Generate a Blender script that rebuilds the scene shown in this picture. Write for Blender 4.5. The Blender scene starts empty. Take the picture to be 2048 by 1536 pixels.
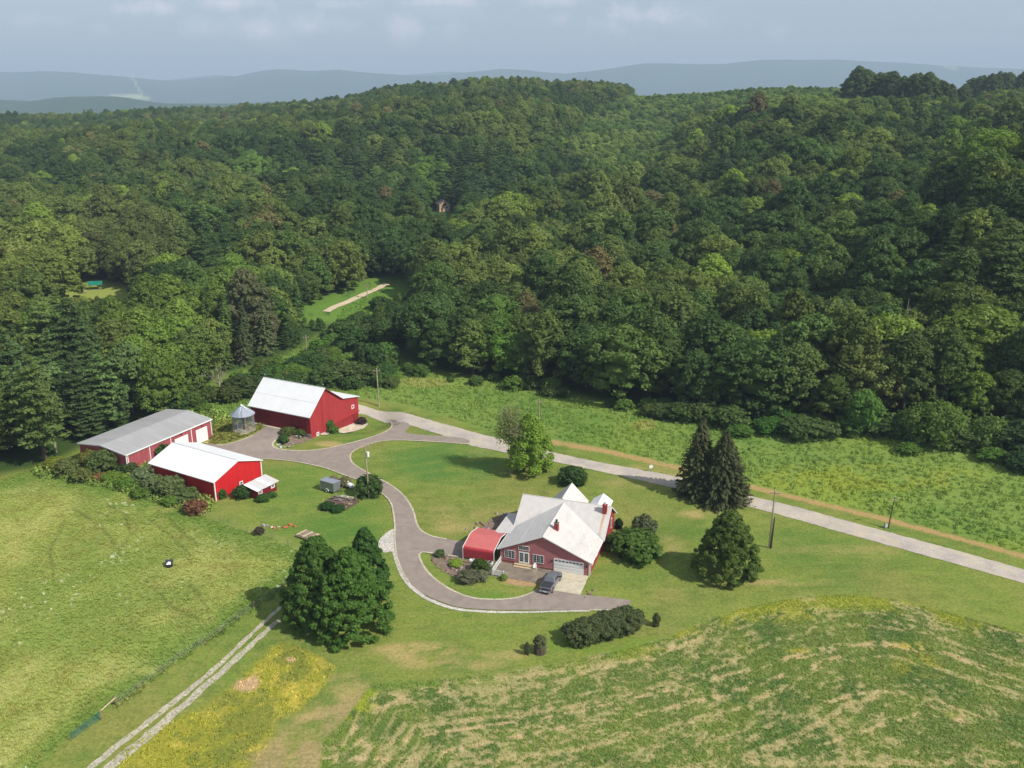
import bpy, bmesh, math, random, time
import numpy as np
from mathutils import Vector, Matrix
from mathutils.geometry import tessellate_polygon

T0 = time.time()
random.seed(7)
RNG = np.random.default_rng(11)
SC = bpy.context.scene
COL = SC.collection

# ------------------------------------------------------------------ camera, world, sun, exposure
F, CX, CY = 1780.0, 1024.0, 768.0            # focal length and centre in pixels of the 2048 px photograph
PITCH = math.atan((CY - 185.0) / F)          # horizon at y = 185
CAMH = 73.0
cam_d = bpy.data.cameras.new('camera')
cam = bpy.data.objects.new('camera', cam_d)
COL.objects.link(cam)
SC.camera = cam
cam.location = (0, 0, CAMH)
cam.rotation_euler = (math.pi / 2 - PITCH, 0, 0)
cam_d.sensor_width = 36.0
cam_d.lens = 36.0 * F / 2048.0
cam_d.clip_start = 1.0
cam_d.clip_end = 60000.0

SUN_EL = math.radians(43.5)
SUN_H = Vector((0.855, -0.519))              # horizontal direction towards the sun
world = bpy.data.worlds.new('World')
SC.world = world
world.use_nodes = True
wn, wl = world.node_tree.nodes, world.node_tree.links
wn.clear()
w_out = wn.new('ShaderNodeOutputWorld')
w_bg = wn.new('ShaderNodeBackground')
w_sky = wn.new('ShaderNodeTexSky')
w_sky.sky_type = 'NISHITA'
w_sky.sun_disc = False
w_sky.sun_elevation = SUN_EL
w_sky.sun_rotation = math.atan2(SUN_H.x, SUN_H.y)
w_sky.altitude = 300
w_sky.air_density = 1.0
w_sky.dust_density = 1.8
w_sky.ozone_density = 1.0
w_bg.inputs['Strength'].default_value = 0.125
wl.new(w_bg.outputs[0], w_out.inputs['Surface'])
# thin summer cumulus: a few small clouds where the photograph has them, the same kind scattered over the rest of the sky
w_tc = wn.new('ShaderNodeTexCoord')
w_n = wn.new('ShaderNodeTexNoise')
w_n.inputs['Scale'].default_value = 34
w_n.inputs['Detail'].default_value = 7
w_n.inputs['Roughness'].default_value = .66
wl.new(w_tc.outputs['Generated'], w_n.inputs['Vector'])
w_n2 = wn.new('ShaderNodeTexNoise')
w_n2.inputs['Scale'].default_value = 7
w_n2.inputs['Detail'].default_value = 5
w_mp = wn.new('ShaderNodeMapping')
w_mp.inputs['Scale'].default_value = (1, 1, 3.2)
wl.new(w_tc.outputs['Generated'], w_mp.inputs[0])
wl.new(w_mp.outputs[0], w_n2.inputs['Vector'])


def wmath(op, a, b_=None, c=None, clamp=False):
    q = wn.new('ShaderNodeMath')
    q.operation = op
    q.use_clamp = clamp
    for i, v in enumerate((a, b_, c)):
        if v is None: continue
        if isinstance(v, (int, float)): q.inputs[i].default_value = v
        else: wl.new(v, q.inputs[i])
    return q.outputs[0]


def dir_of(px, py):
    a, b_ = (px - CX) / F, (py - CY) / F
    return Vector((a, math.cos(PITCH) - b_ * math.sin(PITCH), -math.sin(PITCH) - b_ * math.cos(PITCH))).normalized()


w_mask = None
for px, py, rx, ry, st in [(300, 17, 40, 13, .75), (450, 6, 66, 11, .6), (525, 62, 48, 24, .6), (405, 58, 40, 17, .4), (622, 52, 40, 20, .5), (690, 8, 50, 9, .5), (690, 50, 40, 18, .4), (808, 58, 40, 20, .6), (900, 72, 42, 22, .3),
                           (880, 4, 80, 9, .6), (1285, 32, 84, 20, .8), (1225, 52, 42, 26, .45), (1110, 3, 60, 8, .4), (1125, 38, 20, 10, .35), (1550, 66, 24, 22, .25), (205, 62, 22, 12, .35), (70, 40, 40, 10, .25)]:
    c_ = dir_of(px, py)
    sub = wn.new('ShaderNodeVectorMath')
    sub.operation = 'SUBTRACT'
    wl.new(w_tc.outputs['Generated'], sub.inputs[0])
    sub.inputs[1].default_value = c_
    scl = wn.new('ShaderNodeVectorMath')
    scl.operation = 'MULTIPLY'
    wl.new(sub.outputs[0], scl.inputs[0])
    scl.inputs[1].default_value = (F / rx / 1.3, F / rx / 1.3, F / ry / 1.3)
    ln = wn.new('ShaderNodeVectorMath')
    ln.operation = 'LENGTH'
    wl.new(scl.outputs[0], ln.inputs[0])
    v_ = wmath('SUBTRACT', 1.0, ln.outputs['Value'])
    v_ = wmath('MULTIPLY_ADD', wmath('SUBTRACT', w_n.outputs[0], .5), 3.3, v_)
    v_ = wmath('MULTIPLY', v_, st * 1.0, clamp=True)
    w_mask = v_ if w_mask is None else wmath('MAXIMUM', w_mask, v_)
w_gen = wmath('MULTIPLY', wmath('SUBTRACT', w_n2.outputs[0], .58), 3.0, clamp=True)
w_mask = wmath('MAXIMUM', w_mask, wmath('MULTIPLY', w_gen, .35))
w_mix = wn.new('ShaderNodeMix')
w_mix.data_type = 'RGBA'
wl.new(wmath('MULTIPLY', w_mask, .8, clamp=True), w_mix.inputs[0])
wl.new(w_sky.outputs[0], w_mix.inputs[6])
w_mix.inputs[7].default_value = (13.5, 11.2, 11.4, 1)
w_air = wn.new('ShaderNodeMix')
w_air.data_type = 'RGBA'
w_air.inputs[0].default_value = .5
wl.new(w_mix.outputs[2], w_air.inputs[6])
w_air.inputs[7].default_value = (4.2, 4.5, 4.95, 1)
wl.new(w_air.outputs[2], w_bg.inputs['Color'])

sun_d = bpy.data.lights.new('sun', 'SUN')
sun = bpy.data.objects.new('sun', sun_d)
COL.objects.link(sun)
sun_d.energy = 5.0
sun_d.angle = math.radians(0.53)
sun_d.color = (1.0, 0.955, 0.88)
_sv = Vector((SUN_H.x * math.cos(SUN_EL), SUN_H.y * math.cos(SUN_EL), math.sin(SUN_EL)))
sun.rotation_euler = _sv.to_track_quat('Z', 'Y').to_euler()

SC.view_settings.view_transform = 'Standard'
SC.view_settings.look = 'None'
SC.view_settings.exposure = 0.12
SC.view_settings.gamma = 1.0
SC.view_settings.use_curve_mapping = False
SC.render.engine = 'CYCLES'
SC.cycles.max_bounces = 5
SC.cycles.diffuse_bounces = 3
SC.cycles.glossy_bounces = 2
SC.cycles.transmission_bounces = 3
SC.cycles.transparent_max_bounces = 6
SC.cycles.volume_bounces = 0
SC.cycles.caustics_reflective = False
SC.cycles.caustics_refractive = False
SC.cycles.use_denoising = True


# ------------------------------------------------------------------ small numeric helpers
def srgb(r, g, b):
    return tuple((c / 255 / 12.92) if c / 255 <= 0.04045 else ((c / 255 + 0.055) / 1.055) ** 2.4 for c in (r, g, b))


def sm(a, b, x):
    t = np.clip((x - a) / (b - a), 0, 1)
    return t * t * (3 - 2 * t)


def _hash(ix, iy, seed):
    h = (ix.astype(np.int64) * 374761393 + iy.astype(np.int64) * 668265263 + seed * 1274126177) & 0xffffffff
    h = ((h ^ (h >> 13)) * 1103515245) & 0xffffffff
    h = h ^ (h >> 16)
    return (h & 0xffff) / 65535.0


def vnoise(x, y, seed=0):
    ix, iy = np.floor(x), np.floor(y)
    fx, fy = x - ix, y - iy
    fx, fy = fx * fx * (3 - 2 * fx), fy * fy * (3 - 2 * fy)
    a, b = _hash(ix, iy, seed), _hash(ix + 1, iy, seed)
    c, d = _hash(ix, iy + 1, seed), _hash(ix + 1, iy + 1, seed)
    return (a * (1 - fx) + b * fx) * (1 - fy) + (c * (1 - fx) + d * fx) * fy


def fbm(x, y, scale, octaves=4, seed=0, gain=0.55):
    s, a, n = 0, 1.0, 0
    for k in range(octaves):
        s = s + a * vnoise(x / scale * 2 ** k + 17.3 * k, y / scale * 2 ** k - 9.1 * k, seed + k)
        n += a
        a *= gain
    return s / n


# terrain height: columns are azimuths (given as horizon pixels), rows distances
T_COLS = [-1500, 0, 400, 650, 830, 1000, 1300, 1600, 1850, 2048, 3400]
T_DIST = [0, 180, 220, 260, 300, 350, 450, 600, 750, 900, 1100, 1400, 2000, 3000]
T_Z = np.array([
    [0, 0, 0, 0, 1, 3, 6, 12, 22, 32, 38, 20, -20, -50],
    [0, 0, 0, 0, 1, 3, 6, 12, 22, 32, 38, 20, -20, -50],
    [0, 0, 0, 0, 1, 3, 6, 12, 24, 36, 43, 25, -20, -50],
    [0, 0, 0, 0, 1, 3, 7, 18, 36, 52, 50, 30, -20, -50],
    [0, 0, 0, 0, 1, 3, 8, 24, 48, 67, 66, 40, -10, -50],
    [0, 0, 0, 0, 2, 4, 10, 27, 52, 75, 72, 50, 0, -50],
    [0, 0, 0, 1, 4, 7, 13, 22, 42, 64, 66, 62, 20, -50],
    [0, 0, 1, 6, 12, 16, 26, 60, 69, 72, 74, 72, 40, -50],
    [0, 0, 4, 14, 23, 27, 24, 61, 69, 72, 74, 74, 60, -50],
    [0, 0, 6, 22, 36, 45, 34, 56, 68, 74, 77, 77, 60, -50],
    [0, 0, 6, 22, 34, 40, 42, 58, 68, 74, 77, 77, 60, -50]], float)
_fd = np.arange(0, 3201, 10.0)
_T = np.array([np.interp(_fd, T_DIST, r) for r in T_Z])
_k = np.exp(-np.linspace(-2, 2, 7) ** 2)
_k /= _k.sum()
_T = np.array([np.convolve(np.pad(r, 3, mode='edge'), _k, 'valid') for r in _T])
BUMP = (-56.15, 187.5)
DIP = (-36.5, 197.5)


def terr(x, y):
    x, y = np.asarray(x, float), np.asarray(y, float)
    d = np.hypot(x, y)
    yy = np.maximum(y, 1e-3)
    c = np.clip(1024 + 1873 * x / yy, -1499, 3399)
    c = np.where(y <= 0, np.where(x < 0, -1499, 3399), c)
    ci = np.interp(c, T_COLS, np.arange(len(T_COLS)))
    i0 = np.clip(np.floor(ci).astype(int), 0, len(T_COLS) - 2)
    fc = ci - i0
    fc = fc * fc * (3 - 2 * fc)
    di = np.clip(d / 10.0, 0, len(_fd) - 1.001)
    j0 = di.astype(int)
    fd = di - j0
    z = (_T[i0, j0] * (1 - fd) + _T[i0, j0 + 1] * fd) * (1 - fc) + (_T[i0 + 1, j0] * (1 - fd) + _T[i0 + 1, j0 + 1] * fd) * fc
    ang = np.abs(np.arctan2(x, y))
    z = z * (1 - sm(math.radians(60), math.radians(100), ang) * (d < 1e9))
    z = z + (fbm(x, y, 170, 2, 55) - 0.5) * 34 * sm(380, 560, d) * (1 - sm(760, 900, d) * .6) * (1 - .93 * sm(1150, 1400, c) * sm(470, 600, d))
    z = z + (fbm(x, y, 90, 3, 5) - 0.5) * 9 * sm(290, 420, d) + (fbm(x, y, 420, 2, 9) - 0.5) * 18 * sm(600, 900, d) * (d < 2500)
    z = z + 1.1 * (1 - sm(6, 12.5, np.hypot(x - BUMP[0], y - BUMP[1])))
    z = z - 1.75 * (1 - sm(5.5, 11.5, np.hypot(x - DIP[0], y - DIP[1])))
    return z


CP, SP = math.cos(PITCH), math.sin(PITCH)


def G(px, py, up=0.0):
    """Place on the ground that the photograph shows at pixel (px, py)."""
    a, b = (px - CX) / F, (py - CY) / F
    r = (a, CP - b * SP, -SP - b * CP)
    z = 0.0
    for _ in range(12):
        t = (z - CAMH) / min(r[2], -1e-3)
        x, y = r[0] * t, r[1] * t
        z = 0.5 * z + 0.5 * float(terr(x, y))
    return Vector((x, y, float(terr(x, y)) + up))


def Gfar(px, py, d0=150, d1=3000):
    """First meeting of the pixel's ray with the terrain, marched."""
    a, b = (px - CX) / F, (py - CY) / F
    r = np.array((a, CP - b * SP, -SP - b * CP))
    t = np.linspace(d0, d1, 1500)
    x, y, z = r[0] * t, r[1] * t, CAMH + r[2] * t
    h = z - terr(x, y)
    k = np.argmax(h < 0) if (h < 0).any() else len(t) - 1
    return Vector((x[k], y[k], float(terr(x[k], y[k]))))


def proj(x, y, z):
    zz = y * CP - (z - CAMH) * SP
    zz = np.where(zz > 1, zz, np.nan)
    return CX + F * x / zz, CY - F * (y * SP + (z - CAMH) * CP) / zz, zz


def sdf(poly, X, Y):
    """signed distance (negative inside) to a polygon, all in photograph pixels"""
    P = np.array(poly, float)
    d = np.full(X.shape, 1e18)
    inside = np.zeros(X.shape, bool)
    for i in range(len(P)):
        ax, ay = P[i]
        bx, by = P[(i + 1) % len(P)]
        ex, ey = bx - ax, by - ay
        wx, wy = X - ax, Y - ay
        t = np.clip((wx * ex + wy * ey) / (ex * ex + ey * ey + 1e-9), 0, 1)
        d = np.minimum(d, (wx - ex * t) ** 2 + (wy - ey * t) ** 2)
        cond = (ay > Y) != (by > Y)
        xi = ex * (Y - ay) / (ey if abs(ey) > 1e-9 else 1e-9) + ax
        inside ^= cond & (X < xi)
    d = np.sqrt(d)
    return np.where(inside, -d, d)


def pdist(line, X, Y):
    P = np.array(line, float)
    d = np.full(X.shape, 1e18)
    for i in range(len(P) - 1):
        ax, ay = P[i]
        ex, ey = P[i + 1] - P[i]
        wx, wy = X - ax, Y - ay
        t = np.clip((wx * ex + wy * ey) / (ex * ex + ey * ey + 1e-9), 0, 1)
        d = np.minimum(d, (wx - ex * t) ** 2 + (wy - ey * t) ** 2)
    return np.sqrt(d)


# ------------------------------------------------------------------ outlines traced from the photograph
PASTURE = [(-900, 965), (0, 955), (60, 938), (130, 945), (200, 965), (330, 1003), (440, 1045), (560, 1082), (612, 1108), (598, 1150), (570, 1173),
           (508, 1216), (440, 1265), (365, 1316), (278, 1379), (234, 1412), (180, 1450), (0, 1600), (-300, 1900), (-1500, 1900)]
CROP = [(610, 1700), (648, 1480), (690, 1440), (728, 1385), (745, 1368), (800, 1366), (900, 1356), (1000, 1347), (1120, 1326), (1240, 1301), (1330, 1277),
        (1400, 1247), (1480, 1217), (1560, 1200), (1640, 1190), (1720, 1190), (1800, 1200), (1900, 1225), (2048, 1265), (2500, 1380), (2900, 1900), (500, 1900)]
YELLOW = [(545, 1297), (575, 1290), (625, 1302), (668, 1330), (650, 1372), (600, 1420), (555, 1440), (530, 1500), (450, 1570), (380, 1640), (180, 1640), (250, 1500), (330, 1452), (405, 1420), (470, 1370)]
MEADOW = [(340, 830), (400, 775), (430, 752), (540, 715), (620, 680), (670, 640), (690, 600), (760, 570), (775, 590), (742, 650), (765, 722), (900, 752), (1050, 768),
          (1200, 803), (1400, 833), (1600, 852), (2048, 862), (2600, 885), (2600, 1270), (2048, 1108), (1800, 1040), (1500, 970), (1350, 930), (1110, 883), (1060, 876),
          (980, 862), (880, 831), (800, 808), (716, 796), (600, 822), (540, 838), (470, 838), (420, 852), (400, 840)]
ROUGH = [(415, 850), (470, 838), (545, 838), (535, 852), (505, 868), (460, 884), (420, 892)]
BARE_STRIP = [(1105, 884), (1200, 900), (1350, 934), (1500, 973), (1650, 1010), (1800, 1046), (1920, 1078), (2048, 1113), (2300, 1180)]
FOREST_CUT = [  # everything on the near side of this line is open ground
    (-3000, 962), (-600, 958), (0, 948), (60, 938), (118, 918), (160, 895), (330, 838), (368, 818), (392, 795), (402, 774), (434, 754), (545, 722), (608, 690),
    (650, 660), (678, 630), (694, 599), (745, 570), (762, 566), (778, 585), (748, 640), (768, 705), (900, 748), (1050, 766), (1200, 801), (1400, 831), (1600, 851), (2048, 862), (2700, 880), (4500, 900), (4500, 4000), (-3000, 4000)]
SCRUB = [(1165, 240), (1190, 212), (1300, 190), (1500, 176), (1690, 186), (1760, 215), (1640, 240), (1500, 240), (1380, 262), (1335, 330), (1290, 400), (1225, 405), (1145, 350), (1125, 290)]
DRIVE = [(410, 886), (441, 892), (460, 888), (483, 881), (507, 871), (527, 857), (541, 850), (563, 856), (590, 863), (572, 868), (560, 875), (550, 882), (544, 888), (547, 895), (560, 899), (585, 902),
         (616, 902), (647, 899), (679, 892), (726, 880), (757, 870), (774, 863), (783, 856), (784, 848), (776, 838), (800, 842), (821, 848), (816, 858), (808, 866), (839, 870), (890, 873),
         (938, 878), (940, 889), (873, 884), (788, 880), (754, 884), (730, 892), (711, 900), (701, 908), (700, 919), (708, 930), (730, 943), (767, 962), (790, 976), (806, 990), (820, 1008),
         (828, 1025), (832, 1045), (840, 1061), (861, 1073), (893, 1079), (940, 1085), (938, 1117), (917, 1114), (871, 1109), (850, 1104), (839, 1106), (838, 1114), (848, 1136),
         (861, 1151), (882, 1169), (914, 1187), (947, 1198), (985, 1200), (1017, 1199), (1041, 1195), (1062, 1187), (1076, 1179), (1105, 1181), (1160, 1190), (1212, 1195), (1256, 1200.5), (1262, 1201), (1262, 1201.5), (1261.5, 1204),
         (1258, 1216), (1257, 1220), (1256.5, 1220.3), (1250, 1220.5), (1180, 1221), (1095, 1221), (978, 1221), (929, 1217), (904, 1213), (850, 1192), (818, 1166), (803, 1142), (793, 1114), (789, 1082), (790, 1053), (788, 1033), (784, 1009),
         (773, 994), (758, 983), (735, 970), (716, 960), (687, 950), (656, 938), (641, 934), (600, 925), (562, 920), (524, 918), (430, 915), (400, 905)]
ROAD_TOP = [(330, 770), (400, 771), (460, 776), (540, 788), (620, 796), (680, 804), (730, 812), (800, 824), (880, 846), (960, 868), (1010, 880), (1060, 894), (1110, 906), (1200, 925), (1290, 941), (1350, 953), (1500, 992),
            (1600, 1016), (1700, 1044), (1850, 1084), (2048, 1139), (2300, 1210), (2700, 1325)]
ROAD_BOT = [(330, 775), (400, 777), (460, 783), (540, 797), (620, 808), (680, 818), (730, 829), (800, 845), (880, 869), (935, 890), (1000, 903), (1060, 914), (1110, 924), (1200, 943), (1290, 963), (1350, 977), (1500, 1014),
            (1600, 1041), (1700, 1070), (1850, 1111), (2048, 1167), (2300, 1241), (2700, 1360)]


def forest_sdf(X, Y):
    return -sdf(FOREST_CUT, X, Y)


# ------------------------------------------------------------------ mesh building helpers
def tag(o, label=None, cat=None, group=None, kind=None):
    if label: o['label'] = label
    if cat: o['category'] = cat
    if group: o['group'] = group
    if kind: o['kind'] = kind
    return o


def empty(name, loc=(0, 0, 0), rz=0.0, label=None, cat=None, group=None):
    o = bpy.data.objects.new(name, None)
    o.empty_display_size = 0.3
    o.location = loc
    o.rotation_euler = (0, 0, rz)
    COL.objects.link(o)
    return tag(o, label, cat, group)


def link(name, me, parent=None):
    o = bpy.data.objects.new(name, me)
    COL.objects.link(o)
    if parent is not None:
        o.parent = parent
    return o


def copy_tree(o, parent=None):
    c = o.copy()
    COL.objects.link(c)
    if parent is not None:
        c.parent = parent
    for ch in list(o.children):
        copy_tree(ch, c)
    return c


class MB:
    def __init__(s):
        s.v, s.f = [], []

    def add(s, vs, fs):
        n = len(s.v)
        s.v += [tuple(map(float, p)) for p in vs]
        s.f += [tuple(i + n for i in f) for f in fs]
        return s

    def box(s, x0, x1, y0, y1, z0, z1):
        return s.add([(x0, y0, z0), (x1, y0, z0), (x1, y1, z0), (x0, y1, z0), (x0, y0, z1), (x1, y0, z1), (x1, y1, z1), (x0, y1, z1)],
                     [(0, 3, 2, 1), (4, 5, 6, 7), (0, 1, 5, 4), (1, 2, 6, 5), (2, 3, 7, 6), (3, 0, 4, 7)])

    def slab(s, pts, t=0.1, d=None):
        """flat panel: outline pts, pushed by d (default straight down t)"""
        d = Vector(d) if d is not None else Vector((0, 0, -t))
        n = len(pts)
        vs = [Vector(p) for p in pts]
        return s.add(vs + [p + d for p in vs], [tuple(range(n)), tuple(range(2 * n - 1, n - 1, -1))] + [(i, i + n, (i + 1) % n + n, (i + 1) % n) for i in range(n)])

    def tube(s, pts, radii, n=8):
        pts = [Vector(p) for p in pts]
        if not hasattr(radii, '__len__'): radii = [radii] * len(pts)
        vs, fs = [], []
        for i, p in enumerate(pts):
            d = (pts[min(i + 1, len(pts) - 1)] - pts[max(i - 1, 0)]).normalized()
            a = d.orthogonal().normalized() if abs(d.z) < 0.95 else Vector((1, 0, 0))
            a = (a - d * a.dot(d)).normalized()
            b = d.cross(a)
            for k in range(n):
                w = 2 * math.pi * k / n
                vs.append(p + (a * math.cos(w) + b * math.sin(w)) * radii[i])
        for i in range(len(pts) - 1):
            for k in range(n):
                fs.append((i * n + k, i * n + (k + 1) % n, (i + 1) * n + (k + 1) % n, (i + 1) * n + k))
        fs.append(tuple(reversed(range(n))))
        fs.append(tuple((len(pts) - 1) * n + k for k in range(n)))
        return s.add(vs, fs)

    def lathe(s, prof, n=24, c=(0, 0)):
        vs, fs = [], []
        for r, z in prof:
            for k in range(n):
                w = 2 * math.pi * k / n
                vs.append((c[0] + r * math.cos(w), c[1] + r * math.sin(w), z))
        for i in range(len(prof) - 1):
            for k in range(n):
                fs.append((i * n + k, i * n + (k + 1) % n, (i + 1) * n + (k + 1) % n, (i + 1) * n + k))
        fs.append(tuple(reversed(range(n))))
        fs.append(tuple((len(prof) - 1) * n + k for k in range(n)))
        return s.add(vs, fs)

    def mesh(s, name, mat, smooth=False, bevel=0):
        me = bpy.data.meshes.new(name)
        me.from_pydata(s.v, [], s.f)
        if bevel:
            bm = bmesh.new()
            bm.from_mesh(me)
            bmesh.ops.bevel(bm, geom=bm.edges[:] + bm.verts[:], offset=bevel, segments=2, affect='EDGES', clamp_overlap=True)
            bm.to_mesh(me)
            bm.free()
        me.materials.append(mat)
        if smooth:
            me.polygons.foreach_set('use_smooth', [True] * len(me.polygons))
        me.update()
        return me

    def build(s, name, mat, parent=None, smooth=False, bevel=0):
        return link(name, s.mesh(name, mat, smooth, bevel), parent)


def np_mesh(name, V, Q, mat, k=4, tri=None, smooth=False):
    """V (n,3), Q (m,k) faces, optional extra triangles tri (t,3)"""
    me = bpy.data.meshes.new(name)
    nq = len(Q)
    nt = 0 if tri is None else len(tri)
    me.vertices.add(len(V))
    me.vertices.foreach_set('co', np.asarray(V, np.float32).ravel())
    loops = np.asarray(Q, np.int32).ravel()
    starts = np.arange(nq) * k
    if nt:
        starts = np.concatenate([starts, nq * k + np.arange(nt) * 3])
        loops = np.concatenate([loops, np.asarray(tri, np.int32).ravel()])
    me.loops.add(len(loops))
    me.loops.foreach_set('vertex_index', loops)
    me.polygons.add(nq + nt)
    me.polygons.foreach_set('loop_start', starts.astype(np.int32))
    if smooth:
        me.polygons.foreach_set('use_smooth', np.ones(nq + nt, bool))
    me.update(calc_edges=True)
    me.materials.append(mat)
    return me


# ------------------------------------------------------------------ materials
def newmat(name):
    m = bpy.data.materials.new(name)
    m.use_nodes = True
    nt = m.node_tree
    b = nt.nodes['Principled BSDF']
    return m, nt.nodes, nt.links, b


def noise_node(n, l, scale, detail=4, coord=None, dist=0.0, rough=0.6):
    t = n.new('ShaderNodeTexNoise')
    t.inputs['Scale'].default_value = scale
    t.inputs['Detail'].default_value = detail
    t.inputs['Roughness'].default_value = rough
    t.inputs['Distortion'].default_value = dist
    if coord is not None: l.new(coord, t.inputs['Vector'])
    return t


def ramp(n, l, src, stops):
    r = n.new('ShaderNodeValToRGB')
    e = r.color_ramp.elements
    while len(e) > 1: e.remove(e[-1])
    e[0].position, e[0].color = stops[0][0], (*stops[0][1], 1)
    for p, c in stops[1:]:
        k = e.new(p)
        k.color = (*c, 1)
    l.new(src, r.inputs[0])
    return r


def paint(name, c, c2=None, rough=0.55, metal=0.0, scale=1.5, spec=0.3, bump=0.0, stretch=(1, 1, 1), ribs=None, rib_depth=0.3, dirt=None):
    """painted or weathered surface: two tones by noise, optional ribs (axis, spacing) that shape the relief, optional stains"""
    m, n, l, b = newmat(name)
    tc = n.new('ShaderNodeTexCoord')
    mp = n.new('ShaderNodeMapping')
    mp.inputs['Scale'].default_value = stretch
    l.new(tc.outputs['Object'], mp.inputs[0])
    c2 = c2 or tuple(x * 0.82 for x in c)
    t = noise_node(n, l, scale, 6, mp.outputs[0])
    r = ramp(n, l, t.outputs[0], [(0.3, c2), (0.7, c)])
    col = r.outputs[0]
    if dirt:
        t2 = noise_node(n, l, scale * 0.35, 5, mp.outputs[0], 1.5)
        r2 = ramp(n, l, t2.outputs[0], [(0.52, (0, 0, 0)), (0.72, (1, 1, 1))])
        mx = n.new('ShaderNodeMix')
        mx.data_type = 'RGBA'
        mul = n.new('ShaderNodeMath')
        mul.operation = 'MULTIPLY'
        mul.inputs[1].default_value = 0.6
        l.new(r2.outputs[0], mul.inputs[0])
        l.new(mul.outputs[0], mx.inputs[0])
        l.new(col, mx.inputs[6])
        mx.inputs[7].default_value = (*dirt, 1)
        col = mx.outputs[2]
    l.new(col, b.inputs['Base Color'])
    b.inputs['Roughness'].default_value = rough
    b.inputs['Metallic'].default_value = metal
    b.inputs['Specular IOR Level'].default_value = spec
    if ribs:
        sep = n.new('ShaderNodeSeparateXYZ')
        l.new(tc.outputs['Object'], sep.inputs[0])
        mu = n.new('ShaderNodeMath')
        mu.operation = 'MULTIPLY'
        mu.inputs[1].default_value = 1.0 / ribs[1]
        l.new(sep.outputs[ribs[0]], mu.inputs[0])
        fr = n.new('ShaderNodeMath')
        fr.operation = 'PINGPONG'
        fr.inputs[1].default_value = 0.5
        l.new(mu.outputs[0], fr.inputs[0])
        rr = ramp(n, l, fr.outputs[0], [(0.0, (1, 1, 1)), (0.12, (0, 0, 0))])
        bp = n.new('ShaderNodeBump')
        bp.inputs['Strength'].default_value = rib_depth
        bp.inputs['Distance'].default_value = 0.05
        l.new(rr.outputs[0], bp.inputs['Height'])
        l.new(bp.outputs[0], b.inputs['Normal'])
    elif bump:
        bp = n.new('ShaderNodeBump')
        bp.inputs['Strength'].default_value = bump
        bp.inputs['Distance'].default_value = 0.05
        l.new(t.outputs[0], bp.inputs['Height'])
        l.new(bp.outputs[0], b.inputs['Normal'])
    return m


def foliage(name, base, trans=0.38, var=0.22):
    m, n, l, b = newmat(name)
    geo = n.new('ShaderNodeNewGeometry')
    at = n.new('ShaderNodeAttribute')
    at.attribute_type = 'INSTANCER'
    at.attribute_name = 'tint'
    mr = n.new('ShaderNodeMapRange')
    mr.inputs[3].default_value = 1 - var
    mr.inputs[4].default_value = 1 + var
    l.new(geo.outputs['Random Per Island'], mr.inputs[0])
    vm = n.new('ShaderNodeVectorMath')
    vm.operation = 'SCALE'
    l.new(at.outputs['Vector'], vm.inputs[0])
    l.new(mr.outputs[0], vm.inputs['Scale'])
    v2 = n.new('ShaderNodeVectorMath')
    v2.operation = 'MULTIPLY'
    v2.inputs[1].default_value = base
    l.new(vm.outputs[0], v2.inputs[0])
    l.new(v2.outputs[0], b.inputs['Base Color'])
    b.inputs['Roughness'].default_value = 0.65
    b.inputs['Specular IOR Level'].default_value = 0.18
    tr = n.new('ShaderNodeBsdfTranslucent')
    v3 = n.new('ShaderNodeVectorMath')
    v3.operation = 'MULTIPLY'
    v3.inputs[1].default_value = (1.15, 1.25, 0.6)
    l.new(v2.outputs[0], v3.inputs[0])
    l.new(v3.outputs[0], tr.inputs[0])
    ms = n.new('ShaderNodeMixShader')
    ms.inputs[0].default_value = trans
    l.new(b.outputs[0], ms.inputs[1])
    l.new(tr.outputs[0], ms.inputs[2])
    l.new(ms.outputs[0], n['Material Output'].inputs[0])
    return m


M = {}
M['leaf'] = foliage('leaves', (1.0, 1.0, 1.0))
M['grassblade'] = foliage('grass_blades', (1.0, 1.0, 1.0), 0.25, 0.25)
M['bark'] = paint('bark', srgb(105, 95, 82), srgb(70, 62, 54), 0.9, scale=3, stretch=(1, 1, .2), spec=.1)
M['deadwood'] = paint('bare_branches', srgb(160, 152, 128), srgb(128, 120, 98), 0.9, scale=3, spec=.1)
M['roof_white'] = paint('white_metal_roof', (.80, .80, .79), (.74, .74, .74), 0.45, scale=.5, ribs=(0, .9), rib_depth=.12, dirt=(.68, .68, .67))
M['roof_house'] = paint('house_metal_roof', (.60, .567, .528), (.53, .50, .467), 0.6, scale=1.1, stretch=(1, .4, 1), dirt=(.43, .41, .39), ribs=(0, .6), rib_depth=.1)
M['roof_grey'] = paint('grey_metal_roof', (.40, .39, .385), (.33, .325, .32), 0.5, scale=.9, stretch=(1, .15, 1), ribs=(0, .9), rib_depth=.25, dirt=(.30, .29, .285))
M['barn_red'] = paint('barn_red_boards', srgb(152, 46, 50), srgb(118, 33, 38), 0.6, scale=3.2, stretch=(1, 1, .05), ribs=(0, .3), rib_depth=.5, spec=.2)
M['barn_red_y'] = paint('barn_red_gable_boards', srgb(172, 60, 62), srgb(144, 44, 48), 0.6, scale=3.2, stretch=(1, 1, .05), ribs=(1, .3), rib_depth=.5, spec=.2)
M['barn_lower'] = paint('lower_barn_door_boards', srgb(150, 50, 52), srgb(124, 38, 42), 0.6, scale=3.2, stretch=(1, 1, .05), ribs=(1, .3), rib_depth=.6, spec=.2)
M['barn_door_shaded'] = paint('barn_door_boards_shaded', srgb(128, 34, 42), srgb(100, 27, 34), 0.6, scale=3.2, stretch=(1, 1, .05), ribs=(0, .3), rib_depth=.6, spec=.2)  # wall red darkened: shading that sets the doors apart is put into the colour
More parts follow.
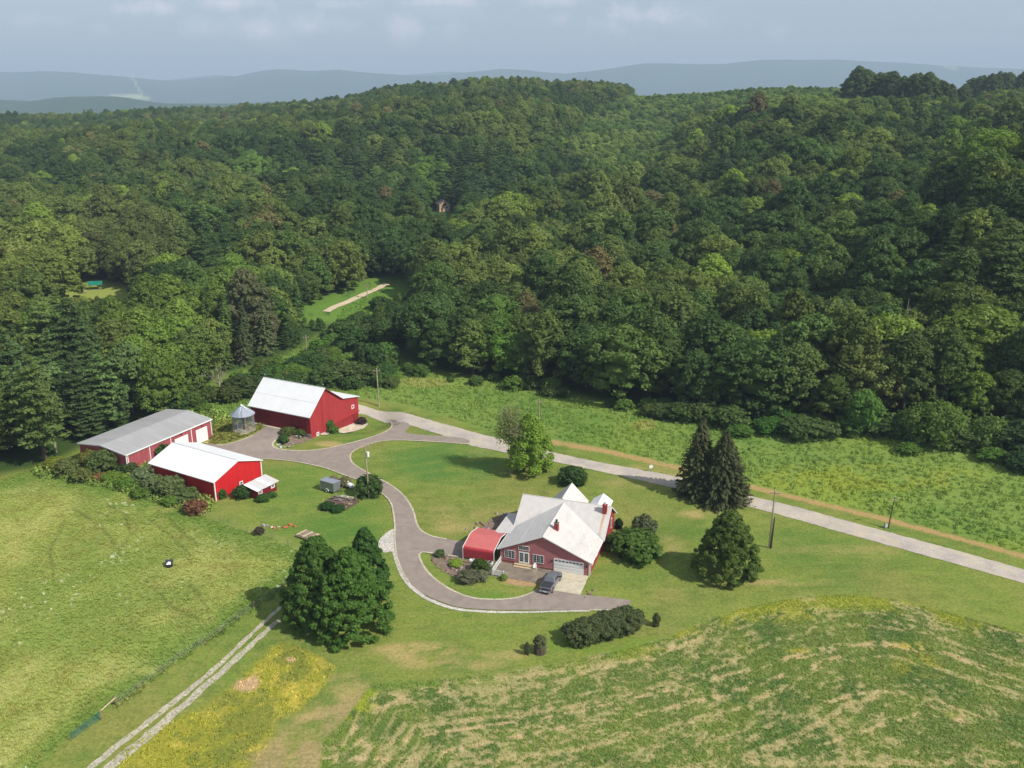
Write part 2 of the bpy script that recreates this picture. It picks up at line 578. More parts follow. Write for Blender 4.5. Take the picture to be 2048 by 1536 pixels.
M['bright_red'] = paint('bright_red_steel', srgb(184, 26, 32), srgb(154, 18, 24), 0.5, scale=3, stretch=(1, 1, .05), ribs=(0, .25), rib_depth=.4, spec=.3)
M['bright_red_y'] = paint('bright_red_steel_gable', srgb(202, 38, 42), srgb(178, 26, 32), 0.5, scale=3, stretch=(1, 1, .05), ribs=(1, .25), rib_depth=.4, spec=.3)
M['faded_red'] = paint('faded_red_steel', srgb(166, 84, 88), srgb(148, 72, 78), 0.6, scale=1.5, stretch=(1, 1, .2), ribs=(0, .3), rib_depth=.5, dirt=srgb(178, 100, 104))
M['coop_red'] = paint('dark_red_boards', srgb(130, 32, 38), srgb(100, 26, 32), 0.7, scale=2, spec=.2)
M['siding'] = paint('house_clapboard_red', srgb(182, 116, 116), srgb(160, 96, 98), 0.7, scale=2.2, stretch=(.25, 1, 3), spec=.2, dirt=srgb(190, 132, 130))
M['siding_back'] = paint('house_wall_red', srgb(158, 60, 60), srgb(140, 52, 54), 0.65, scale=1.2, spec=.2, ribs=(2, .2))
M['carport_red'] = paint('carport_red_steel', srgb(186, 58, 64), srgb(170, 50, 58), 0.35, scale=.6, ribs=(2, .24), rib_depth=.8, spec=.5)
M['carport_roof'] = paint('carport_roof_red_steel', srgb(196, 106, 100), srgb(182, 94, 90), 0.6, scale=.6, ribs=(1, .24), rib_depth=.25, spec=.5)
M['white'] = paint('white_trim_paint', (.80, .80, .78), (.74, .74, .72), 0.4, scale=2, spec=.4)
M['cream'] = paint('cream_paint', srgb(225, 218, 190), srgb(200, 195, 170), 0.6, scale=2)
M['glass'] = paint('dark_window_glass', (.02, .025, .03), (.03, .035, .04), 0.25, scale=1, spec=.35)
M['brick'] = paint('red_chimney_brick', srgb(160, 70, 66), srgb(130, 50, 48), 0.85, scale=9, spec=.1)
M['black'] = paint('black_metal', (.02, .02, .022), (.03, .03, .03), 0.5)
M['galv'] = paint('galvanized_steel', (.62, .65, .70), (.50, .53, .58), 0.32, 0.75, scale=1.5, spec=.5)
M['galv_dull'] = paint('dull_galvanized_steel', (.42, .44, .46), (.34, .36, .38), 0.5, 0.5, scale=3)
M['concrete'] = paint('pale_concrete', srgb(205, 196, 172), srgb(178, 168, 146), 0.85, scale=1.1, spec=.15, bump=.1, dirt=srgb(160, 150, 130))
M['concrete_dark'] = paint('stained_concrete', srgb(140, 128, 112), srgb(105, 96, 86), 0.85, scale=.7, spec=.15, bump=.1, dirt=srgb(165, 152, 132))
M['asphalt'] = paint('worn_asphalt', srgb(152, 139, 128), srgb(136, 124, 115), 0.9, scale=.6, spec=.12, bump=.05, dirt=srgb(122, 114, 106))
M['woodgrey'] = paint('weathered_wood', srgb(160, 145, 122), srgb(110, 98, 84), 0.85, scale=4, stretch=(.3, 1, 1), spec=.1)
M['wooddark'] = paint('dark_boards', srgb(110, 90, 80), srgb(78, 64, 58), 0.85, scale=4, stretch=(.3, 1, 1), spec=.1)
M['woodpale'] = paint('pale_lumber', srgb(205, 185, 150), srgb(170, 150, 118), 0.8, scale=4, stretch=(.3, 1, 1), spec=.1)
M['pole'] = paint('utility_pole_wood', srgb(178, 166, 142), srgb(140, 128, 108), 0.9, scale=2, stretch=(1, 1, .15), spec=.1)
M['poledark'] = paint('dark_pole_wood', srgb(82, 72, 60), srgb(60, 52, 44), 0.9, scale=2, stretch=(1, 1, .15), spec=.1)
M['stone'] = paint('grey_field_stone', srgb(160, 155, 150), srgb(105, 100, 98), 0.9, scale=1.6, spec=.1, bump=.4)
M['stone_brown'] = paint('brown_field_stone', srgb(150, 122, 112), srgb(105, 85, 78), 0.9, scale=1.6, spec=.1, bump=.4)
M['rubber'] = paint('black_rubber', (.02, .02, .02), (.03, .03, .03), 0.8)
M['truck'] = paint('dark_grey_car_paint', srgb(118, 120, 126), srgb(110, 112, 118), 0.3, 0.25, scale=.5, spec=.6)
M['truck_roof'] = M['truck']
M['tonneau'] = paint('black_vinyl_cover', (.035, .035, .04), (.045, .045, .05), 0.45, spec=.4)
M['red_light'] = paint('red_tail_light', (.35, .02, .02), (.3, .02, .02), 0.2, spec=.6)
M['tan_earth'] = paint('tan_earth', srgb(180, 150, 110), srgb(150, 122, 88), 0.95, scale=1.5, spec=.05)
M['far_gravel'] = paint('pale_far_gravel', srgb(205, 190, 162), srgb(188, 170, 140), 0.95, scale=.6, spec=.05)
M['green_roof'] = paint('green_metal_roof', srgb(28, 120, 98), srgb(22, 105, 86), 0.4, scale=.8)
M['brown_wood'] = paint('brown_stained_wood', srgb(120, 82, 56), srgb(96, 64, 44), 0.8, scale=2)
M['shingle'] = paint('grey_brown_shingles', srgb(120, 108, 100), srgb(95, 86, 80), 0.9, scale=3)
M['tan_wall'] = paint('tan_siding', srgb(205, 178, 148), srgb(185, 160, 130), 0.8, scale=2)
M['ac'] = paint('pale_grey_metal', (.6, .6, .6), (.5, .5, .5), 0.5)
M['trailer'] = paint('grey_trailer_skin', (.26, .28, .29), (.22, .24, .25), 0.35, 0.4, scale=.7, spec=.5)
M['trailer_roof'] = paint('trailer_roof_sheet', (.30, .33, .38), (.27, .30, .34), 0.5, 0.2, scale=.7)
M['teal'] = paint('teal_gate_paint', srgb(30, 120, 112), srgb(24, 98, 94), 0.45)
M['yellow'] = paint('yellow_marker_plastic', srgb(210, 200, 70), srgb(190, 180, 60), 0.5)
M['orange'] = paint('orange_rusty_metal', srgb(190, 110, 60), srgb(150, 76, 40), 0.7, scale=4)
M['blue'] = paint('pale_blue_plastic', srgb(190, 205, 225), srgb(165, 185, 210), 0.5)
M['pinkstone'] = paint('terracotta', srgb(190, 110, 90), srgb(165, 90, 72), 0.8, scale=4)


def add_cracks(m, scale, dark, width=.006):
    n, l = m.node_tree.nodes, m.node_tree.links
    b = n['Principled BSDF']
    src = b.inputs['Base Color'].links[0].from_socket
    tc = n.new('ShaderNodeTexCoord')
    wob = noise_node(n, l, 1.1, 4, tc.outputs['Object'])
    ad = n.new('ShaderNodeVectorMath'); ad.operation = 'MULTIPLY_ADD'
    l.new(wob.outputs['Color'], ad.inputs[0]); ad.inputs[1].default_value = (1.6, 1.6, 0); l.new(tc.outputs['Object'], ad.inputs[2])
    v = n.new('ShaderNodeTexVoronoi'); v.feature = 'DISTANCE_TO_EDGE'; v.inputs['Scale'].default_value = scale
    l.new(ad.outputs[0], v.inputs['Vector'])
    r = ramp(n, l, v.outputs['Distance'], [(0, (1, 1, 1)), (width, (.6, .6, .6)), (width * 2.2, (0, 0, 0))])
    gate = noise_node(n, l, .12, 3, tc.outputs['Object'])
    rg = ramp(n, l, gate.outputs[0], [(.45, (0, 0, 0)), (.6, (1, 1, 1))])
    mu = n.new('ShaderNodeMath'); mu.operation = 'MULTIPLY'
    l.new(r.outputs[0], mu.inputs[0]); l.new(rg.outputs[0], mu.inputs[1])
    mx = n.new('ShaderNodeMix'); mx.data_type = 'RGBA'
    l.new(mu.outputs[0], mx.inputs[0]); l.new(src, mx.inputs[6]); mx.inputs[7].default_value = (*dark, 1)
    l.new(mx.outputs[2], b.inputs['Base Color'])


add_cracks(M['asphalt'], .2, srgb(112, 103, 96), .004)


def rust_roof():
    """house roof sheet with a rust run below the chimney (object space)"""
    m = M['roof_house'].copy()
    m.name = 'house_metal_roof_with_rust_run'
    n, l = m.node_tree.nodes, m.node_tree.links
    b = n['Principled BSDF']
    src = b.inputs['Base Color'].links[0].from_socket
    tc = n.new('ShaderNodeTexCoord')
    sep = n.new('ShaderNodeSeparateXYZ')
    l.new(tc.outputs['Object'], sep.inputs[0])
    ns = noise_node(n, l, 1.3, 5, tc.outputs['Object'])

    def mth(op, a, b_=None, c=None):
        q = n.new('ShaderNodeMath')
        q.operation = op
        for i, v in enumerate((a, b_, c)):
            if v is None: continue
            if isinstance(v, (int, float)): q.inputs[i].default_value = v
            else: l.new(v, q.inputs[i])
        return q.outputs[0]
    dx = mth('ABSOLUTE', mth('ADD', mth('SUBTRACT', sep.outputs[0], 14.35), mth('MULTIPLY', mth('SUBTRACT', ns.outputs[0], .5), .5)))
    mask = mth('SUBTRACT', 1.0, mth('MULTIPLY', dx, 3.2))
    mask = mth('MAXIMUM', mask, 0.0)
    up = n.new('ShaderNodeMapRange')
    up.inputs[1].default_value, up.inputs[2].default_value = 12.9, 12.3
    l.new(sep.outputs[1], up.inputs[0])
    fade = n.new('ShaderNodeMapRange')
    fade.inputs[1].default_value, fade.inputs[2].default_value = 8.2, 11.0
    fade.inputs[3].default_value = .45
    l.new(sep.outputs[1], fade.inputs[0])
    mask = mth('MULTIPLY', mth('MULTIPLY', mask, up.outputs[0]), fade.outputs[0])
    mx = n.new('ShaderNodeMix')
    mx.data_type = 'RGBA'
    l.new(mask, mx.inputs[0])
    l.new(src, mx.inputs[6])
    mx.inputs[7].default_value = (*srgb(184, 134, 92), 1)
    l.new(mx.outputs[2], b.inputs['Base Color'])
    return m


M['roof_rust'] = rust_roof()


def gravel_mat(name, c1, c2, c3, patch=None, thr=(.5, .62), grass=None, pscale=.8):
    m, n, l, b = newmat(name)
    tc = n.new('ShaderNodeTexCoord')
    v = n.new('ShaderNodeTexVoronoi')
    v.inputs['Scale'].default_value = 9
    l.new(tc.outputs['Object'], v.inputs['Vector'])
    r = ramp(n, l, v.outputs['Color'], [(0.2, c3), (0.5, c1), (0.8, c2)])
    col = r.outputs[0]
    big = noise_node(n, l, .25, 5, tc.outputs['Object'])
    rb = ramp(n, l, big.outputs[0], [(.35, (.82, .82, .84)), (.65, (1.06, 1.04, 1.0))])
    mm = n.new('ShaderNodeMix')
    mm.data_type = 'RGBA'
    mm.blend_type = 'MULTIPLY'
    mm.inputs[0].default_value = 1
    l.new(col, mm.inputs[6])
    l.new(rb.outputs[0], mm.inputs[7])
    col = mm.outputs[2]
    for pc, th, ps in ((patch, thr, .3), (grass, (.52, .66), pscale)):
        if pc is None: continue
        t = noise_node(n, l, ps, 6, tc.outputs['Object'], .5)
        rr = ramp(n, l, t.outputs[0], [(th[0], (0, 0, 0)), (th[1], (1, 1, 1))])
        mx = n.new('ShaderNodeMix')
        mx.data_type = 'RGBA'
        l.new(rr.outputs[0], mx.inputs[0])
        l.new(col, mx.inputs[6])
        mx.inputs[7].default_value = (*pc, 1)
        col = mx.outputs[2]
    l.new(col, b.inputs['Base Color'])
    b.inputs['Roughness'].default_value = .95
    b.inputs['Specular IOR Level'].default_value = .1
    bp = n.new('ShaderNodeBump')
    bp.inputs['Strength'].default_value = .4
    bp.inputs['Distance'].default_value = .03
    l.new(v.outputs['Distance'], bp.inputs['Height'])
    l.new(bp.outputs[0], b.inputs['Normal'])
    return m


M['road'] = gravel_mat('chip_seal_road', srgb(180, 170, 160), srgb(194, 184, 174), srgb(164, 155, 147), patch=srgb(190, 178, 150), thr=(.45, .75))
M['whitegravel'] = gravel_mat('white_limestone_gravel', srgb(196, 190, 180), srgb(225, 220, 212), srgb(150, 145, 138), grass=srgb(160, 152, 118), pscale=3.0)
M['track'] = gravel_mat('rutted_white_gravel', srgb(180, 172, 152), srgb(205, 198, 182), srgb(150, 142, 118), grass=srgb(124, 128, 64), pscale=2.6)
M['kerb'] = gravel_mat('pale_edging_stone', srgb(196, 186, 164), srgb(214, 206, 186), srgb(165, 155, 135), grass=srgb(138, 134, 88), pscale=4.0)
M['mulch'] = gravel_mat('brown_mulch_and_stone', srgb(128, 108, 98), srgb(158, 138, 128), srgb(92, 78, 66), grass=srgb(96, 108, 52), pscale=.9)

# ground: colour comes from a colour attribute laid over the mesh, fine grain from noise
gm, n, l, b = newmat('ground_cover')
at = n.new('ShaderNodeAttribute')
at.attribute_name = 'cover'
tc = n.new('ShaderNodeTexCoord')
t1 = noise_node(n, l, 2.2, 6, tc.outputs['Object'], .3, .7)
t2 = noise_node(n, l, 9.0, 3, tc.outputs['Object'], 0, .6)
mu = n.new('ShaderNodeMath'); mu.operation = 'MULTIPLY'
l.new(t1.outputs[0], mu.inputs[0]); l.new(t2.outputs[0], mu.inputs[1])
mr = n.new('ShaderNodeMapRange')
mr.inputs[1].default_value, mr.inputs[2].default_value = .14, .37
mr.inputs[3].default_value, mr.inputs[4].default_value = .62, 1.42
l.new(mu.outputs[0], mr.inputs[0])
vs = n.new('ShaderNodeVectorMath'); vs.operation = 'SCALE'
l.new(at.outputs['Color'], vs.inputs[0]); l.new(mr.outputs[0], vs.inputs['Scale'])
l.new(vs.outputs[0], b.inputs['Base Color'])
b.inputs['Roughness'].default_value = .95
b.inputs['Specular IOR Level'].default_value = .05
bp = n.new('ShaderNodeBump')
bp.inputs['Strength'].default_value = .35
bp.inputs['Distance'].default_value = .12
l.new(t1.outputs[0], bp.inputs['Height']); l.new(bp.outputs[0], b.inputs['Normal'])
M['ground'] = gm


# ------------------------------------------------------------------ ground colours
far_road = [Gfar(*p) for p in ((652, 626), (668, 617), (684, 610), (705, 601), (730, 590), (758, 578), (766, 574), (775, 570))]
CROP_EDGE_W = [tuple(G(*q)[:2]) for q in CROP[1:22]]


def cover_colour(x, y, z):
    """linear ground colour by place; x, y, z arrays"""
    X, Y, Z = proj(x, y, z)
    X, Y = np.nan_to_num(X, nan=-9e3), np.nan_to_num(Y, nan=9e3)
    d = np.hypot(x, y)
    C = np.zeros(x.shape + (3,))

    def mixc(c, m):
        nonlocal C
        m = np.clip(m, 0, 1)[..., None]
        C = C * (1 - m) + np.array(c) * m
    n1 = fbm(x, y, 14, 5, 1)
    n2 = fbm(x, y, 4, 4, 21)
    n3 = fbm(x, y, 1.6, 3, 31)
    # lawn
    C[:] = srgb(112, 129, 56)
    mixc(srgb(94, 116, 52), sm(.44, .66, n1))
    mixc(srgb(126, 134, 62), sm(.4, .7, fbm(x, y, 7, 4, 4)) * .5)
    mixc(srgb(128, 128, 66), sm(.52, .72, fbm(x, y, 18, 4, 3)) * .8)
    mixc(srgb(86, 104, 46), sm(.5, .8, n3) * .5)
    mow = fbm(x * .22 + y * .1, y * 1.5 - x * .5, 2.2, 4, 44)
    # mowing lines follow the field edge: bands of distance to it
    cd = sdf(CROP, X, Y)
    band = 0.5 + 0.5 * np.sin(cd * 2 * math.pi / (9 + 0.02 * np.abs(cd)))
    mixc(srgb(122, 128, 64), sm(.5, .95, band) * .6 * (cd > 0) * (Y > 1000) * sm(.3, .6, n2 + .1))
    mixc(srgb(98, 118, 52), sm(.5, .75, mow) * .45)
    mixc(srgb(136, 138, 72), sm(.48, .7, fbm(x * .4 - y * .2, y * 1.3, 1.2, 3, 46)) * .4)
    # lush greener lawn behind the house and below the sheds
    for (cx, cy, rx, ry, s, c) in [(900, 925, 150, 48, .8, (76, 114, 52)), (640, 1030, 130, 60, .75, (88, 118, 48)), (700, 1100, 90, 70, .6, (72, 112, 46)),
                                   (560, 960, 90, 30, .6, (84, 118, 46)), (1350, 1060, 80, 30, .5, (76, 108, 44)), (1620, 1090, 120, 40, .5, (78, 112, 46)),
                                   (1260, 1150, 70, 30, .4, (84, 116, 46)), (960, 1190, 70, 14, .7, (88, 122, 46)), (700, 870, 60, 20, .6, (76, 114, 44)),
                                   (480, 1240, 120, 60, .45, (84, 110, 46)), (1260, 1290, 170, 20, .6, (96, 134, 44)), (1700, 1130, 200, 16, .4, (84, 112, 46))]:
        q = ((X - cx) / rx) ** 2 + ((Y - cy) / ry) ** 2
        mixc(srgb(*c), (1 - sm(.1, 1.3, q + (n1 - .5) * 1.5)) * s * sm(.2, .62, n2 * .5 + mow * .5))
    # worn, dry places
    dry = srgb(172, 150, 100)
    for (cx, cy, rx, ry, s) in [(830, 1305, 110, 22, 1), (900, 1330, 130, 12, .8), (1010, 1310, 60, 10, .6), (885, 1030, 35, 28, .8), (990, 1030, 60, 14, .7), (900, 1055, 70, 12, .6),
                                (660, 888, 26, 6, 1), (1300, 945, 130, 16, .6), (1400, 1028, 50, 9, 1), (1245, 1065, 16, 14, 1), (1360, 1190, 60, 14, .5), (700, 1370, 60, 40, .8), (690, 1410, 30, 40, .9), (620, 1440, 40, 24, 1), (560, 1500, 60, 30, 1), (500, 1545, 70, 30, .9), (640, 1505, 40, 40, .8),
                                (640, 1430, 50, 40, .9), (600, 1500, 70, 60, .9), (1270, 965, 90, 10, .5), (1050, 1165, 45, 8, 1), (1560, 1165, 160, 7, .7), (1340, 1090, 30, 22, .5),
                                (250, 893, 10, 5, 1), (426, 884, 15, 6, 1), (1700, 1100, 160, 10, .45), (1180, 1195, 40, 4, .9), (960, 900, 30, 10, .7), (1050, 1095, 30, 10, .2), (1275, 1269, 18, 4, .9)]:
        q = ((X - cx) / rx) ** 2 + ((Y - cy) / ry) ** 2
        mixc(dry, (1 - sm(.0, 1.5, q + (n1 - .5) * 1.6)) * s * .8 * sm(.42, .62, n2 * .4 + n3 * .25 + mow * .35 + .02))
    # pasture
    p = sm(6, -10, sdf(PASTURE, X, Y) + (n2 - .5) * 24)
    P0 = C.copy()
    C[:] = srgb(142, 149, 78)
    wisp = fbm(x * .35 + y * .9, x * 1.2 - y * .3, 6, 5, 41)
    mixc(srgb(160, 160, 96), sm(.44, .70, wisp) * .6)
    mixc(srgb(120, 134, 64), sm(.42, .66, n1 * .7 + n2 * .3) * .8)
    mixc(srgb(128, 122, 62), sm(.5, .7, n3) * .4)
    mixc(srgb(116, 136, 62), sm(.45, .68, fbm(x, y, 30, 3, 77)) * .8)
    # greener towards the fence and hedge, faint old wheel ruts
    mixc(srgb(94, 122, 50), sm(-60, -6, sdf(PASTURE, X, Y)) * sm(.3, .6, n2 + .12) * .8)
    for ln in ([(215, 1010), (250, 1030), (262, 1070), (235, 1110)], [(300, 1040), (345, 1075), (380, 1110)], [(330, 1030), (360, 1060), (395, 1090)], [(310, 1180), (345, 1215), (410, 1245)], [(375, 1165), (410, 1205), (420, 1240)],
               [(150, 1020), (200, 1050), (230, 1090)], [(130, 1040), (100, 1100), (110, 1170)]):
        mixc(srgb(100, 108, 52), (1 - sm(1.5, 5, pdist(ln, X, Y))) * .5)
    mixc(srgb(205, 205, 175), (sm(.86, .93, vnoise(x / .5, y / .5, 8)) * sm(.58, .7, fbm(x, y, 9, 3, 88))) * .7)
    C = P0 * (1 - p[..., None]) + C * p[..., None]
    # yellow weeds
    p = sm(8, -8, sdf(YELLOW, X, Y) + (n2 - .5) * 26)
    mixc(srgb(140, 138, 52), p)
    mixc(srgb(176, 160, 72), p * sm(.46, .60, n2 * .5 + n3 * .5) * .85)
    mixc(srgb(106, 116, 50), p * sm(.46, .6, n3 * .4 + fbm(x, y, 5, 4, 12) * .6) * .85)
    mixc(srgb(176, 150, 112), p * np.clip((1 - sm(.3, 1, ((X - 490) / 36) ** 2 + ((Y - 1365) / 22) ** 2)) + (1 - sm(.3, 1, ((X - 580) / 14) ** 2 + ((Y - 1320) / 6) ** 2)), 0, 1) * sm(.3, .5, n3))
    soil = sm(14, -14, sdf([(738, 1372), (700, 1385), (640, 1425), (560, 1465), (430, 1570), (640, 1570), (655, 1475), (715, 1415)], X, Y) + (n2 - .5) * 40)
    mixc(srgb(150, 134, 92), soil * sm(.34, .6, n3 * .5 + n2 * .5) * .85)
    # crop field with residue streaks along the rows
    cdn = sdf(CROP, X, Y) + (n2 - .5) * 14
    p = sm(4, -4, cdn)
    P0 = C.copy()
    # rows run parallel to the curved field edge
    dW = pdist(CROP_EDGE_W, x, y) + 1.2 * (fbm(x, y, 25, 2, 66) - .5)
    C[:] = srgb(104, 120, 60)
    mixc(srgb(88, 110, 54), sm(.46, .7, fbm(x, y, 9, 4, 51)))
    mixc(srgb(114, 128, 60), sm(.42, .64, n2) * .7)
    st = fbm(x / 2.6, dW, 1.1, 5, 61, .72)
    st2 = fbm(x / 1.6, dW, .6, 3, 63, .72)
    edge = sm(-60, -8, cdn)
    pat = fbm(x / 1.8, dW, 12, 3, 65)
    s = sm(.52, .64, st * .5 + st2 * .5 + (pat - .5) * .34 + edge * .03)
    mixc(srgb(168, 154, 110), s * .7)
    dl = np.abs((dW / 7.4 + .35) % 1 - .5)
    dl2 = np.abs((dW / 1.5) % 1 - .5)
    mixc(srgb(172, 156, 112), (1 - sm(.035, .09, dl)) * sm(.38, .58, st2 * .6 + pat * .4) * .7)
    mixc(srgb(150, 144, 96), (1 - sm(.1, .3, dl2)) * sm(.40, .6, st2) * .35)
    for ln, w in (([(700, 1500), (900, 1462), (1060, 1440), (1250, 1400), (1400, 1365), (1560, 1322), (1700, 1296)], 4), ([(640, 1515), (820, 1520), (1000, 1480), (1150, 1450), (1300, 1425), (1450, 1390), (1600, 1340), (1720, 1300)], 5),
                  ([(1570, 1318), (1650, 1296), (1760, 1286), (1900, 1310), (2048, 1370)], 6), ([(1640, 1490), (1800, 1440), (1900, 1400)], 4), ([(1650, 1405), (1720, 1388), (1830, 1370)], 5), ([(1160, 1345), (1300, 1312), (1400, 1270)], 9), ([(740, 1420), (800, 1395), (890, 1378)], 13),
                  ([(700, 1450), (740, 1480), (690, 1510)], 18), ([(1900, 1440), (1990, 1425)], 9)):
        mixc(srgb(184, 162, 122), (1 - sm(w * .4, w * 1.5, pdist(ln, X, Y) + (n3 - .5) * w)) * sm(.42, .6, n3 * .5 + st2 * .5) * .85)
    rim = sm(-34, -6, cdn)
    mixc(srgb(136, 142, 50), rim * sm(.36, .56, n2) * .9 * sm(1000, 1400, X))
    mixc(srgb(104, 128, 50), rim * sm(.4, .6, n3) * .7 * sm(1500, 1100, X))
    for (cx, cy, rx, ry, s_, c) in [(1560, 1228, 130, 22, .6, (156, 152, 58)), (1720, 1208, 150, 18, .6, (148, 152, 60)), (1830, 1292, 60, 10, .7, (168, 152, 58)), (1600, 1302, 36, 7, .6, (160, 148, 60)), (1500, 1298, 40, 10, .6, (130, 134, 46)),
                                    (1840, 1330, 70, 30, .6, (146, 140, 48)), (725, 1402, 34, 30, .95, (146, 154, 50)), (700, 1432, 24, 12, .7, (150, 152, 54)), (1350, 1265, 60, 12, .6, (150, 150, 52)), (1900, 1430, 20, 10, .5, (130, 140, 46))]:
        q = ((X - cx) / rx) ** 2 + ((Y - cy) / ry) ** 2
        mixc(srgb(*c), (1 - sm(.1, 1.2, q + (n2 - .5) * 1.4)) * s_ * sm(.38, .6, n3 * .6 + st2 * .4))
    C = P0 * (1 - p[..., None]) + C * p[..., None]
    # wildflower meadow
    md = sdf(MEADOW, X, Y) + (n2 - .5) * 10
    p = sm(4, -4, md)
    P0 = C.copy()
    C[:] = srgb(114, 134, 62)
    mixc(srgb(100, 126, 56), sm(.42, .66, n1 * .6 + n2 * .4))
    mixc(srgb(126, 142, 56), sm(.45, .66, fbm(x, y, 26, 4, 71)) * sm(700, 1500, X) * .7)
    mixc(srgb(150, 150, 52), (1 - sm(.3, 1, ((X - 1720) / 320) ** 2 + ((Y - 955) / 35) ** 2)) * sm(.4, .6, n2) * .35)
    mixc(srgb(144, 140, 78), ((1 - sm(.3, 1, ((X - 850) / 60) ** 2 + ((Y - 766) / 12) ** 2)) + (1 - sm(.3, 1, ((X - 1290) / 30) ** 2 + ((Y - 850) / 12) ** 2))) * .6)
    C = P0 * (1 - p[..., None]) + C * p[..., None]
    mixc(srgb(128, 130, 64), sm(5, -5, sdf(ROUGH, X, Y)) * sm(.3, .6, n2))
    # raked bare strip along the meadow
    mixc(srgb(166, 138, 92), (1 - sm(2.2, 6.5, pdist(BARE_STRIP, X, Y) + (n3 - .5) * 4)) * sm(.2, .5, n2 + .15) * .95)
    # wood floor and hills
    fs = forest_sdf(X, Y)
    far = (d > 300) | (Y < 700)
    fm = sm(10, -10, fs) * (np.abs(X - 1024) < 4000)
    mixc(srgb(58, 78, 36), fm)
    sc = sm(12, -12, sdf(SCRUB, X, Y) + (n1 - .5) * 30) * (d > 350)
    mixc(srgb(84, 112, 46), sc)
    mixc(srgb(112, 132, 58), sc * sm(.45, .62, fbm(x, y, 30, 4, 91)))
    # mown clearing with the pavilion, far fields on the ridge
    cl = sm(3, -3, sdf([(120, 600), (135, 572), (190, 560), (250, 566), (255, 590), (225, 625), (170, 630), (125, 615)], X, Y)) * (d > 250) * (d < 900)
    mixc(srgb(136, 146, 72), cl)
    if 'far_road' in globals():
        fr_d = np.min([np.hypot(x - q.x, y - q.y) for q in far_road], axis=0)
        mixc(srgb(98, 128, 52), (1 - sm(9, 20, fr_d)) * sm(.2, .5, n2 + .1))
    ridge = (d > 640) & (X > 1160)
    mixc(srgb(96, 128, 60), ridge * sm(.3, .5, fbm(x, y, 200, 2, 14)) * .9 * (sdf(SCRUB, X, Y) > 0))
    ff = ((X > 1560) & (X < 1700) & (d > 700) & (d < 840))
    mixc(srgb(190, 172, 112), ff * .9)
    mixc(srgb(180, 160, 104), ((X > 1850) & (d > 600) & (d < 780)) * .85)
    lo = d > 1500
    pt = fbm(x, y, 700, 3, 19)
    mixc(srgb(60, 84, 44), lo * 1.0)
    mixc(srgb(150, 160, 90), lo * sm(.56, .6, pt) * .5)
    behind = (y < 40) & (d < 1500)
    mixc(srgb(92, 112, 50), behind * 1.0)
    # pale powerline cut and farm field on the plain
    return C


# ------------------------------------------------------------------ ground mesh (one sheet to the horizon)
az = np.concatenate([np.linspace(-180, -40, 29)[:-1], np.linspace(-40, 40, 560), np.linspace(40, 180, 29)[1:]])
az = np.radians(az)
rad = [2.0, 15, 30, 45, 58]
while rad[-1] < 250: rad.append(rad[-1] * 1.0036)
while rad[-1] < 1300: rad.append(rad[-1] * 1.012)
while rad[-1] < 15000: rad.append(rad[-1] * 1.06)
rad = np.array(rad)
A_, R_ = np.meshgrid(az, rad)
gx, gy = R_ * np.sin(A_), R_ * np.cos(A_)
gz = terr(gx, gy)
nr, na = gx.shape
V = np.stack([gx.ravel(), gy.ravel(), gz.ravel()], 1)
i0 = (np.arange(nr - 1)[:, None] * na + np.arange(na - 1)[None, :]).ravel()
Q = np.stack([i0, i0 + 1, i0 + na + 1, i0 + na], 1)[:, ::-1]
me = np_mesh('ground', V, Q, M['ground'], smooth=True)
cc = cover_colour(gx.ravel(), gy.ravel(), gz.ravel())
ca = me.color_attributes.new('cover', 'FLOAT_COLOR', 'POINT')
ca.data.foreach_set('color', np.concatenate([cc, np.ones((len(cc), 1))], 1).astype(np.float32).ravel())
ground = tag(link('ground', me), kind='structure')
print('ground', len(V), time.time() - T0)


# ------------------------------------------------------------------ roads, driveway, paths
def chaikin(p, closed=True, k=1):
    for _ in range(k):
        q = []
        m = len(p) if closed else len(p) - 1
        if not closed: q.append(p[0])
        for i in range(m):
            a, b2 = p[i], p[(i + 1) % len(p)]
            q.append((a[0] * .75 + b2[0] * .25, a[1] * .75 + b2[1] * .25))
            q.append((a[0] * .25 + b2[0] * .75, a[1] * .25 + b2[1] * .75))
        if not closed: q.append(p[-1])
        p = q
    return p


def sheet(name, poly_px, mat, up, smooth=1, label=None):
    pts = [G(*p, up=up) for p in (chaikin(poly_px, True, smooth) if smooth else poly_px)]
    tris = tessellate_polygon([[Vector((p.x, p.y, 0)) for p in pts]])
    bm = bmesh.new()
    vs_ = [bm.verts.new(p) for p in pts]
    for t in tris:
        try: bm.faces.new([vs_[i] for i in t])
        except ValueError: pass
    # subdivide so that it follows the ground
    for _ in range(3):
        long = [e for e in bm.edges if e.calc_length() > 3]
        if long: bmesh.ops.subdivide_edges(bm, edges=long, cuts=1, use_grid_fill=False)
        bmesh.ops.triangulate(bm, faces=[f for f in bm.faces if len(f.verts) > 3])
    for v_ in bm.verts:
        v_.co.z = float(terr(v_.co.x, v_.co.y)) + up
    bmesh.ops.recalc_face_normals(bm, faces=bm.faces)
    if sum(f.normal.z for f in bm.faces) < 0: bmesh.ops.reverse_faces(bm, faces=bm.faces)
    me = bpy.data.meshes.new(name)
    bm.to_mesh(me)
    bm.free()
    me.materials.append(mat)
    return tag(link(name, me), label, kind='structure')


def resample(pts, step):
    P = np.array([(p[0], p[1]) for p in pts], float)
    d = np.concatenate([[0], np.cumsum(np.hypot(*np.diff(P, axis=0).T))])
    m = max(2, int(d[-1] / step) + 1)
    s = np.linspace(0, d[-1], m)
    return np.stack([np.interp(s, d, P[:, 0]), np.interp(s, d, P[:, 1])], 1)


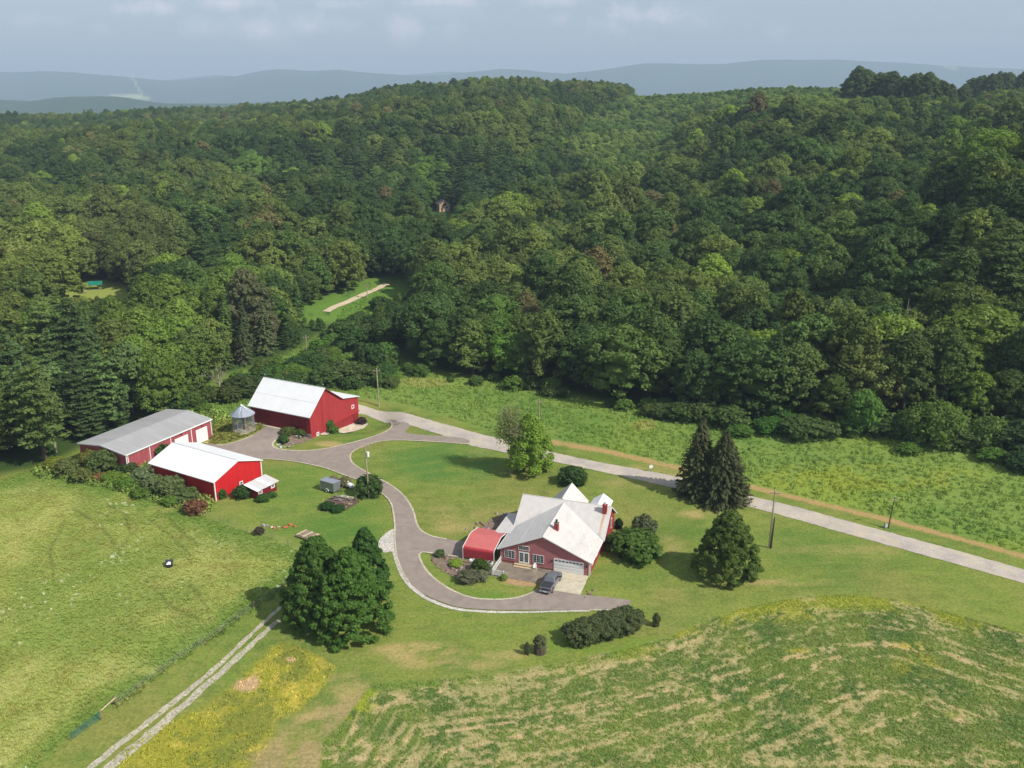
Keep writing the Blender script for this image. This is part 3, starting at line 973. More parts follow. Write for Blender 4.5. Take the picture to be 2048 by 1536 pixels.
def ribbon(name, line_world, w, mat, up, jitter=0.05, step=.6, thick=0.0, cols=2, wfn=None):
    P = resample(line_world, step)
    t = np.gradient(P, axis=0)
    t /= np.linalg.norm(t, axis=1)[:, None] + 1e-9
    nrm = np.stack([-t[:, 1], t[:, 0]], 1)
    vs_, fs_ = [], []
    n_ = len(P)
    for i in range(n_):
        ww = w if wfn is None else wfn(i / (n_ - 1)) * w
        for s in np.linspace(-.5, .5, cols):
            j = (random.random() - .5) * jitter * 2 if abs(s) == .5 else 0
            q = P[i] + nrm[i] * (s * ww + j)
            vs_.append((q[0], q[1], float(terr(q[0], q[1])) + up))
    for i in range(n_ - 1):
        for c_ in range(cols - 1):
            a_ = i * cols + c_
            fs_.append((a_, a_ + 1, a_ + cols + 1, a_ + cols))
    m_ = MB().add(vs_, fs_)
    return m_.build(name, mat)


def strip(name, top, bot, mat, up, nseg=160, cols=7):
    a_ = resample([G(*p)[:2] for p in top], 1.0)
    b_ = resample([G(*p)[:2] for p in bot], 1.0)

    def samp(P, k):
        s = np.linspace(0, len(P) - 1, k)
        return np.stack([np.interp(s, np.arange(len(P)), P[:, 0]), np.interp(s, np.arange(len(P)), P[:, 1])], 1)
    a_, b_ = samp(a_, nseg), samp(b_, nseg)
    ja, jb = (np.random.default_rng(3).random((2, nseg)) - .5) * .25
    vs_, fs_ = [], []
    for i in range(nseg):
        for c_ in range(cols):
            f_ = c_ / (cols - 1)
            q = a_[i] * (1 - f_) + b_[i] * f_
            if c_ == 0: q = q + (a_[i] - b_[i]) / 5 * ja[i]
            if c_ == cols - 1: q = q + (b_[i] - a_[i]) / 5 * jb[i]
            vs_.append((q[0], q[1], float(terr(q[0], q[1])) + up))
    for i in range(nseg - 1):
        for c_ in range(cols - 1):
            k_ = i * cols + c_
            fs_.append((k_, k_ + cols, k_ + cols + 1, k_ + 1))
    return tag(MB().add(vs_, fs_).build(name, mat), kind='structure')


strip('road', ROAD_TOP, ROAD_BOT, M['road'], .05, 340)
tag(ribbon('far_road', [(p.x, p.y) for p in far_road], 3.0, M['far_gravel'], .25, .2, 3), kind='structure')
sheet('driveway', DRIVE, M['asphalt'], .09)
tag(ribbon('path', [G(*p)[:2] for p in ((583, 1196), (560, 1216), (520, 1252), (480, 1290), (440, 1328), (380, 1380), (320, 1425), (275, 1462), (240, 1488), (150, 1560), (60, 1640))], 1.0, M['track'], .04, .12, .9, cols=4, wfn=lambda t: .6 + .45 * t), kind='structure')
tag(ribbon('path', [G(*p)[:2] for p in ((590, 1212), (545, 1252), (505, 1288), (470, 1320), (430, 1356), (380, 1400), (330, 1443), (275, 1490), (235, 1520), (150, 1600), (60, 1690))], 1.2, M['track'], .05, .14, .9, cols=4, wfn=lambda t: .6 + .75 * t), kind='structure')
# pale stone edging round the drive, laid as short stones in runs
EDGES = [(DRIVE[0:5], .3), ([(541, 850), (563, 856), (590, 863)], .5), (DRIVE[8:24], .3), ([(784, 848), (776, 838)], .35), (DRIVE[32:51], .28), (DRIVE[53:67], .3),
         ([(1062, 1187), (1076, 1179)], .2), (DRIVE[76:80], .3), (DRIVE[-19:-1], .26)]
for pl, w in EDGES:
    pw = [tuple(G(*p)[:2]) for p in chaikin(pl, False, 1)]
    tag(ribbon('kerb', pw, w * 1.15, M['kerb'], .115, .025, .8), kind='structure')
tag(ribbon('gravel_verge', [G(*p)[:2] for p in ((790, 1103), (797, 1128), (806, 1152), (822, 1174), (850, 1196), (880, 1209), (905, 1217), (930, 1221), (978, 1224.5), (1040, 1225), (1100, 1223.5), (1180, 1222))], .95, M['whitegravel'], .06, .05, .8, cols=3, wfn=lambda t: 1.0 - .6 * t), kind='structure')
sheet('gravel_patch', [(791, 1056), (778, 1062), (765, 1072), (756, 1084), (758, 1100), (770, 1107), (782, 1102), (792, 1108), (793, 1080)], M['whitegravel'], .055)
sheet('garden_soil', [(862, 1108), (900, 1112), (985, 1128), (984, 1150), (966, 1150), (945, 1168), (925, 1163), (895, 1148), (875, 1135), (862, 1122)], M['mulch'], .05)
sheet('garden_soil', [(1008, 1158), (1020, 1152), (1075, 1166), (1070, 1173), (1040, 1172), (1012, 1166)], M['tan_earth'], .03)
sheet('rock_bed', [(1000, 1028), (1020, 1032), (985, 1062), (950, 1066), (975, 1045)], M['mulch'], .05)
sheet('garden_soil', [(556, 882), (575, 866), (610, 866), (640, 872), (612, 884), (590, 890), (562, 892)], M['mulch'], .04)
print('roads', time.time() - T0)
exec_stage = 1


# ------------------------------------------------------------------ building helpers
def face_pt(o, du, nr, a, out, z):
    return (o[0] + du[0] * a + nr[0] * out, o[1] + du[1] * a + nr[1] * out, z)


def face_box(mb, o, du, nr, a0, a1, z0, z1, out0, out1):
    P = [face_pt(o, du, nr, a, q, z) for z in (z0, z1) for (a, q) in ((a0, out0), (a1, out0), (a1, out1), (a0, out1))]
    return mb.add(P, [(0, 3, 2, 1), (4, 5, 6, 7), (0, 1, 5, 4), (1, 2, 6, 5), (2, 3, 7, 6), (3, 0, 4, 7)])


def window(parent, o, du, nr, a0, a1, z0, z1, sashes=1, rows=2, cols=2, fr=.09, name='window', mun=.03, proud=.07, glass='glass', bottom=None, base=0.0):
    m = MB()
    bt = bottom or fr
    o = (o[0] + nr[0] * base, o[1] + nr[1] * base)
    face_box(m, o, du, nr, a0, a1, z0, z0 + bt, .0, proud)
    face_box(m, o, du, nr, a0, a1, z1 - fr, z1, .0, proud)
    sw = (a1 - a0 - fr) / sashes
    for i in range(sashes + 1):
        a = a0 + i * sw
        face_box(m, o, du, nr, a, a + fr, z0 + bt, z1 - fr, .0, proud)
    f = m.build(name, M['white'], parent)
    mm = MB()
    for i in range(sashes):
        s0, s1 = a0 + i * sw + fr, a0 + (i + 1) * sw
        face_box(MBp := MB(), o, du, nr, s0, s1, z0 + bt, z1 - fr, .0, proud * .45)
        MBp.build('pane', M[glass], f)
        for c_ in range(1, cols):
            a = s0 + (s1 - s0) * c_ / cols
            face_box(mm, o, du, nr, a - mun / 2, a + mun / 2, z0 + bt, z1 - fr, proud * .45, proud * .8)
        for r_ in range(1, rows):
            z = z0 + bt + (z1 - fr - z0 - bt) * r_ / rows
            face_box(mm, o, du, nr, s0, s1, z - mun / 2, z + mun / 2, proud * .46, proud * .78)
    if mm.v: mm.build('glazing_bars', M['white'], f)
    return f


def roof_plane(parent, pts, mat, t=.14, name='roof'):
    m = MB().slab(pts, t)
    return m.build(name, mat, parent)


# ------------------------------------------------------------------ farmhouse
HA = math.radians(-18.33)
house = empty('farmhouse', (-1.756, 129.383, 0), HA, 'red farmhouse with pale cross-gabled metal roofs and white garage door', 'house')
W = 14.75
RX = 7.1                                       # ridge of the front wing
EZ, RZ = 2.72, 5.95


def wing_z(x):                                 # underside of the front wing's roof at x
    return (EZ + (RZ - EZ) * x / RX if x < RX else EZ + (RZ - EZ) * (W - x) / (W - RX)) - .16


MB().add([(0, 0, 0), (W, 0, 0), (W, 0, wing_z(W)), (RX, 0, wing_z(RX)), (0, 0, wing_z(0)), (0, 9, 0), (W, 9, 0), (W, 9, wing_z(W)), (RX, 9, wing_z(RX)), (0, 9, wing_z(0))],
         [(0, 1, 2, 3, 4), (9, 8, 7, 6, 5), (0, 4, 9, 5), (1, 6, 7, 2), (2, 7, 8, 3), (3, 8, 9, 4)]).build('wall', M['siding_back'], house)
# clapboards of the front gable, each board its own piece
z = .05
while z < wing_z(RX) - .1:
    h2 = min(.2, wing_z(RX) - z - .02)

    def xr(zz):
        if zz <= wing_z(0): return 0.0, W
        f = (zz - wing_z(0)) / (wing_z(RX) - wing_z(0))
        return RX * f, W - (W - RX) * f
    (l0, r0), (l1, r1) = xr(z), xr(z + h2)
    MB().add([(l0, -.045, z), (r0, -.045, z), (r1, -.012, z + h2), (l1, -.012, z + h2), (l0, .0, z), (r0, .0, z), (r1, .0, z + h2), (l1, .0, z + h2)],
             [(0, 1, 2, 3), (0, 4, 5, 1), (0, 3, 7, 4), (1, 5, 6, 2), (3, 2, 6, 7)]).build('clapboard', M['siding'], house)
    z += .2
O0, DU, NR = (0, 0), (1, 0), (0, -1)
# openings of the front
window(house, O0, DU, NR, .62, 2.38, 1.0, 2.42, 3, 4, 2, fr=.05, mun=.006, base=.046)
window(house, O0, DU, NR, 5.42, 7.26, .95, 2.38, 3, 4, 2, fr=.05, mun=.006, base=.046)
window(house, O0, DU, NR, 2.98, 4.80, 2.80, 3.62, 1, 3, 6, fr=.07, mun=.006, base=.046)
dr = MB()
for a, b2 in ((3.0, 3.10), (3.86, 3.94), (4.70, 4.80)): face_box(dr, O0, DU, NR, a, b2, .45, 2.5, 0, .06)
face_box(dr, O0, DU, NR, 3.10, 4.70, 2.40, 2.5, 0, .06)
frm = dr.build('door_frame', M['white'], house)
for k, a in enumerate((3.10, 3.94)):
    d_ = window(house, O0, DU, NR, a + .005, a + .755, .46, 2.39, 1, 5, 3, fr=.085, name='door', proud=.06, bottom=.25, mun=.008, base=.046)
    MB().tube([(a + (.70 if k == 0 else .05), -.06, 1.4), (a + (.70 if k == 0 else .05), -.13, 1.4)], .03, 6).build('handle', M['black'], d_)
# garage door: four sections of raised panels, eight small lights
gd = empty('garage_door', (9.02, -.02, .03))
gd.parent = house
for r_ in range(4):
    m = MB().box(0, 4.72, -.05, 0, r_ * .54, r_ * .54 + .525)
    for c_ in range(8):
        if r_ < 3: m.box(.08 + c_ * .585, .08 + c_ * .585 + .46, -.075, -.05, r_ * .54 + .1, r_ * .54 + .43)
    m.build('panel', M['white'], gd)
m = MB()
for c_ in range(8):
    x = .10 + c_ * .585
    MB().add([(x, -.07, 1.80), (x + .42, -.07, 1.80), (x + .42 - (.16 if c_ % 4 < 2 else 0), -.07, 2.0), (x + (.16 if c_ % 4 >= 2 else .0), -.07, 2.0),
              (x, -.05, 1.80), (x + .42, -.05, 1.80), (x + .42, -.05, 2.0), (x, -.05, 2.0)], [(0, 1, 2, 3), (4, 7, 6, 5), (0, 4, 5, 1), (1, 5, 6, 2), (2, 6, 7, 3), (3, 7, 4, 0)]).build('pane', M['glass'], gd)
m = MB()
m.box(8.92, 9.02, -.09, -.02, 0, 2.3).box(13.74, 13.84, -.09, -.02, 0, 2.3).box(9.02, 13.74, -.09, -.02, 2.2, 2.3)
m.build('garage_trim', M['white'], house)
for x in (8.55, 14.3):
    MB().box(x - .07, x + .07, -.18, -.04, 1.55, 1.85).build('wall_lamp', M['black'], house)
MB().box(0, 2.9, -.1, -.045, .38, .52).build('ledger_board', M['brown_wood'], house)
MB().box(6.6, 8.9, -.14, -.045, .05, .3).build('ledger_board', M['brown_wood'], house)
# corner boards, downspouts
for x in (0, W):
    MB().box(x - .08, x + .08, -.09, -.046, 0, wing_z(0) - .02).build('corner_board', M['white'] if x else M['siding'], house)
MB().tube([(W + .5, .3, 2.5), (W + .12, .3, 2.2), (W + .12, .3, .1)], .05, 6).build('downspout', M['white'], house)
MB().tube([(W + .5, 9.5, 2.75), (W + .2, 9.3, 2.2), (W + .75, 9.0, 1.9)], .05, 6).build('downspout', M['white'], house)
MB().tube([(-.5, .1, 2.5), (-.14, .1, 2.3), (-.14, .1, .1)], .05, 6).build('downspout', M['white'], house)
# side windows right wall
for a in (1.6, 4.6):
    window(house, (W, 0), (0, 1), (1, 0), a, a + 1.1, 1.0, 2.1, 1, 2, 2, name='window')
window(house, (15.0, 0), (0, 1), (1, 0), 14.4, 15.2, 1.4, 3.2, 1, 2, 1, name='window')
# main house across the back: ridge at y 13
MX0, MX1, MY0, MY1, MR, MRZ, MEZ = -.05, 15.0, 8.6, 17.4, 13.0, 6.3, 2.95
MB().add([(MX0, MY0, 0), (MX1, MY0, 0), (MX1, MY1, 0), (MX0, MY1, 0), (MX0, MY0, 3.0), (MX1, MY0, 3.0), (MX1, MY1, 3.0), (MX0, MY1, 3.0), (MX0, MR, 6.1), (MX1, MR, 6.1)],
         [(0, 4, 8, 7, 3), (1, 2, 6, 9, 5), (2, 3, 7, 6), (0, 1, 5, 4)]).build('wall', M['siding_back'], house)


def mz(y): return MRZ - abs(y - MR) * (MRZ - MEZ) / (MR - 8.2)


# front slope of the main roof, left and right of the wing (cut along the valleys)
def wz(x, full=RZ): return EZ + .02 + (full - EZ) * x / RX if x < RX else EZ + .02 + (full - EZ) * (W - x) / (W - RX)


OV = .45


def valley_y(x):                               # where wing roof height meets the main front slope
    return MR - (MRZ - wz(x)) / ((MRZ - MEZ) / (MR - 8.2))


xl, xr_ = -.55, 15.15
yl, yrr = valley_y(xl), valley_y(xr_)
ym = valley_y(RX)
roof_plane(house, [(-.45, yl + .05, mz(yl + .05)), (RX, ym, mz(ym) + .0), (RX, MR, MRZ), (-.45, MR, MRZ)], M['roof_house'], .13, 'roof')
roof_plane(house, [(RX, ym, mz(ym)), (xr_ + .2, yrr, mz(yrr)), (xr_ + .2, MR, MRZ), (RX, MR, MRZ)], M['roof_rust'], .13, 'roof')
roof_plane(house, [(-.45, MR, MRZ), (xr_ + .2, MR, MRZ), (xr_ + .2, 17.9, mz(17.9)), (-.45, 17.9, mz(17.9))], M['roof_house'], .13, 'roof')
MB().tube([(-.45, MR, MRZ + .01), (xr_ + .2, MR, MRZ + .01)], .07, 6).build('ridge_cap', M['roof_house'], house)
# fascia on the right gable's back overhang
MB().slab([(xr_ + .22, MR, MRZ - .02), (xr_ + .22, 17.95, mz(17.95) - .02), (xr_ + .22, 17.95, mz(17.95) - .22), (xr_ + .22, MR, MRZ - .22)], d=(.05, 0, 0)).build('fascia', M['white'], house)
MB().slab([(xr_ + .22, yrr, mz(yrr) - .02), (xr_ + .22, MR, MRZ - .02), (xr_ + .22, MR, MRZ - .2), (xr_ + .22, yrr, mz(yrr) - .2)], d=(.05, 0, 0)).build('fascia', M['white'], house)
# front wing roof: each slope in two courses of sheet (the photo shows the lap)
f = -.33


def wingslope(x_a, x_b, name):
    ya, yb = valley_y(x_a), valley_y(x_b)
    return roof_plane(house, [(x_a, f, wz(x_a) + .03), (x_b, f, wz(x_b) + .03), (x_b, yb, wz(x_b) + .03), (x_a, ya, wz(x_a) + .03)], M['roof_house'], .12, name)


wingslope(xl, 3.1, 'roof_panel')
wingslope(3.112, RX, 'roof_panel')
wingslope(RX, 11.1, 'roof_panel')
wingslope(11.112, xr_, 'roof_panel')
MB().tube([(RX, f, RZ + .06), (RX, ym, RZ + .06)], .08, 6).build('ridge_cap', M['roof_house'], house)
for x in (3.106, 11.106):
    MB().box(x - .03, x + .03, f, valley_y(x) - .05, wz(x) + .0, wz(x) + .045).build('lap_seam', M['ac'], house)
# valley flashing
for xa in (xl, xr_):
    MB().tube([(xa, valley_y(xa), wz(xa) + .02), (RX, ym, RZ + .03)], .045, 5).build('valley_flashing', M['ac'], house)
# front bargeboards and eave gutters
for xa in (xl, xr_):
    MB().slab([(xa, f - .01, wz(xa) + .04), (RX, f - .01, RZ + .05), (RX, f - .01, RZ - .14), (xa, f - .01, wz(xa) - .14)], d=(0, -.05, 0)).build('bargeboard', M['white'], house)
    s = -1 if xa < 0 else 1
    MB().box(min(xa, xa + s * .12), max(xa, xa + s * .12), f, valley_y(xa), wz(xa) - .12, wz(xa) - .0).build('gutter', M['white'], house)
# snow guards on the right slope
sg = MB()
for i in range(9):
    for j in range(3):
        x = 12.2 + j * .9 + (i % 2) * .4
        y = .6 + i * .95
        if y < valley_y(x) - .3: sg.box(x - .05, x + .05, y - .03, y + .03, wz(x) + .02, wz(x) + .11)
sg.build('snow_guards', M['ac'], house)['kind'] = 'stuff'


def gable_wing(x0, x1, y0, y1, ez, rz, mat, wall, name='rear_wing'):
    xm = (x0 + x1) / 2
    g = MB().add([(x0 + .3, y0, 0), (x1 - .3, y0, 0), (x1 - .3, y1 - .3, 0), (x0 + .3, y1 - .3, 0), (x0 + .3, y0, ez), (x1 - .3, y0, ez), (x1 - .3, y1 - .3, ez), (x0 + .3, y1 - .3, ez), (xm, y1 - .3, rz - .15)],
                 [(0, 4, 7, 3), (1, 2, 6, 5), (2, 3, 7, 8, 6)]).build('wall', wall, house)
    roof_plane(house, [(x0, y0, ez), (xm, y0, rz), (xm, y1, rz), (x0, y1, ez)], mat)
    roof_plane(house, [(xm, y0, rz), (x1, y0, ez), (x1, y1, ez), (xm, y1, rz)], mat)


gable_wing(3.2, 9.6, 14.0, 20.7, 3.0, 6.15, M['roof_house'], M['siding_back'])
gable_wing(10.35, 13.9, 16.0, 21.3, 3.4, 4.6, M['roof_white'], M['siding_back'])
# lean-to on the left
MB().box(-2.7, -.05, 5.3, 12.3, 0, 2.3).build('wall', M['siding_back'], house)
roof_plane(house, [(-3.0, 4.95, 2.35), (-.02, 4.95, 2.75), (-.02, 12.7, 2.75), (-3.0, 12.7, 2.35)], M['roof_house'])
# chimneys
for (x, y, zb, h, w, capmat) in ((8.3, 3.5, wz(8.3) - .4, 1.6, .34, 'black'), (14.4, 12.0, mz(12.0) - .4, 1.7, .36, 'ac')):
    c_ = MB().box(x - w, x + w, y - w, y + w, zb, zb + h).build('chimney', M['brick'], house)
    MB().box(x - w - .05, x + w + .05, y - w - .05, y + w + .05, zb + h + .002, zb + h + .1).build('chimney_cap', M['concrete_dark'] if capmat == 'black' else M['brick'], c_)
    MB().tube([(x, y, zb + h + .1), (x, y, zb + h + .45)], .13, 10).tube([(x, y, zb + h + .45), (x, y, zb + h + .6)], .22, 10).build('flue', M[capmat], c_)


def hpt(x, y, z=0.0):                          # house frame to world
    c_, s_ = math.cos(HA), math.sin(HA)
    return Vector((-1.756 + x * c_ - y * s_, 129.383 + x * s_ + y * c_, z))


def in_house(o, x=0, y=0, z=0, r=0):
    p = hpt(x, y, z)
    o.location = p
    o.rotation_euler = (0, 0, HA + r)
    return o


# steps, patio, garage apron
st = in_house(empty('front_steps', label='two pale timber steps below the white french doors', cat='steps'))
for k, (y0, z1) in enumerate(((-.62, .36), (-1.1, .18))):
    MB().box(2.35, 5.55, y0, -.045 if k == 0 else -.62, z1 - .06, z1).build('tread', M['woodpale'], st)
    MB().box(2.4, 5.5, y0 + .02, y0 + .06, 0.06, z1 - .062).build('riser', M['woodgrey'], st)
in_house(tag(MB().slab([(-.1, -.05, .07), (9.0, -.05, .07), (10.15, -2.3, .07), (8.6, -4.5, .07), (6.8, -4.7, .07), (3.2, -4.6, .07), (-.1, -4.7, .07)], .12).build('patio', M['concrete_dark']), kind='structure'))
ap = in_house(tag(MB().box(9.0, 14.65, -1.95, -.03, -.05, .11).build('garage_apron', M['concrete']), kind='structure'))
in_house(tag(MB().slab([(10.2, -2.0, .125), (14.7, -2.0, .125), (14.75, -5.9, .125), (10.15, -5.95, .125)], .12).build('garage_apron', M['concrete']), kind='structure'))
# white porch railing in two runs
rl = in_house(empty('porch_railing', label='white picket railing along the left edge of the patio', cat='railing'))


def rail_run(p0, p1, n_post):
    p0, p1 = Vector(p0), Vector(p1)
    L = (p1 - p0).length
    for k in range(n_post):
        q = p0.lerp(p1, k / (n_post - 1))
        MB().box(q.x - .07, q.x + .07, q.y - .07, q.y + .07, .07, 1.2).build('post', M['white'], rl)
    for zz in (.25, 1.05):
        MB().tube([(p0.x, p0.y, zz), (p1.x, p1.y, zz)], .045, 4).build('rail', M['white'], rl)
    m_ = MB()
    k = int(L / .16)
    for i in range(1, k):
        q = p0.lerp(p1, i / k)
        MB().box(q.x - .025, q.x + .025, q.y - .025, q.y + .025, .28, 1.03).build('picket', M['white'], rl)


rail_run((-.02, -.25, 0), (-.02, -4.55, 0), 3)
rail_run((-.02, -4.55, 0), (1.95, -4.6, 0), 2)
# resin chair
ch = in_house(empty('garden_chair', label='white plastic garden chair beside the steps', cat='chair'), 5.95, -.75, .075, .2)
MB().box(-.24, .24, -.24, .22, .40, .44).build('seat', M['white'], ch)
MB().add([(-.24, .2, .44), (.24, .2, .44), (.22, .32, .8), (.12, .36, .95), (-.12, .36, .95), (-.22, .32, .8), (-.24, .23, .44), (.24, .23, .44), (.22, .35, .8), (.12, .39, .95), (-.12, .39, .95), (-.22, .35, .8)],
         [(0, 1, 2, 3, 4, 5), (11, 10, 9, 8, 7, 6)] + [(i, i + 6, (i + 1) % 6 + 6, (i + 1) % 6) for i in range(6)]).build('backrest', M['white'], ch)
for sx in (-.25, .25):
    MB().box(sx - .03, sx + .03, -.24, .26, .62, .66).build('armrest', M['white'], ch)
    for sy in (-.22, .2): MB().box(sx - .025, sx + .025, sy - .025, sy + .025, 0, .62 if sy < 0 else .44).build('leg', M['white'], ch)
# air conditioner
ac = in_house(empty('air_conditioner', label='pale grey air conditioner unit between carport and railing', cat='air conditioner'), -1.25, -1.9, 0)
MB().box(-.4, .4, -.4, .4, .05, .75).build('casing', M['ac'], ac, bevel=.03)
MB().lathe([(.30, .755), (.30, .78), (.05, .79)], 20).build('fan', M['black'], ac)
tk = in_house(tag(MB().tube([(-.6, 0, .32), (-.5, 0, .32), (.5, 0, .32), (.6, 0, .32)], [.12, .3, .3, .12], 14).box(-.4, -.3, -.25, .25, 0, .1).box(.3, .4, -.25, .25, 0, .1).build('white_tank', M['white'], smooth=False), 'low white tank under a blue lid in front of the red carport', 'tank'), -4.3, -1.75, .05)
MB().box(.0, .3, -.15, .15, .6, .68).build('lid', M['blue'], tk)
in_house(tag(MB().box(-2.4, 2.4, -.08, .08, 0, .22).build('timber_edging', M['woodgrey']), 'long grey timber laid along the garden bed before the carport', 'timber'), -5.8, -2.05, .05, -.02)

# ------------------------------------------------------------------ carport
cp = in_house(empty('carport', label='red metal carport with rounded eaves and white trim beside the house', cat='carport'))
prof = [(-.95, .35), (-.95, 2.0), (-.70, 2.2), (2.7, 2.95), (6.2, 2.2), (6.35, 2.0), (6.35, .35)]
cx0, cx1 = -6.35, -.95


def cshell(pr, x0, x1, t=.03):
    m_ = MB()
    n_ = len(pr)
    for i in range(n_ - 1):
        (y0, z0), (y1, z1) = pr[i], pr[i + 1]
        d_ = Vector((0, -(z1 - z0), (y1 - y0))).normalized() * t
        m_.slab([(x0, y0, z0), (x1, y0, z0), (x1, y1, z1), (x0, y1, z1)], d=-d_)
    return m_


cshell(prof[:3], cx0, cx1).build('side_wall', M['carport_red'], cp)
cshell(prof[4:], cx0, cx1).build('side_wall', M['carport_red'], cp)
cshell(prof[2:5], cx0, cx1).build('roof', M['carport_roof'], cp)
k = 0
zz = .4
while zz < 2.0:                                # raised ribs of the front wall sheets
    MB().add([(cx0 + .02, -.955, zz), (cx1 - .02, -.955, zz), (cx1 - .02, -.995, zz + .05), (cx0 + .02, -.995, zz + .05), (cx0 + .02, -.955, zz + .1), (cx1 - .02, -.955, zz + .1)],
             [(0, 1, 2, 3), (3, 2, 5, 4)]).build('rib', M['carport_red'], cp)
    zz += .23
for x in (cx0, cx1):
    MB().tube([(x, y, z_) for y, z_ in [(prof[0][0], 0.0)] + prof[1:-1] + [(prof[-1][0], 0.0)]], .055, 5).build('hoop_frame', M['white'], cp)
for x in (-4.6, -2.8):
    MB().tube([(x, y, z_ - .08) for y, z_ in [(prof[0][0] + .05, 0.0)] + [(a + (.05 if a < 2 else -.05), c_) for a, c_ in prof[1:-1]] + [(prof[-1][0] - .05, 0.0)]], .04, 5).build('hoop_frame', M['galv_dull'], cp)

# ------------------------------------------------------------------ big barn
BA = math.radians(-26.8)
barn = empty('barn', (-59.71, 191.52, 0), BA, 'large dark red bank barn with white metal roof and lean-to on its far side', 'barn')
BL, BD, BV = 17.0, 17.6, 11.4
zf, zr, zv, ze = 5.45, 10.15, 6.0, 4.6
rv = 5.4
LOW = -2.2
MB().add([(0, 0, LOW), (BL, 0, LOW), (BL, BV, LOW), (0, BV, LOW), (0, 0, zf), (BL, 0, zf), (BL, BV, zv - .15), (0, BV, zv - .15), (0, rv, zr - .15), (BL, rv, zr - .15)],
         [(0, 1, 5, 4), (0, 4, 8, 7, 3), (1, 2, 6, 9, 5), (4, 5, 9, 8), (8, 9, 6, 7)]).build('wall', M['barn_red'], barn)
# gable boards on the visible end: upper part proud of the lower storey
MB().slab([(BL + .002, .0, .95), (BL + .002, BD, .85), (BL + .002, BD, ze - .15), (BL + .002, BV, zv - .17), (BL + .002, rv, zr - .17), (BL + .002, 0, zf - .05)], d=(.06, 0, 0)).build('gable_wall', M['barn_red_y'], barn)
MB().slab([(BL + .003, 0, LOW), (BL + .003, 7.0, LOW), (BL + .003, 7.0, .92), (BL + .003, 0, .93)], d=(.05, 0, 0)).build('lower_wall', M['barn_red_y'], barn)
MB().add([(.2, BV, LOW), (BL, BV, LOW), (BL, BD, LOW), (.2, BD, LOW), (.2, BV, zv - .2), (BL, BV, zv - .2), (BL, BD, ze - .2), (.2, BD, ze - .2)], [(1, 2, 6, 5), (2, 3, 7, 6), (3, 0, 4, 7)]).build('lean_to_wall', M['barn_red'], barn)
# pent trim and lower doors
MB().box(BL + .06, BL + .28, 7.1, 17.7, .84, 1.0).build('pent_trim', M['barn_red_y'], barn)
for (a, b2, nm) in ((7.9, 11.65, 'sliding_door'), (11.75, 15.4, 'sliding_door'), (15.55, 17.4, 'door')):
    MB().box(BL + .01, BL + .10, a, b2, -1.75, .8).build(nm, M['barn_lower'], barn)
MB().box(BL + .10, BL + .12, 15.85, 17.1, -1.7, .5).build('door_panel', M['barn_red'], barn)
# seam lines and trims of the gable
for y in (4.3,):
    MB().box(BL + .062, BL + .085, y, y + .1, .95, 8.8).build('batten', M['barn_red_y'], barn)
MB().box(BL + .062, BL + .08, .2, 11.0, 5.35, 5.43).build('belt_board', M['barn_red_y'], barn)
MB().box(BL + .062, BL + .08, .05, 4.2, .86, .94).build('belt_board', M['barn_red_y'], barn)
window(barn, (BL, 0), (0, 1), (1, 0), 14.9, 15.9, 2.2, 3.1, 1, 1, 1, fr=.16, name='window', proud=.13)
w_ = MB()
fr_ = window(barn, (BL, 0), (0, 1), (1, 0), 1.75, 2.65, -.62, .78, 1, 2, 1, fr=.2, name='window', mun=.28, proud=.13)
# long front: doors
MB().box(0, BL, -.04, -.001, 4.25, zf - .3).build('header_board', M['barn_red'], barn)
for (a, b2) in ((1.6, 5.6), (5.68, 8.68), (8.76, 11.75), (11.95, 16.2)):
    MB().box(a, b2, -.13, -.04, 1.15 if a < 11.9 else .95, 4.25).build('sliding_door', M['barn_door_shaded'], barn)
MB().box(1.4, 16.5, -.17, -.10, 4.27, 4.36).build('door_track', M['barn_red'], barn)
MB().box(-.02, BL + .02, -.16, -.0, LOW, 1.05).build('foundation', M['stone'], barn)
MB().box(8.6, 8.76, -.06, -.04, 1.15, 4.25).build('door_gap', M['black'], barn)
# roof: near slope in two courses, far slope, lean-to roof
ov = .45


def bz(y): return zf + .15 + (zr - zf) * y / rv


ylap = 2.3
RW = M['roof_white']
roof_plane(barn, [(-.4, -.5, bz(-.5)), (BL + .45, -.5, bz(-.5)), (BL + .45, ylap, bz(ylap)), (-.4, ylap, bz(ylap))], RW, .1, 'roof_panel')
roof_plane(barn, [(-.4, ylap - .03, bz(ylap) + .03), (BL + .45, ylap - .03, bz(ylap) + .03), (BL + .45, rv, bz(rv)), (-.4, rv, bz(rv))], RW, .1, 'roof_panel')
ar = (bz(rv) - zv - .05) / (BV - rv)
roof_plane(barn, [(-.4, rv, bz(rv)), (BL + .45, rv, bz(rv)), (BL + .45, BV, zv + .05), (-.4, BV, zv + .05)], RW, .1, 'roof')
roof_plane(barn, [(-.2, BV, zv + .05), (BL + .45, BV, zv + .05), (BL + .45, BD + .3, ze), (-.2, BD + .3, ze)], RW, .1, 'lean_to_roof')
MB().slab([(BL + .46, rv, bz(rv) - .03), (BL + .46, BV, zv + .0), (BL + .46, BV, zv - .22), (BL + .46, rv, bz(rv) - .25)], d=(.04, 0, 0)).slab([(BL + .46, -.5, bz(-.5) - .1), (BL + .46, rv, bz(rv) - .1), (BL + .46, rv, bz(rv) - .25), (BL + .46, -.5, bz(-.5) - .25)], d=(.04, 0, 0)).build('bargeboard', M['coop_red'], barn)
MB().box(-.4, BL + .45, -.58, -.5, bz(-.5) - .14, bz(-.5) - .0).build('gutter', M['galv_dull'], barn)
MB().tube([(-.4, rv, bz(rv) + .02), (BL + .45, rv, bz(rv) + .02)], .07, 6).build('ridge_cap', RW, barn)
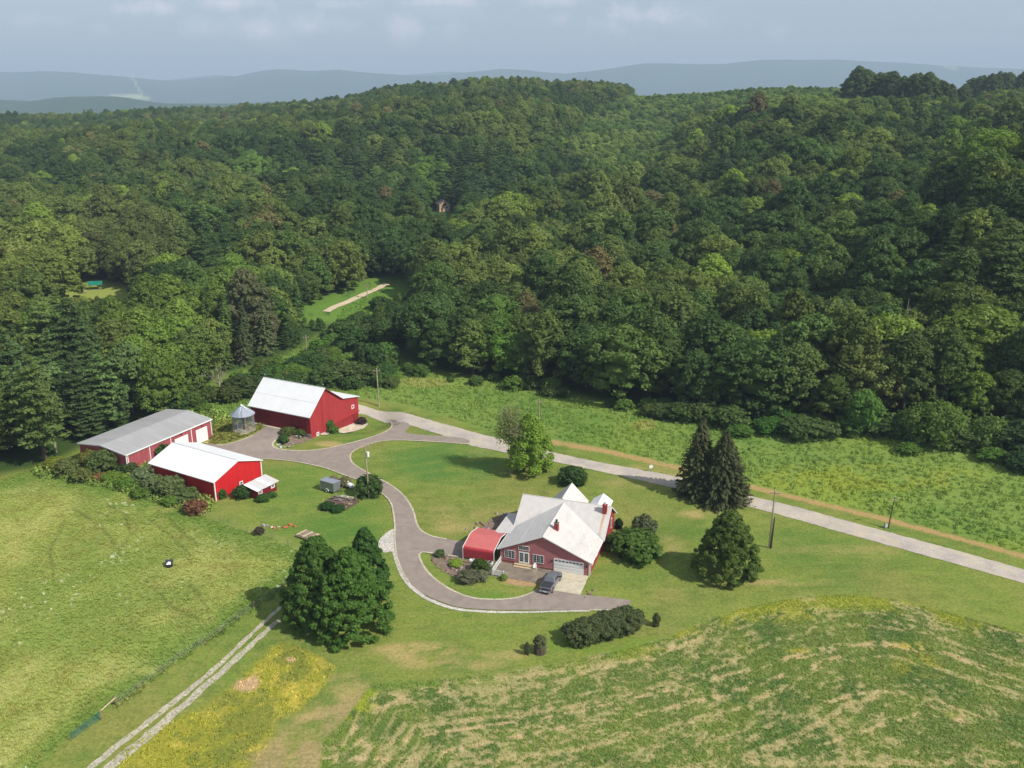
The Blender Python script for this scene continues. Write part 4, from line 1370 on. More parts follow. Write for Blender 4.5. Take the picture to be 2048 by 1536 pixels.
for x in (.1, 5.5, 11, 16.9):
    MB().tube([(x, rv, bz(rv)), (x, rv, bz(rv) + 1.1)], .025, 5).lathe([(.03, bz(rv) + .62), (.11, bz(rv) + .72), (.03, bz(rv) + .82)], 8, (x, rv)).build('lightning_rod', M['galv_dull'], barn)
# concrete pad before the lower doors
p = barn.matrix_basis
bw = Matrix.Translation((-59.71, 191.52, 0)) @ Matrix.Rotation(BA, 4, 'Z')


def barn_sheet(name, pts, mat, up):
    P = [bw @ Vector((a, c_, 0)) for a, c_ in pts]
    P = [(q.x, q.y, float(terr(q.x, q.y)) + up) for q in P]
    cxy = (sum(q[0] for q in P) / len(P), sum(q[1] for q in P) / len(P))
    ctr = (*cxy, float(terr(*cxy)) + up)
    return tag(MB().add(P + [ctr], [(i, (i + 1) % len(P), len(P)) for i in range(len(P))]).build(name, mat), kind='structure')


barn_sheet('concrete_pad', [(17.1, 7.6), (17.1, 17.4), (20.2, 17.0), (21.0, 14.0), (20.2, 11.5), (19.4, 8.6), (18.2, 7.4)], M['concrete'], .14)
barn_sheet('concrete_pad', [(17.1, 2.9), (17.1, 5.2), (18.6, 4.7), (18.8, 3.2), (17.8, 2.6)], M['concrete'], .14)
barn_sheet('threshold', [(1.2, -.25), (11.9, -.25), (11.9, -.85), (1.2, -.85)], M['concrete'], .15)

# ------------------------------------------------------------------ long equipment shed
shed = empty('equipment_shed', (-77.09, 164.34, 0), math.radians(62.8), 'long faded red equipment shed with grey roof and two white overhead doors', 'shed')
SL, SD, SE, SR = 22.7, 13.7, 4.35, 5.2
MB().add([(0, 0, 0), (SL, 0, 0), (SL, SD, 0), (0, SD, 0), (0, 0, SE - .05), (SL, 0, SE - .05), (SL, SD, SE - .05), (0, SD, SE - .05), (0, SD / 2, SR - .05), (SL, SD / 2, SR - .05)],
         [(0, 1, 5, 4), (1, 2, 6, 9, 5), (2, 3, 7, 6), (3, 0, 4, 8, 7)]).build('wall', M['faded_red'], shed)
GR = M['roof_grey']
roof_plane(shed, [(-.2, -.25, SE), (SL + .2, -.25, SE), (SL + .2, SD / 2, SR), (-.2, SD / 2, SR)], GR, .1, 'roof')
roof_plane(shed, [(-.2, SD / 2, SR), (SL + .2, SD / 2, SR), (SL + .2, SD + .25, SE), (-.2, SD + .25, SE)], GR, .1, 'roof')
MB().box(-.25, SL + .25, -.36, -.25, SE - .2, SE + .05).build('gutter', M['white'], shed)
for x, s in ((-.2, -1), (SL + .2, 1)):
    xa, xb = sorted((x, x + s * .09))
    for (y0, z0, y1, z1) in ((-.36, SE, SD / 2, SR), (SD / 2, SR, SD + .3, SE)):
        MB().slab([(xa, y0, z0 + .05), (xa, y1, z1 + .05), (xa, y1, z1 - .22), (xa, y0, z0 - .22)], d=(xb - xa, 0, 0)).build('bargeboard', M['white'], shed)
for x in (.0, .38, 5.8, 11.35, 17.0, SL - .0):
    MB().box(x - .09, x + .09, -.08, -.001, 0, SE - .2).build('trim_post', M['white'], shed)
for (a, b2) in ((12.3, 16.0), (18.2, 21.5)):
    dd = empty('overhead_door', (0, 0, 0)); dd.parent = shed
    for r_ in range(5):
        MB().box(a, b2, -.06, -.003, .02 + r_ * .64, .02 + r_ * .64 + .625).build('panel', M['white'], dd)
    fr_ = MB().box(a - .14, a - .01, -.1, -.002, 0, 3.4).box(b2 + .01, b2 + .14, -.1, -.002, 0, 3.4).box(a - .14, b2 + .14, -.1, -.002, 3.41, 3.56).build('door_frame', M['faded_red'], shed)
for x in (14.2, 20.0):
    MB().box(x - .1, x + .1, -.32, -.08, 3.75, 3.9).build('wall_lamp', M['black'], shed)

# ------------------------------------------------------------------ bright red pole building
pb = empty('pole_building', (-70.87, 161.05, 0), math.radians(-30.15), 'bright red pole building with white roof in front of the other sheds', 'shed')
PL, PD, PE, PR = 17.6, 11.8, 3.95, 6.05
MB().add([(0, 0, 0), (PL, 0, 0), (PL, PD, 0), (0, PD, 0), (0, 0, PE), (PL, 0, PE), (PL, PD, PE), (0, PD, PE), (0, PD / 2, PR - .08)], [(0, 1, 5, 4), (2, 3, 7, 6), (3, 0, 4, 8, 7)]).build('wall', M['bright_red'], pb)
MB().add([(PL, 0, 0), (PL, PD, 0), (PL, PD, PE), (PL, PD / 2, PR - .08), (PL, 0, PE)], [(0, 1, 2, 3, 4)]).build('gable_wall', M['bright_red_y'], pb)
for (y0, z0, y1, z1) in ((-.35, PE - .05, PD / 2, PR), (PD / 2, PR, PD + .35, PE - .05)):
    roof_plane(pb, [(-.35, y0, z0 + .1), (PL + .3, y0, z0 + .1), (PL + .3, y1, z1 + .1), (-.35, y1, z1 + .1)], RW, .09, 'roof')
    for x in (-.36, PL + .3):
        MB().slab([(x, y0, z0 + .11), (x, y1, z1 + .11), (x, y1, z1 - .07), (x, y0, z0 - .07)], d=(.06 if x > 0 else -.06, 0, 0)).build('bargeboard', M['white'], pb)
MB().tube([(-.35, PD / 2, PR + .11), (PL + .3, PD / 2, PR + .11)], .08, 6).build('ridge_cap', M['ac'], pb)
MB().box(-.35, PL + .3, -.45, -.35, PE - .08, PE + .05).build('gutter', M['white'], pb)
for x, y in ((0, 0), (PL, 0), (PL, PD)):
    MB().box(x - .1, x + .1, y - .1, y + .1, 0, PE - .05).build('corner_trim', M['white'], pb)
window(pb, (PL, 0), (0, 1), (1, 0), 5.95, 6.85, .45, 1.55, 1, 2, 1, fr=.16, name='window', mun=.08)

# ------------------------------------------------------------------ little coop
pbw = Matrix.Translation((-70.87, 161.05, 0)) @ Matrix.Rotation(math.radians(-30.15), 4, 'Z')
q = pbw @ Vector((PL + 3.75, 4.3, 0))
coop = empty('coop', (q.x, q.y, 0), math.radians(-30.15), 'small dark red coop with pale sheet roof and two white windows', 'coop')
MB().add([(0, 0, 0), (2.7, 0, 0), (2.7, 5, 0), (0, 5, 0), (0, 0, 2.3), (2.7, 0, 1.85), (2.7, 5, 1.85), (0, 5, 2.3)], [(0, 1, 5, 4), (1, 2, 6, 5), (2, 3, 7, 6), (3, 0, 4, 7)]).build('wall', M['coop_red'], coop)
for k in range(6):                             # roofing sheets laid side by side
    y0 = -.35 + k * .95
    dz = (k % 2) * .03
    roof_plane(coop, [(-.45, y0, 2.5 + dz), (3.15, y0, 1.9 + dz), (3.15, y0 + .97, 1.9 + dz), (-.45, y0 + .97, 2.5 + dz)], (M['roof_white'], M['ac'], M['roof_house'])[k % 3], .03, 'roof_sheet')
for a in (.25, 3.5):
    window(coop, (2.7, 0), (0, 1), (1, 0), a, a + 1.0, .9, 1.65, 1, 2, 1, fr=.15, name='window', mun=.06)
MB().box(2.7, 2.75, 1.6, 3.1, .05, .8).build('plank', M['coop_red'], coop)

# ------------------------------------------------------------------ corn crib
c0 = G(488.5, 861)
crib = empty('corn_crib', c0, 0.3, 'round wire corn crib with conical galvanized roof beside the barn', 'corn crib')
r = 2.35
MB().lathe([(r + .12, -.6), (r + .12, .28), (r - .1, .30)], 32).build('base', M['concrete'], crib)
mesh_ = MB()
for k in range(64):
    w = 2 * math.pi * k / 64
    x, y = r * math.cos(w), r * math.sin(w)
    mesh_.box(x - .012, x + .012, y - .012, y + .012, .3, 4.1)
for j in range(19):
    mesh_.tube([(r * math.cos(2 * math.pi * k / 32), r * math.sin(2 * math.pi * k / 32), .35 + j * .2) for k in range(33)], .014, 3)
mesh_.build('wire_mesh', M['galv_dull'], crib)['kind'] = 'stuff'
for k in range(8):
    w = 2 * math.pi * k / 8 + .2
    x, y = r * math.cos(w), r * math.sin(w)
    MB().box(x - .05, x + .05, y - .05, y + .05, .3, 4.1).build('upright', M['galv_dull'], crib)
for zz in (.35, 2.2, 4.08):
    MB().tube([((r + .02) * math.cos(2 * math.pi * k / 32), (r + .02) * math.sin(2 * math.pi * k / 32), zz) for k in range(33)], .04, 4).build('hoop', M['galv'], crib)
MB().tube([(0, 0, .3), (0, 0, 5.6)], .24, 10).build('air_duct', M['black'], crib)
rf = MB()
N = 48
vs_, fs_ = [], []
for rr, zz in ((2.62, 3.98), (.42, 5.75)):
    for k in range(N):
        w = 2 * math.pi * k / N
        q = rr - (.05 if k % 2 and rr > 1 else 0) * 0
        vs_.append((q * math.cos(w), q * math.sin(w), zz + (.05 if k % 3 == 0 else 0)))
fs_ = [(k, (k + 1) % N, N + (k + 1) % N, N + k) for k in range(N)]
rf.add(vs_, fs_)
rfo = rf.build('roof', M['galv'], crib)
MB().lathe([(.48, 5.72), (.44, 5.95), (.36, 6.05), (.30, 5.95)], 16).build('roof_cap', M['galv'], crib)
MB().lathe([(2.62, 3.90), (2.66, 3.98), (2.58, 4.0)], 48).build('eave_ring', M['galv'], crib)
mesh_ = MB().lathe([(0.05, .31), (1.5, .32), (.02, 1.0)][::1], 20)
MB().lathe([(1.1, .305), (.02, .85)], 16, (.9, .6)).build('corn_heap', M['tan_earth'], crib)
print('buildings', time.time() - T0)


# ------------------------------------------------------------------ foliage meshes
def unit(v):
    return v / (np.linalg.norm(v, axis=-1, keepdims=True) + 1e-9)


def quads(c, nrm, s, rng, asp=.7, along=None):
    """leaf-sized quads at c facing nrm"""
    k = len(c)
    t = rng.normal(size=(k, 3)) if along is None else along + rng.normal(size=(k, 3)) * .15
    nrm = unit(nrm)
    t = unit(t - nrm * np.sum(t * nrm, 1, keepdims=True))
    b_ = np.cross(nrm, t)
    s = np.broadcast_to(s, (k,))[:, None]
    P = np.stack([c - t * s - b_ * s * asp * .45, c - t * s * .1 - b_ * s * asp, c + t * s + b_ * s * asp * .2, c + t * s * .1 + b_ * s * asp], 1)
    return P.reshape(-1, 3)


ICO_V = None
_bm = bmesh.new()
bmesh.ops.create_icosphere(_bm, subdivisions=1, radius=1)
ICO_V = np.array([v.co[:] for v in _bm.verts])
ICO_F = np.array([[v.index for v in f.verts] for f in _bm.faces])
_bm.free()


def leaf_mesh(name, P, cores, mat):
    """P (4n,3) quad corners; cores list of (centre, radii) filled lumps"""
    V_ = [P]
    Qn = np.arange(len(P)).reshape(-1, 4)
    T_ = []
    off = len(P)
    for c_, r_ in cores:
        V_.append(np.array(c_) + ICO_V * np.array(r_))
        T_.append(ICO_F + off)
        off += len(ICO_V)
    return np_mesh(name, np.concatenate(V_), Qn, mat, 4, np.concatenate(T_) if T_ else None)


def crown_mesh(name, seed, H, R, zb=.25, npuff=30, lpp=80, leaf=.55, shape='round', flat=.85, pr=(.26, .42), core=.62, lean=0.0):
    rng = np.random.default_rng(seed)
    cs, rs = [], []
    for k in range(npuff):
        t = (k + .5) / npuff
        t = t ** .85
        if shape == 'cone': prof = (1 - t) ** .62 * (.84 + .16 * min(1, t * 6)) + .05
        elif shape == 'egg': prof = 1.0 * math.sin(math.pi * min(1, (t * .86 + .14) ** .62)) ** .6
        else: prof = math.sqrt(max(0, 1 - (1.72 * t - .72) ** 2)) * (.72 + .28 * min(1, t * 3)) if t > .4 else .75 + .6 * t * .4
        a = k * 2.39996 + rng.random() * .7
        q = rng.uniform(*pr) * R * (1 - .35 * t if shape == 'cone' else 1)
        rr = max(0, prof * R * rng.uniform(.82, 1.12) - q * .8)
        z = H * (zb + (1 - zb) * t) - q * flat * (.6 if t > .85 else .2) + rng.normal() * .02 * H
        cs.append((math.cos(a) * rr, math.sin(a) * rr, min(z, H - q * .6)))
        rs.append(q)
    # inner lumps for the middle of the crown
    cores = [((c_[0], c_[1], c_[2] - .12 * r_), (r_ * core, r_ * core, r_ * core * flat)) for c_, r_ in zip(cs, rs)]
    for t in (.25, .5, .72):
        cores.append(((0, 0, H * (zb + (1 - zb) * t)), (R * .5 * (1 - t * .5 if shape == 'cone' else 1), R * .5 * (1 - t * .5 if shape == 'cone' else 1), H * (1 - zb) * .17)))
    cs, rs = np.array(cs), np.array(rs)
    per = np.maximum(8, (lpp * (rs / rs.mean()) ** 2)).astype(int)
    idx = np.repeat(np.arange(len(cs)), per)
    d = unit(rng.normal(size=(len(idx), 3)))
    out = unit(cs[idx] - np.array([0, 0, H * (zb + .25 * (1 - zb))]))
    flip = np.sum(d * out, 1) < -.25
    d[flip] *= -1
    d[:, 2] = np.where(d[:, 2] < -.5, -d[:, 2] * .6, d[:, 2])
    rad_ = rs[idx] * rng.uniform(.72, 1.12, len(idx))
    rad_ = rad_ * np.where(rng.random(len(idx)) < .14, rng.uniform(1.1, 1.5, len(idx)), 1)
    p_ = cs[idx] + d * rad_[:, None] * np.array([1, 1, flat])
    nr_ = d * .85 + np.array([0, 0, .3]) + rng.normal(size=d.shape) * .42
    P = quads(p_, nr_, leaf * rng.uniform(.55, 1.2, len(idx)), rng)
    return leaf_mesh(name, P, cores, M['leaf'])


def spruce_mesh(name, seed, H, R, whorls=34, per=11, leaf=.42, zb=.04, droop=.28, dens=3.2, gap=0.0):
    rng = np.random.default_rng(seed)
    C_, N_, A_l = [], [], []
    for w in range(whorls):
        t = w / (whorls - 1)
        z0 = H * (zb + (1 - zb) * t ** .95)
        L0 = R * ((1 - t) ** .82 + .03)
        for k in range(per):
            if rng.random() < gap: continue
            a = 2 * math.pi * (k + rng.random() * .8) / per + w * .7
            L = L0 * rng.uniform(.74, 1.12)
            m_ = max(3, int(L * dens))
            s = (np.arange(m_) + rng.random(m_)) / m_
            x, y = np.cos(a) * L * s, np.sin(a) * L * s
            z = z0 - droop * L * (s ** 1.1) + .14 * L * s ** 3
            wd = .35 * L * (1 - s) * .5 + .12
            for side in (-1, 0, 1):
                off = side * wd * rng.uniform(.4, 1, m_)
                C_.append(np.stack([x - np.sin(a) * off, y + np.cos(a) * off, z - abs(side) * .1 - rng.random(m_) * .1], 1))
                N_.append(np.tile([math.cos(a) * .35, math.sin(a) * .35, .9], (m_, 1)) + rng.normal(size=(m_, 3)) * .35)
                A_l.append(np.tile([math.cos(a), math.sin(a), -.25], (m_, 1)))
    C_, N_, A_l = np.concatenate(C_), np.concatenate(N_), np.concatenate(A_l)
    P = quads(C_, N_, leaf * rng.uniform(.7, 1.25, len(C_)), rng, .42, A_l)
    cores = [((0, 0, H * t), (R * (1 - t) * .42, R * (1 - t) * .42, H * .09)) for t in (.1, .22, .36, .5, .64)]
    return leaf_mesh(name, P, cores, M['leaf'])


def pine_mesh(name, seed, H, R, leaf=.42, layers=11, lpp=34):
    """white pine: flat shelves of needles on long level limbs"""
    rng = np.random.default_rng(seed)
    C_, N_, cores = [], [], []
    for w in range(layers):
        t = w / (layers - 1)
        z0 = H * (.22 + .76 * t)
        L0 = R * (1 - t) ** .6 * (1.0 if t > .12 else .8) + .6
        for k in range(7 if t < .7 else 5):
            a = 2 * math.pi * (k + rng.random() * .7) / 7 + w * 1.3
            L = L0 * rng.uniform(.6, 1.08)
            for f_ in (.5, .9) if L > 2 else (.8,):
                q = rng.uniform(.75, 1.25) * (.45 + .22 * L)
                c_ = np.array([math.cos(a) * L * f_, math.sin(a) * L * f_, z0 + .1 * L * f_ + rng.normal() * .2])
                d = unit(rng.normal(size=(lpp, 3)))
                C_.append(c_ + d * q * np.array([1, 1, .32]) * rng.uniform(.6, 1.1, (lpp, 1)))
                N_.append(d * .6 + np.array([0, 0, .7]) + rng.normal(size=(lpp, 3)) * .4)
                cores.append((c_ - np.array([0, 0, .1]), (q * .6, q * .6, q * .16)))
    C_, N_ = np.concatenate(C_), np.concatenate(N_)
    P = quads(C_, N_, leaf * rng.uniform(.6, 1.2, len(C_)), rng, .55)
    return leaf_mesh(name, P, cores, M['leaf'])


def trunk_mesh(name, seed, H, r, limbs=5, spread=2.5, top=.8, mat='bark', twigs=0):
    rng = random.Random(seed)
    m_ = MB()
    pts = [(0, 0, -.5)] + [(rng.uniform(-.12, .12) * i, rng.uniform(-.12, .12) * i, H * top * i / 4) for i in range(1, 5)]
    m_.tube(pts, [r * 1.25, r, r * .8, r * .55, r * .2], 7)
    for k in range(limbs):
        a = k * 2.4 + rng.random()
        z0 = H * top * rng.uniform(.25, .85)
        L = spread * rng.uniform(.6, 1.1) * (1.15 - z0 / H)
        p0 = Vector((0, 0, z0))
        p1 = Vector((math.cos(a) * L * .5, math.sin(a) * L * .5, z0 + L * .45))
        p2 = Vector((math.cos(a) * L, math.sin(a) * L, z0 + L * rng.uniform(.7, 1.1)))
        m_.tube([p0, p1, p2], [r * .38, r * .24, r * .08], 5)
        for q in range(twigs):
            f_ = rng.uniform(.3, 1)
            b0 = p0.lerp(p1, f_ * 2) if f_ < .5 else p1.lerp(p2, f_ * 2 - 1)
            dv = Vector((rng.uniform(-1, 1), rng.uniform(-1, 1), rng.uniform(.2, 1.2))).normalized() * L * .45
            m_.tube([b0, b0 + dv * .5 + Vector((0, 0, .1)), b0 + dv], [r * .09, r * .06, r * .02], 4)
            for _ in range(3):
                d2 = (dv * .4 + Vector((rng.uniform(-1, 1), rng.uniform(-1, 1), rng.uniform(-.1, 1))) * L * .14)
                b1 = b0 + dv * rng.uniform(.3, .95)
                m_.tube([b1, b1 + d2], [r * .045, r * .015], 3)
    return m_.mesh(name, M[mat])


TREE_N = [0]


def plant(name, loc, rz, sc, crown, trunk, tint, label=None, cat='tree', group=None, crown_name='crown'):
    e = empty(name, loc, rz, label, cat, group)
    e.scale = sc if hasattr(sc, '__len__') else (sc, sc, sc)
    c_ = link(crown_name, crown, e)
    c_['tint'] = [float(q) for q in tint]
    if trunk is not None: link('trunk', trunk, e)
    return e


# ------------------------------------------------------------------ specimen trees and shrubs round the farmstead
def tl(r_, g_, b_, k=1.0): return tuple(q * k for q in srgb(r_, g_, b_))


DK = tl(62, 92, 40)
MD = tl(78, 110, 46)
OL = tl(104, 116, 52)
LG = tl(118, 146, 48)
BR = tl(112, 100, 62)
PN = tl(74, 98, 56)
hero_spec = [
    (640, 1236, 13.0, 6.0, 'cone', (66, 92, 36), 'large dark leafy tree below the wooden platform, left in the clump by the track'),
    (704, 1260, 13.0, 5.9, 'cone', (70, 98, 38), 'broadest leafy tree, reaching lowest in the clump at the head of the track'),
    (735, 1192, 11.4, 3.9, 'cone', (58, 86, 36), 'narrow dark leafy tree at the back of the clump beside the white gravel patch'),
]
for i, (px, py, H, R, sh, tc_, lb) in enumerate(hero_spec):
    cm = crown_mesh('leafy_crown', 50 + i, H, R, .04, 300, 76, .23, sh, .85, (.08, .15), .7)
    plant('tree', G(px, py), i, 1, cm, trunk_mesh('tree_trunk', 60 + i, H, .28), tl(*tc_, 1.5), lb)
cm = crown_mesh('leafy_crown', 70, 11.2, 5.5, .05, 260, 70, .22, 'cone', .85, (.08, .15), .7)
plant('tree', G(1452, 1151), 0, 1, cm, trunk_mesh('tree_trunk', 71, 10, .3), tl(92, 112, 48), 'round dark green leafy tree standing alone on the lawn right of the farmhouse')
plant('spruce', G(1396, 988), .4, 1, spruce_mesh('spruce_crown', 81, 15.6, 5.0, 40, 13, .42, .03, .30, 3.2, .1), trunk_mesh('spruce_trunk', 82, 15, .25, 0), tl(92, 98, 62), 'taller ragged dark spruce, the one on the left of the pair by the road', 'tree')
plant('spruce', G(1443, 1000), 1.4, 1, spruce_mesh('spruce_crown', 83, 13.8, 6.2, 38, 17, .42, .02, .30, 3.2, .03), trunk_mesh('spruce_trunk', 84, 13, .25, 0), tl(88, 94, 60), 'broad full dark spruce, the one on the right of the pair by the road', 'tree')
# half dead tree with its bare limbs and thin leaves
e = empty('tree', G(1022, 946), .3, 'tall thinning tree with grey bare limbs and sparse dull leaves by the road', 'tree')
link('trunk', trunk_mesh('bare_trunk', 90, 15.5, .30, 22, 5.4, .96, 'deadwood', 12), e)
rng = np.random.default_rng(91)
k = 5200
pc = rng.normal(size=(k, 3)) * .42
pc = pc[np.linalg.norm(pc, axis=1) < 1][:]
k = len(pc)
pc = pc * np.array([4.6, 4.6, 6.6]) + np.array([0, 0, 9.8])
t_ = rng.integers(0, 90, k)
clus = rng.normal(size=(90, 3)) * np.array([1.9, 1.9, 2.8]) + np.array([0, 0, 10])
pc = pc * .45 + (clus[t_] + rng.normal(size=(k, 3)) * .5) * .55
cr = link('crown', leaf_mesh('thin_crown', quads(pc, rng.normal(size=(k, 3)), .16 * rng.uniform(.7, 1.3, k), rng), [], M['leaf']), e)
cr['tint'] = list(tl(132, 144, 86))
plant('tree', G(1060, 946), 0, 1, crown_mesh('leafy_crown', 92, 12.8, 4.5, .05, 90, 90, .26, 'egg', .85, (.16, .28), .55), trunk_mesh('tree_trunk', 93, 12, .3), tl(128, 156, 56), 'bright green leafy tree growing against the half bare one by the road')

SHR = [crown_mesh('shrub_leaves', 100 + i, 1.0, .62, .0, 34, 46, .075, 'round', .9, (.24, .36), .7) for i in range(3)]
CLIP = [crown_mesh('clipped_leaves', 115 + i, 1.0, .60, .0, 70, 60, .045, 'round', .95, (.17, .24), .85) for i in range(2)]
SHR_S = crown_mesh('small_shrub_leaves', 110, 1.0, .5, .0, 24, 60, .06, 'round', .95, (.28, .4), .8)


def shrub(px, py, r_, h_, tc_, label=None, group=None, k=0, me=None, z=0, cat='shrub'):
    return plant('shrub', G(px, py), random.random() * 6, (r_ / .62, r_ / .62, h_), me or SHR[k % 3], None, tl(*tc_), label, cat, group, 'leaves')


shrub(1146, 967, 3.0, 3.3, (66, 92, 44), 'round dense dark shrub behind the pointed rear roof of the farmhouse')
shrub(1288, 1078, 2.5, 4.2, (100, 108, 74), 'thin greyish shrub behind the rounder green one right of the farmhouse', k=1)
shrub(1270, 1108, 4.6, 3.9, (84, 110, 44), 'wide spreading green shrub on the lawn right of the farmhouse', k=2)
shrub(1237, 1057, .95, 1.9, (40, 66, 36), 'small clipped dark evergreen ball at the corner of the farmhouse', me=SHR_S)
for i, (px, py, r_, h_) in enumerate([(1163, 1281, 2.7, 3.0), (1187, 1274, 2.7, 2.9), (1211, 1267, 2.7, 3.0), (1234, 1260, 2.7, 2.95), (1255, 1254, 2.5, 3.0)]):
    shrub(px, py, r_, h_, (92, 102, 62), ['largest rounded shrub at the left end of the clipped grey green hedge', 'second rounded shrub from the left in the clipped hedge', 'middle rounded shrub of the clipped grey green hedge', 'fourth rounded shrub from the left in the clipped hedge', 'rounded shrub at the right end of the clipped hedge beside bare earth'][i], 'shrubs of the clipped hedge on the front lawn', me=CLIP[i % 2])
tp = shrub(1080, 1305, 1.15, 1.9, (104, 110, 74), 'round topiary shrub on a leafy stem, left of the clipped hedge', me=SHR_S)
tp.location.z += .75
MB().lathe([(.55, -.45), (.6, .1), (.45, .5)], 10).build('stem', M['bark'], tp).scale = (.8, .8, 1)
shrub(1054, 1309, .5, 1.9, (88, 96, 62), 'thin small ragged shrub beside the round topiary', me=SHR_S)
shrub(1312, 1252, .75, 2.1, (88, 98, 60), 'single narrow upright shrub to the right of the clipped hedge', me=SHR_S)
shrub(738, 990, 2.7, 4.0, (72, 96, 44), 'bushy shrub round the foot of the pole in the bend of the driveway', k=1)
shrub(667, 968, 1.2, 1.6, (142, 128, 98), 'brownish tuft of weeds behind the grey trailer, nearer its left end', k=0)
shrub(690, 972, 1.5, 1.8, (132, 126, 88), 'brownish tuft of weeds between the grey trailer and the long white tank', k=2)
LEFTS = [(135, 950, 2.6, 3.2, (104, 114, 62), 'greyish green shrub, the outermost left of the hedge line before the sheds'), (165, 962, 2.1, 2.7, (108, 118, 60), 'rounded shrub with dark foot low in the hedge line by the pasture'),
         (182, 936, 2.4, 3.8, (122, 122, 56), 'tall yellowish shrub against the end wall of the long shed'), (210, 945, 3.4, 4.6, (92, 108, 58), 'tallest dark shrub in front of the long shed corner'),
         (112, 934, 2.2, 2.0, (128, 138, 54), 'yellow green low bush between woods and pasture hedge'), (200, 962, 1.7, 1.6, (136, 110, 62), 'low reddish bush at the foot of the pasture hedge'),
         (258, 948, 2.2, 2.3, (72, 92, 48), 'dark low shrub at the white corner post of the long shed'), (292, 966, 2.7, 3.2, (120, 132, 92), 'silvery green shrub at the far corner of the bright red building'),
         (310, 984, 2.7, 3.2, (108, 122, 76), 'silvery shrub beside the wall of the bright red building, second along'), (342, 990, 2.9, 3.6, (104, 118, 70), 'large silvery shrub at the middle of the bright red building'),
         (374, 1002, 2.4, 2.5, (100, 116, 66), 'spreading shrub near the front corner of the bright red building'), (345, 1008, 1.8, 1.6, (104, 134, 50), 'low green bush below the silvery shrubs at the pasture edge'),
         (392, 1025, 2.2, 2.3, (128, 92, 66), 'round reddish brown shrub at the corner of the pasture'), (322, 918, 2.5, 3.4, (68, 96, 40), 'dark shrub in the gap between the long shed and the white roof'),
         (225, 964, 2.3, 2.0, (110, 136, 50), 'bright green bush in the hedge below the long shed'), (255, 975, 2.2, 1.9, (98, 130, 46), 'bright green low bush under the silvery shrubs'), (285, 992, 2.2, 1.7, (96, 124, 48), 'broad low bush at the edge of the pasture grass'),
         (443, 996, 1.1, 1.8, (72, 102, 40), 'small green bush at the white corner of the bright red building'), (486, 994, 1.9, 2.2, (62, 92, 40), 'dark bush between the bright red building and the coop'), (527, 1002, 1.3, 1.3, (70, 104, 44), 'low green bush along the front of the coop'), (543, 994, 1.0, 1.0, (76, 108, 46), 'small green bush at the right end of the coop'),
         (576, 868, 1.8, 1.5, (98, 110, 60), 'flowering garden shrub before the long wall of the barn'), (602, 870, 1.6, 1.4, (88, 106, 52), 'leafy garden shrub near the front corner of the barn'), (568, 884, 1.3, 1.6, (72, 104, 44), 'dark leafy shrub among the rocks of the barn garden'),
         (657, 862, 1.5, 2.9, (76, 116, 44), 'climbing green shrub against the lower barn wall'), (668, 866, 1.3, 1.6, (88, 124, 46), 'low green shrub beside the climber on the barn'), (724, 848, 1.2, 1.7, (84, 66, 66), 'dark purple leaved shrub at the corner of the barn pad'),
         (960, 1143, 1.5, 2.0, (72, 92, 36), 'dark green shrub by the air conditioner in the front garden'), (935, 1163, 1.7, 1.8, (110, 112, 84), 'white flowering shrub low in the front garden bed'), (962, 1160, 1.2, 1.6, (120, 124, 96), 'white flowering shrub under the porch railing'),
         (912, 1131, 1.2, .9, (136, 160, 56), 'bright yellow green plant in the front garden bed'), (880, 1113, .9, 1.2, (96, 116, 70), 'grey green tuft at the tip of the front garden bed'), (1008, 1160, .6, 1.0, (128, 150, 70), 'small green tuft at the end of the porch railing'),
         (655, 1017, 1.5, 1.1, (52, 84, 36), 'dark green bush at the left front of the lumber platform'), (676, 1021, 1.5, .9, (56, 88, 38), 'dark green bush along the front of the lumber platform'), (519, 1068, .9, 1.3, (88, 76, 64), 'small dark reddish bush by the pasture fence'),
         (1222, 1086, 1.1, 1.2, (86, 112, 44), 'small bush at the right wall of the farmhouse'), (1216, 1100, .9, .9, (104, 126, 52), 'low green plant beside the right wall of the farmhouse')]
for i, (px, py, r_, h_, tc_, lb) in enumerate(LEFTS): shrub(px, py, r_, h_, tc_, lb, k=i)
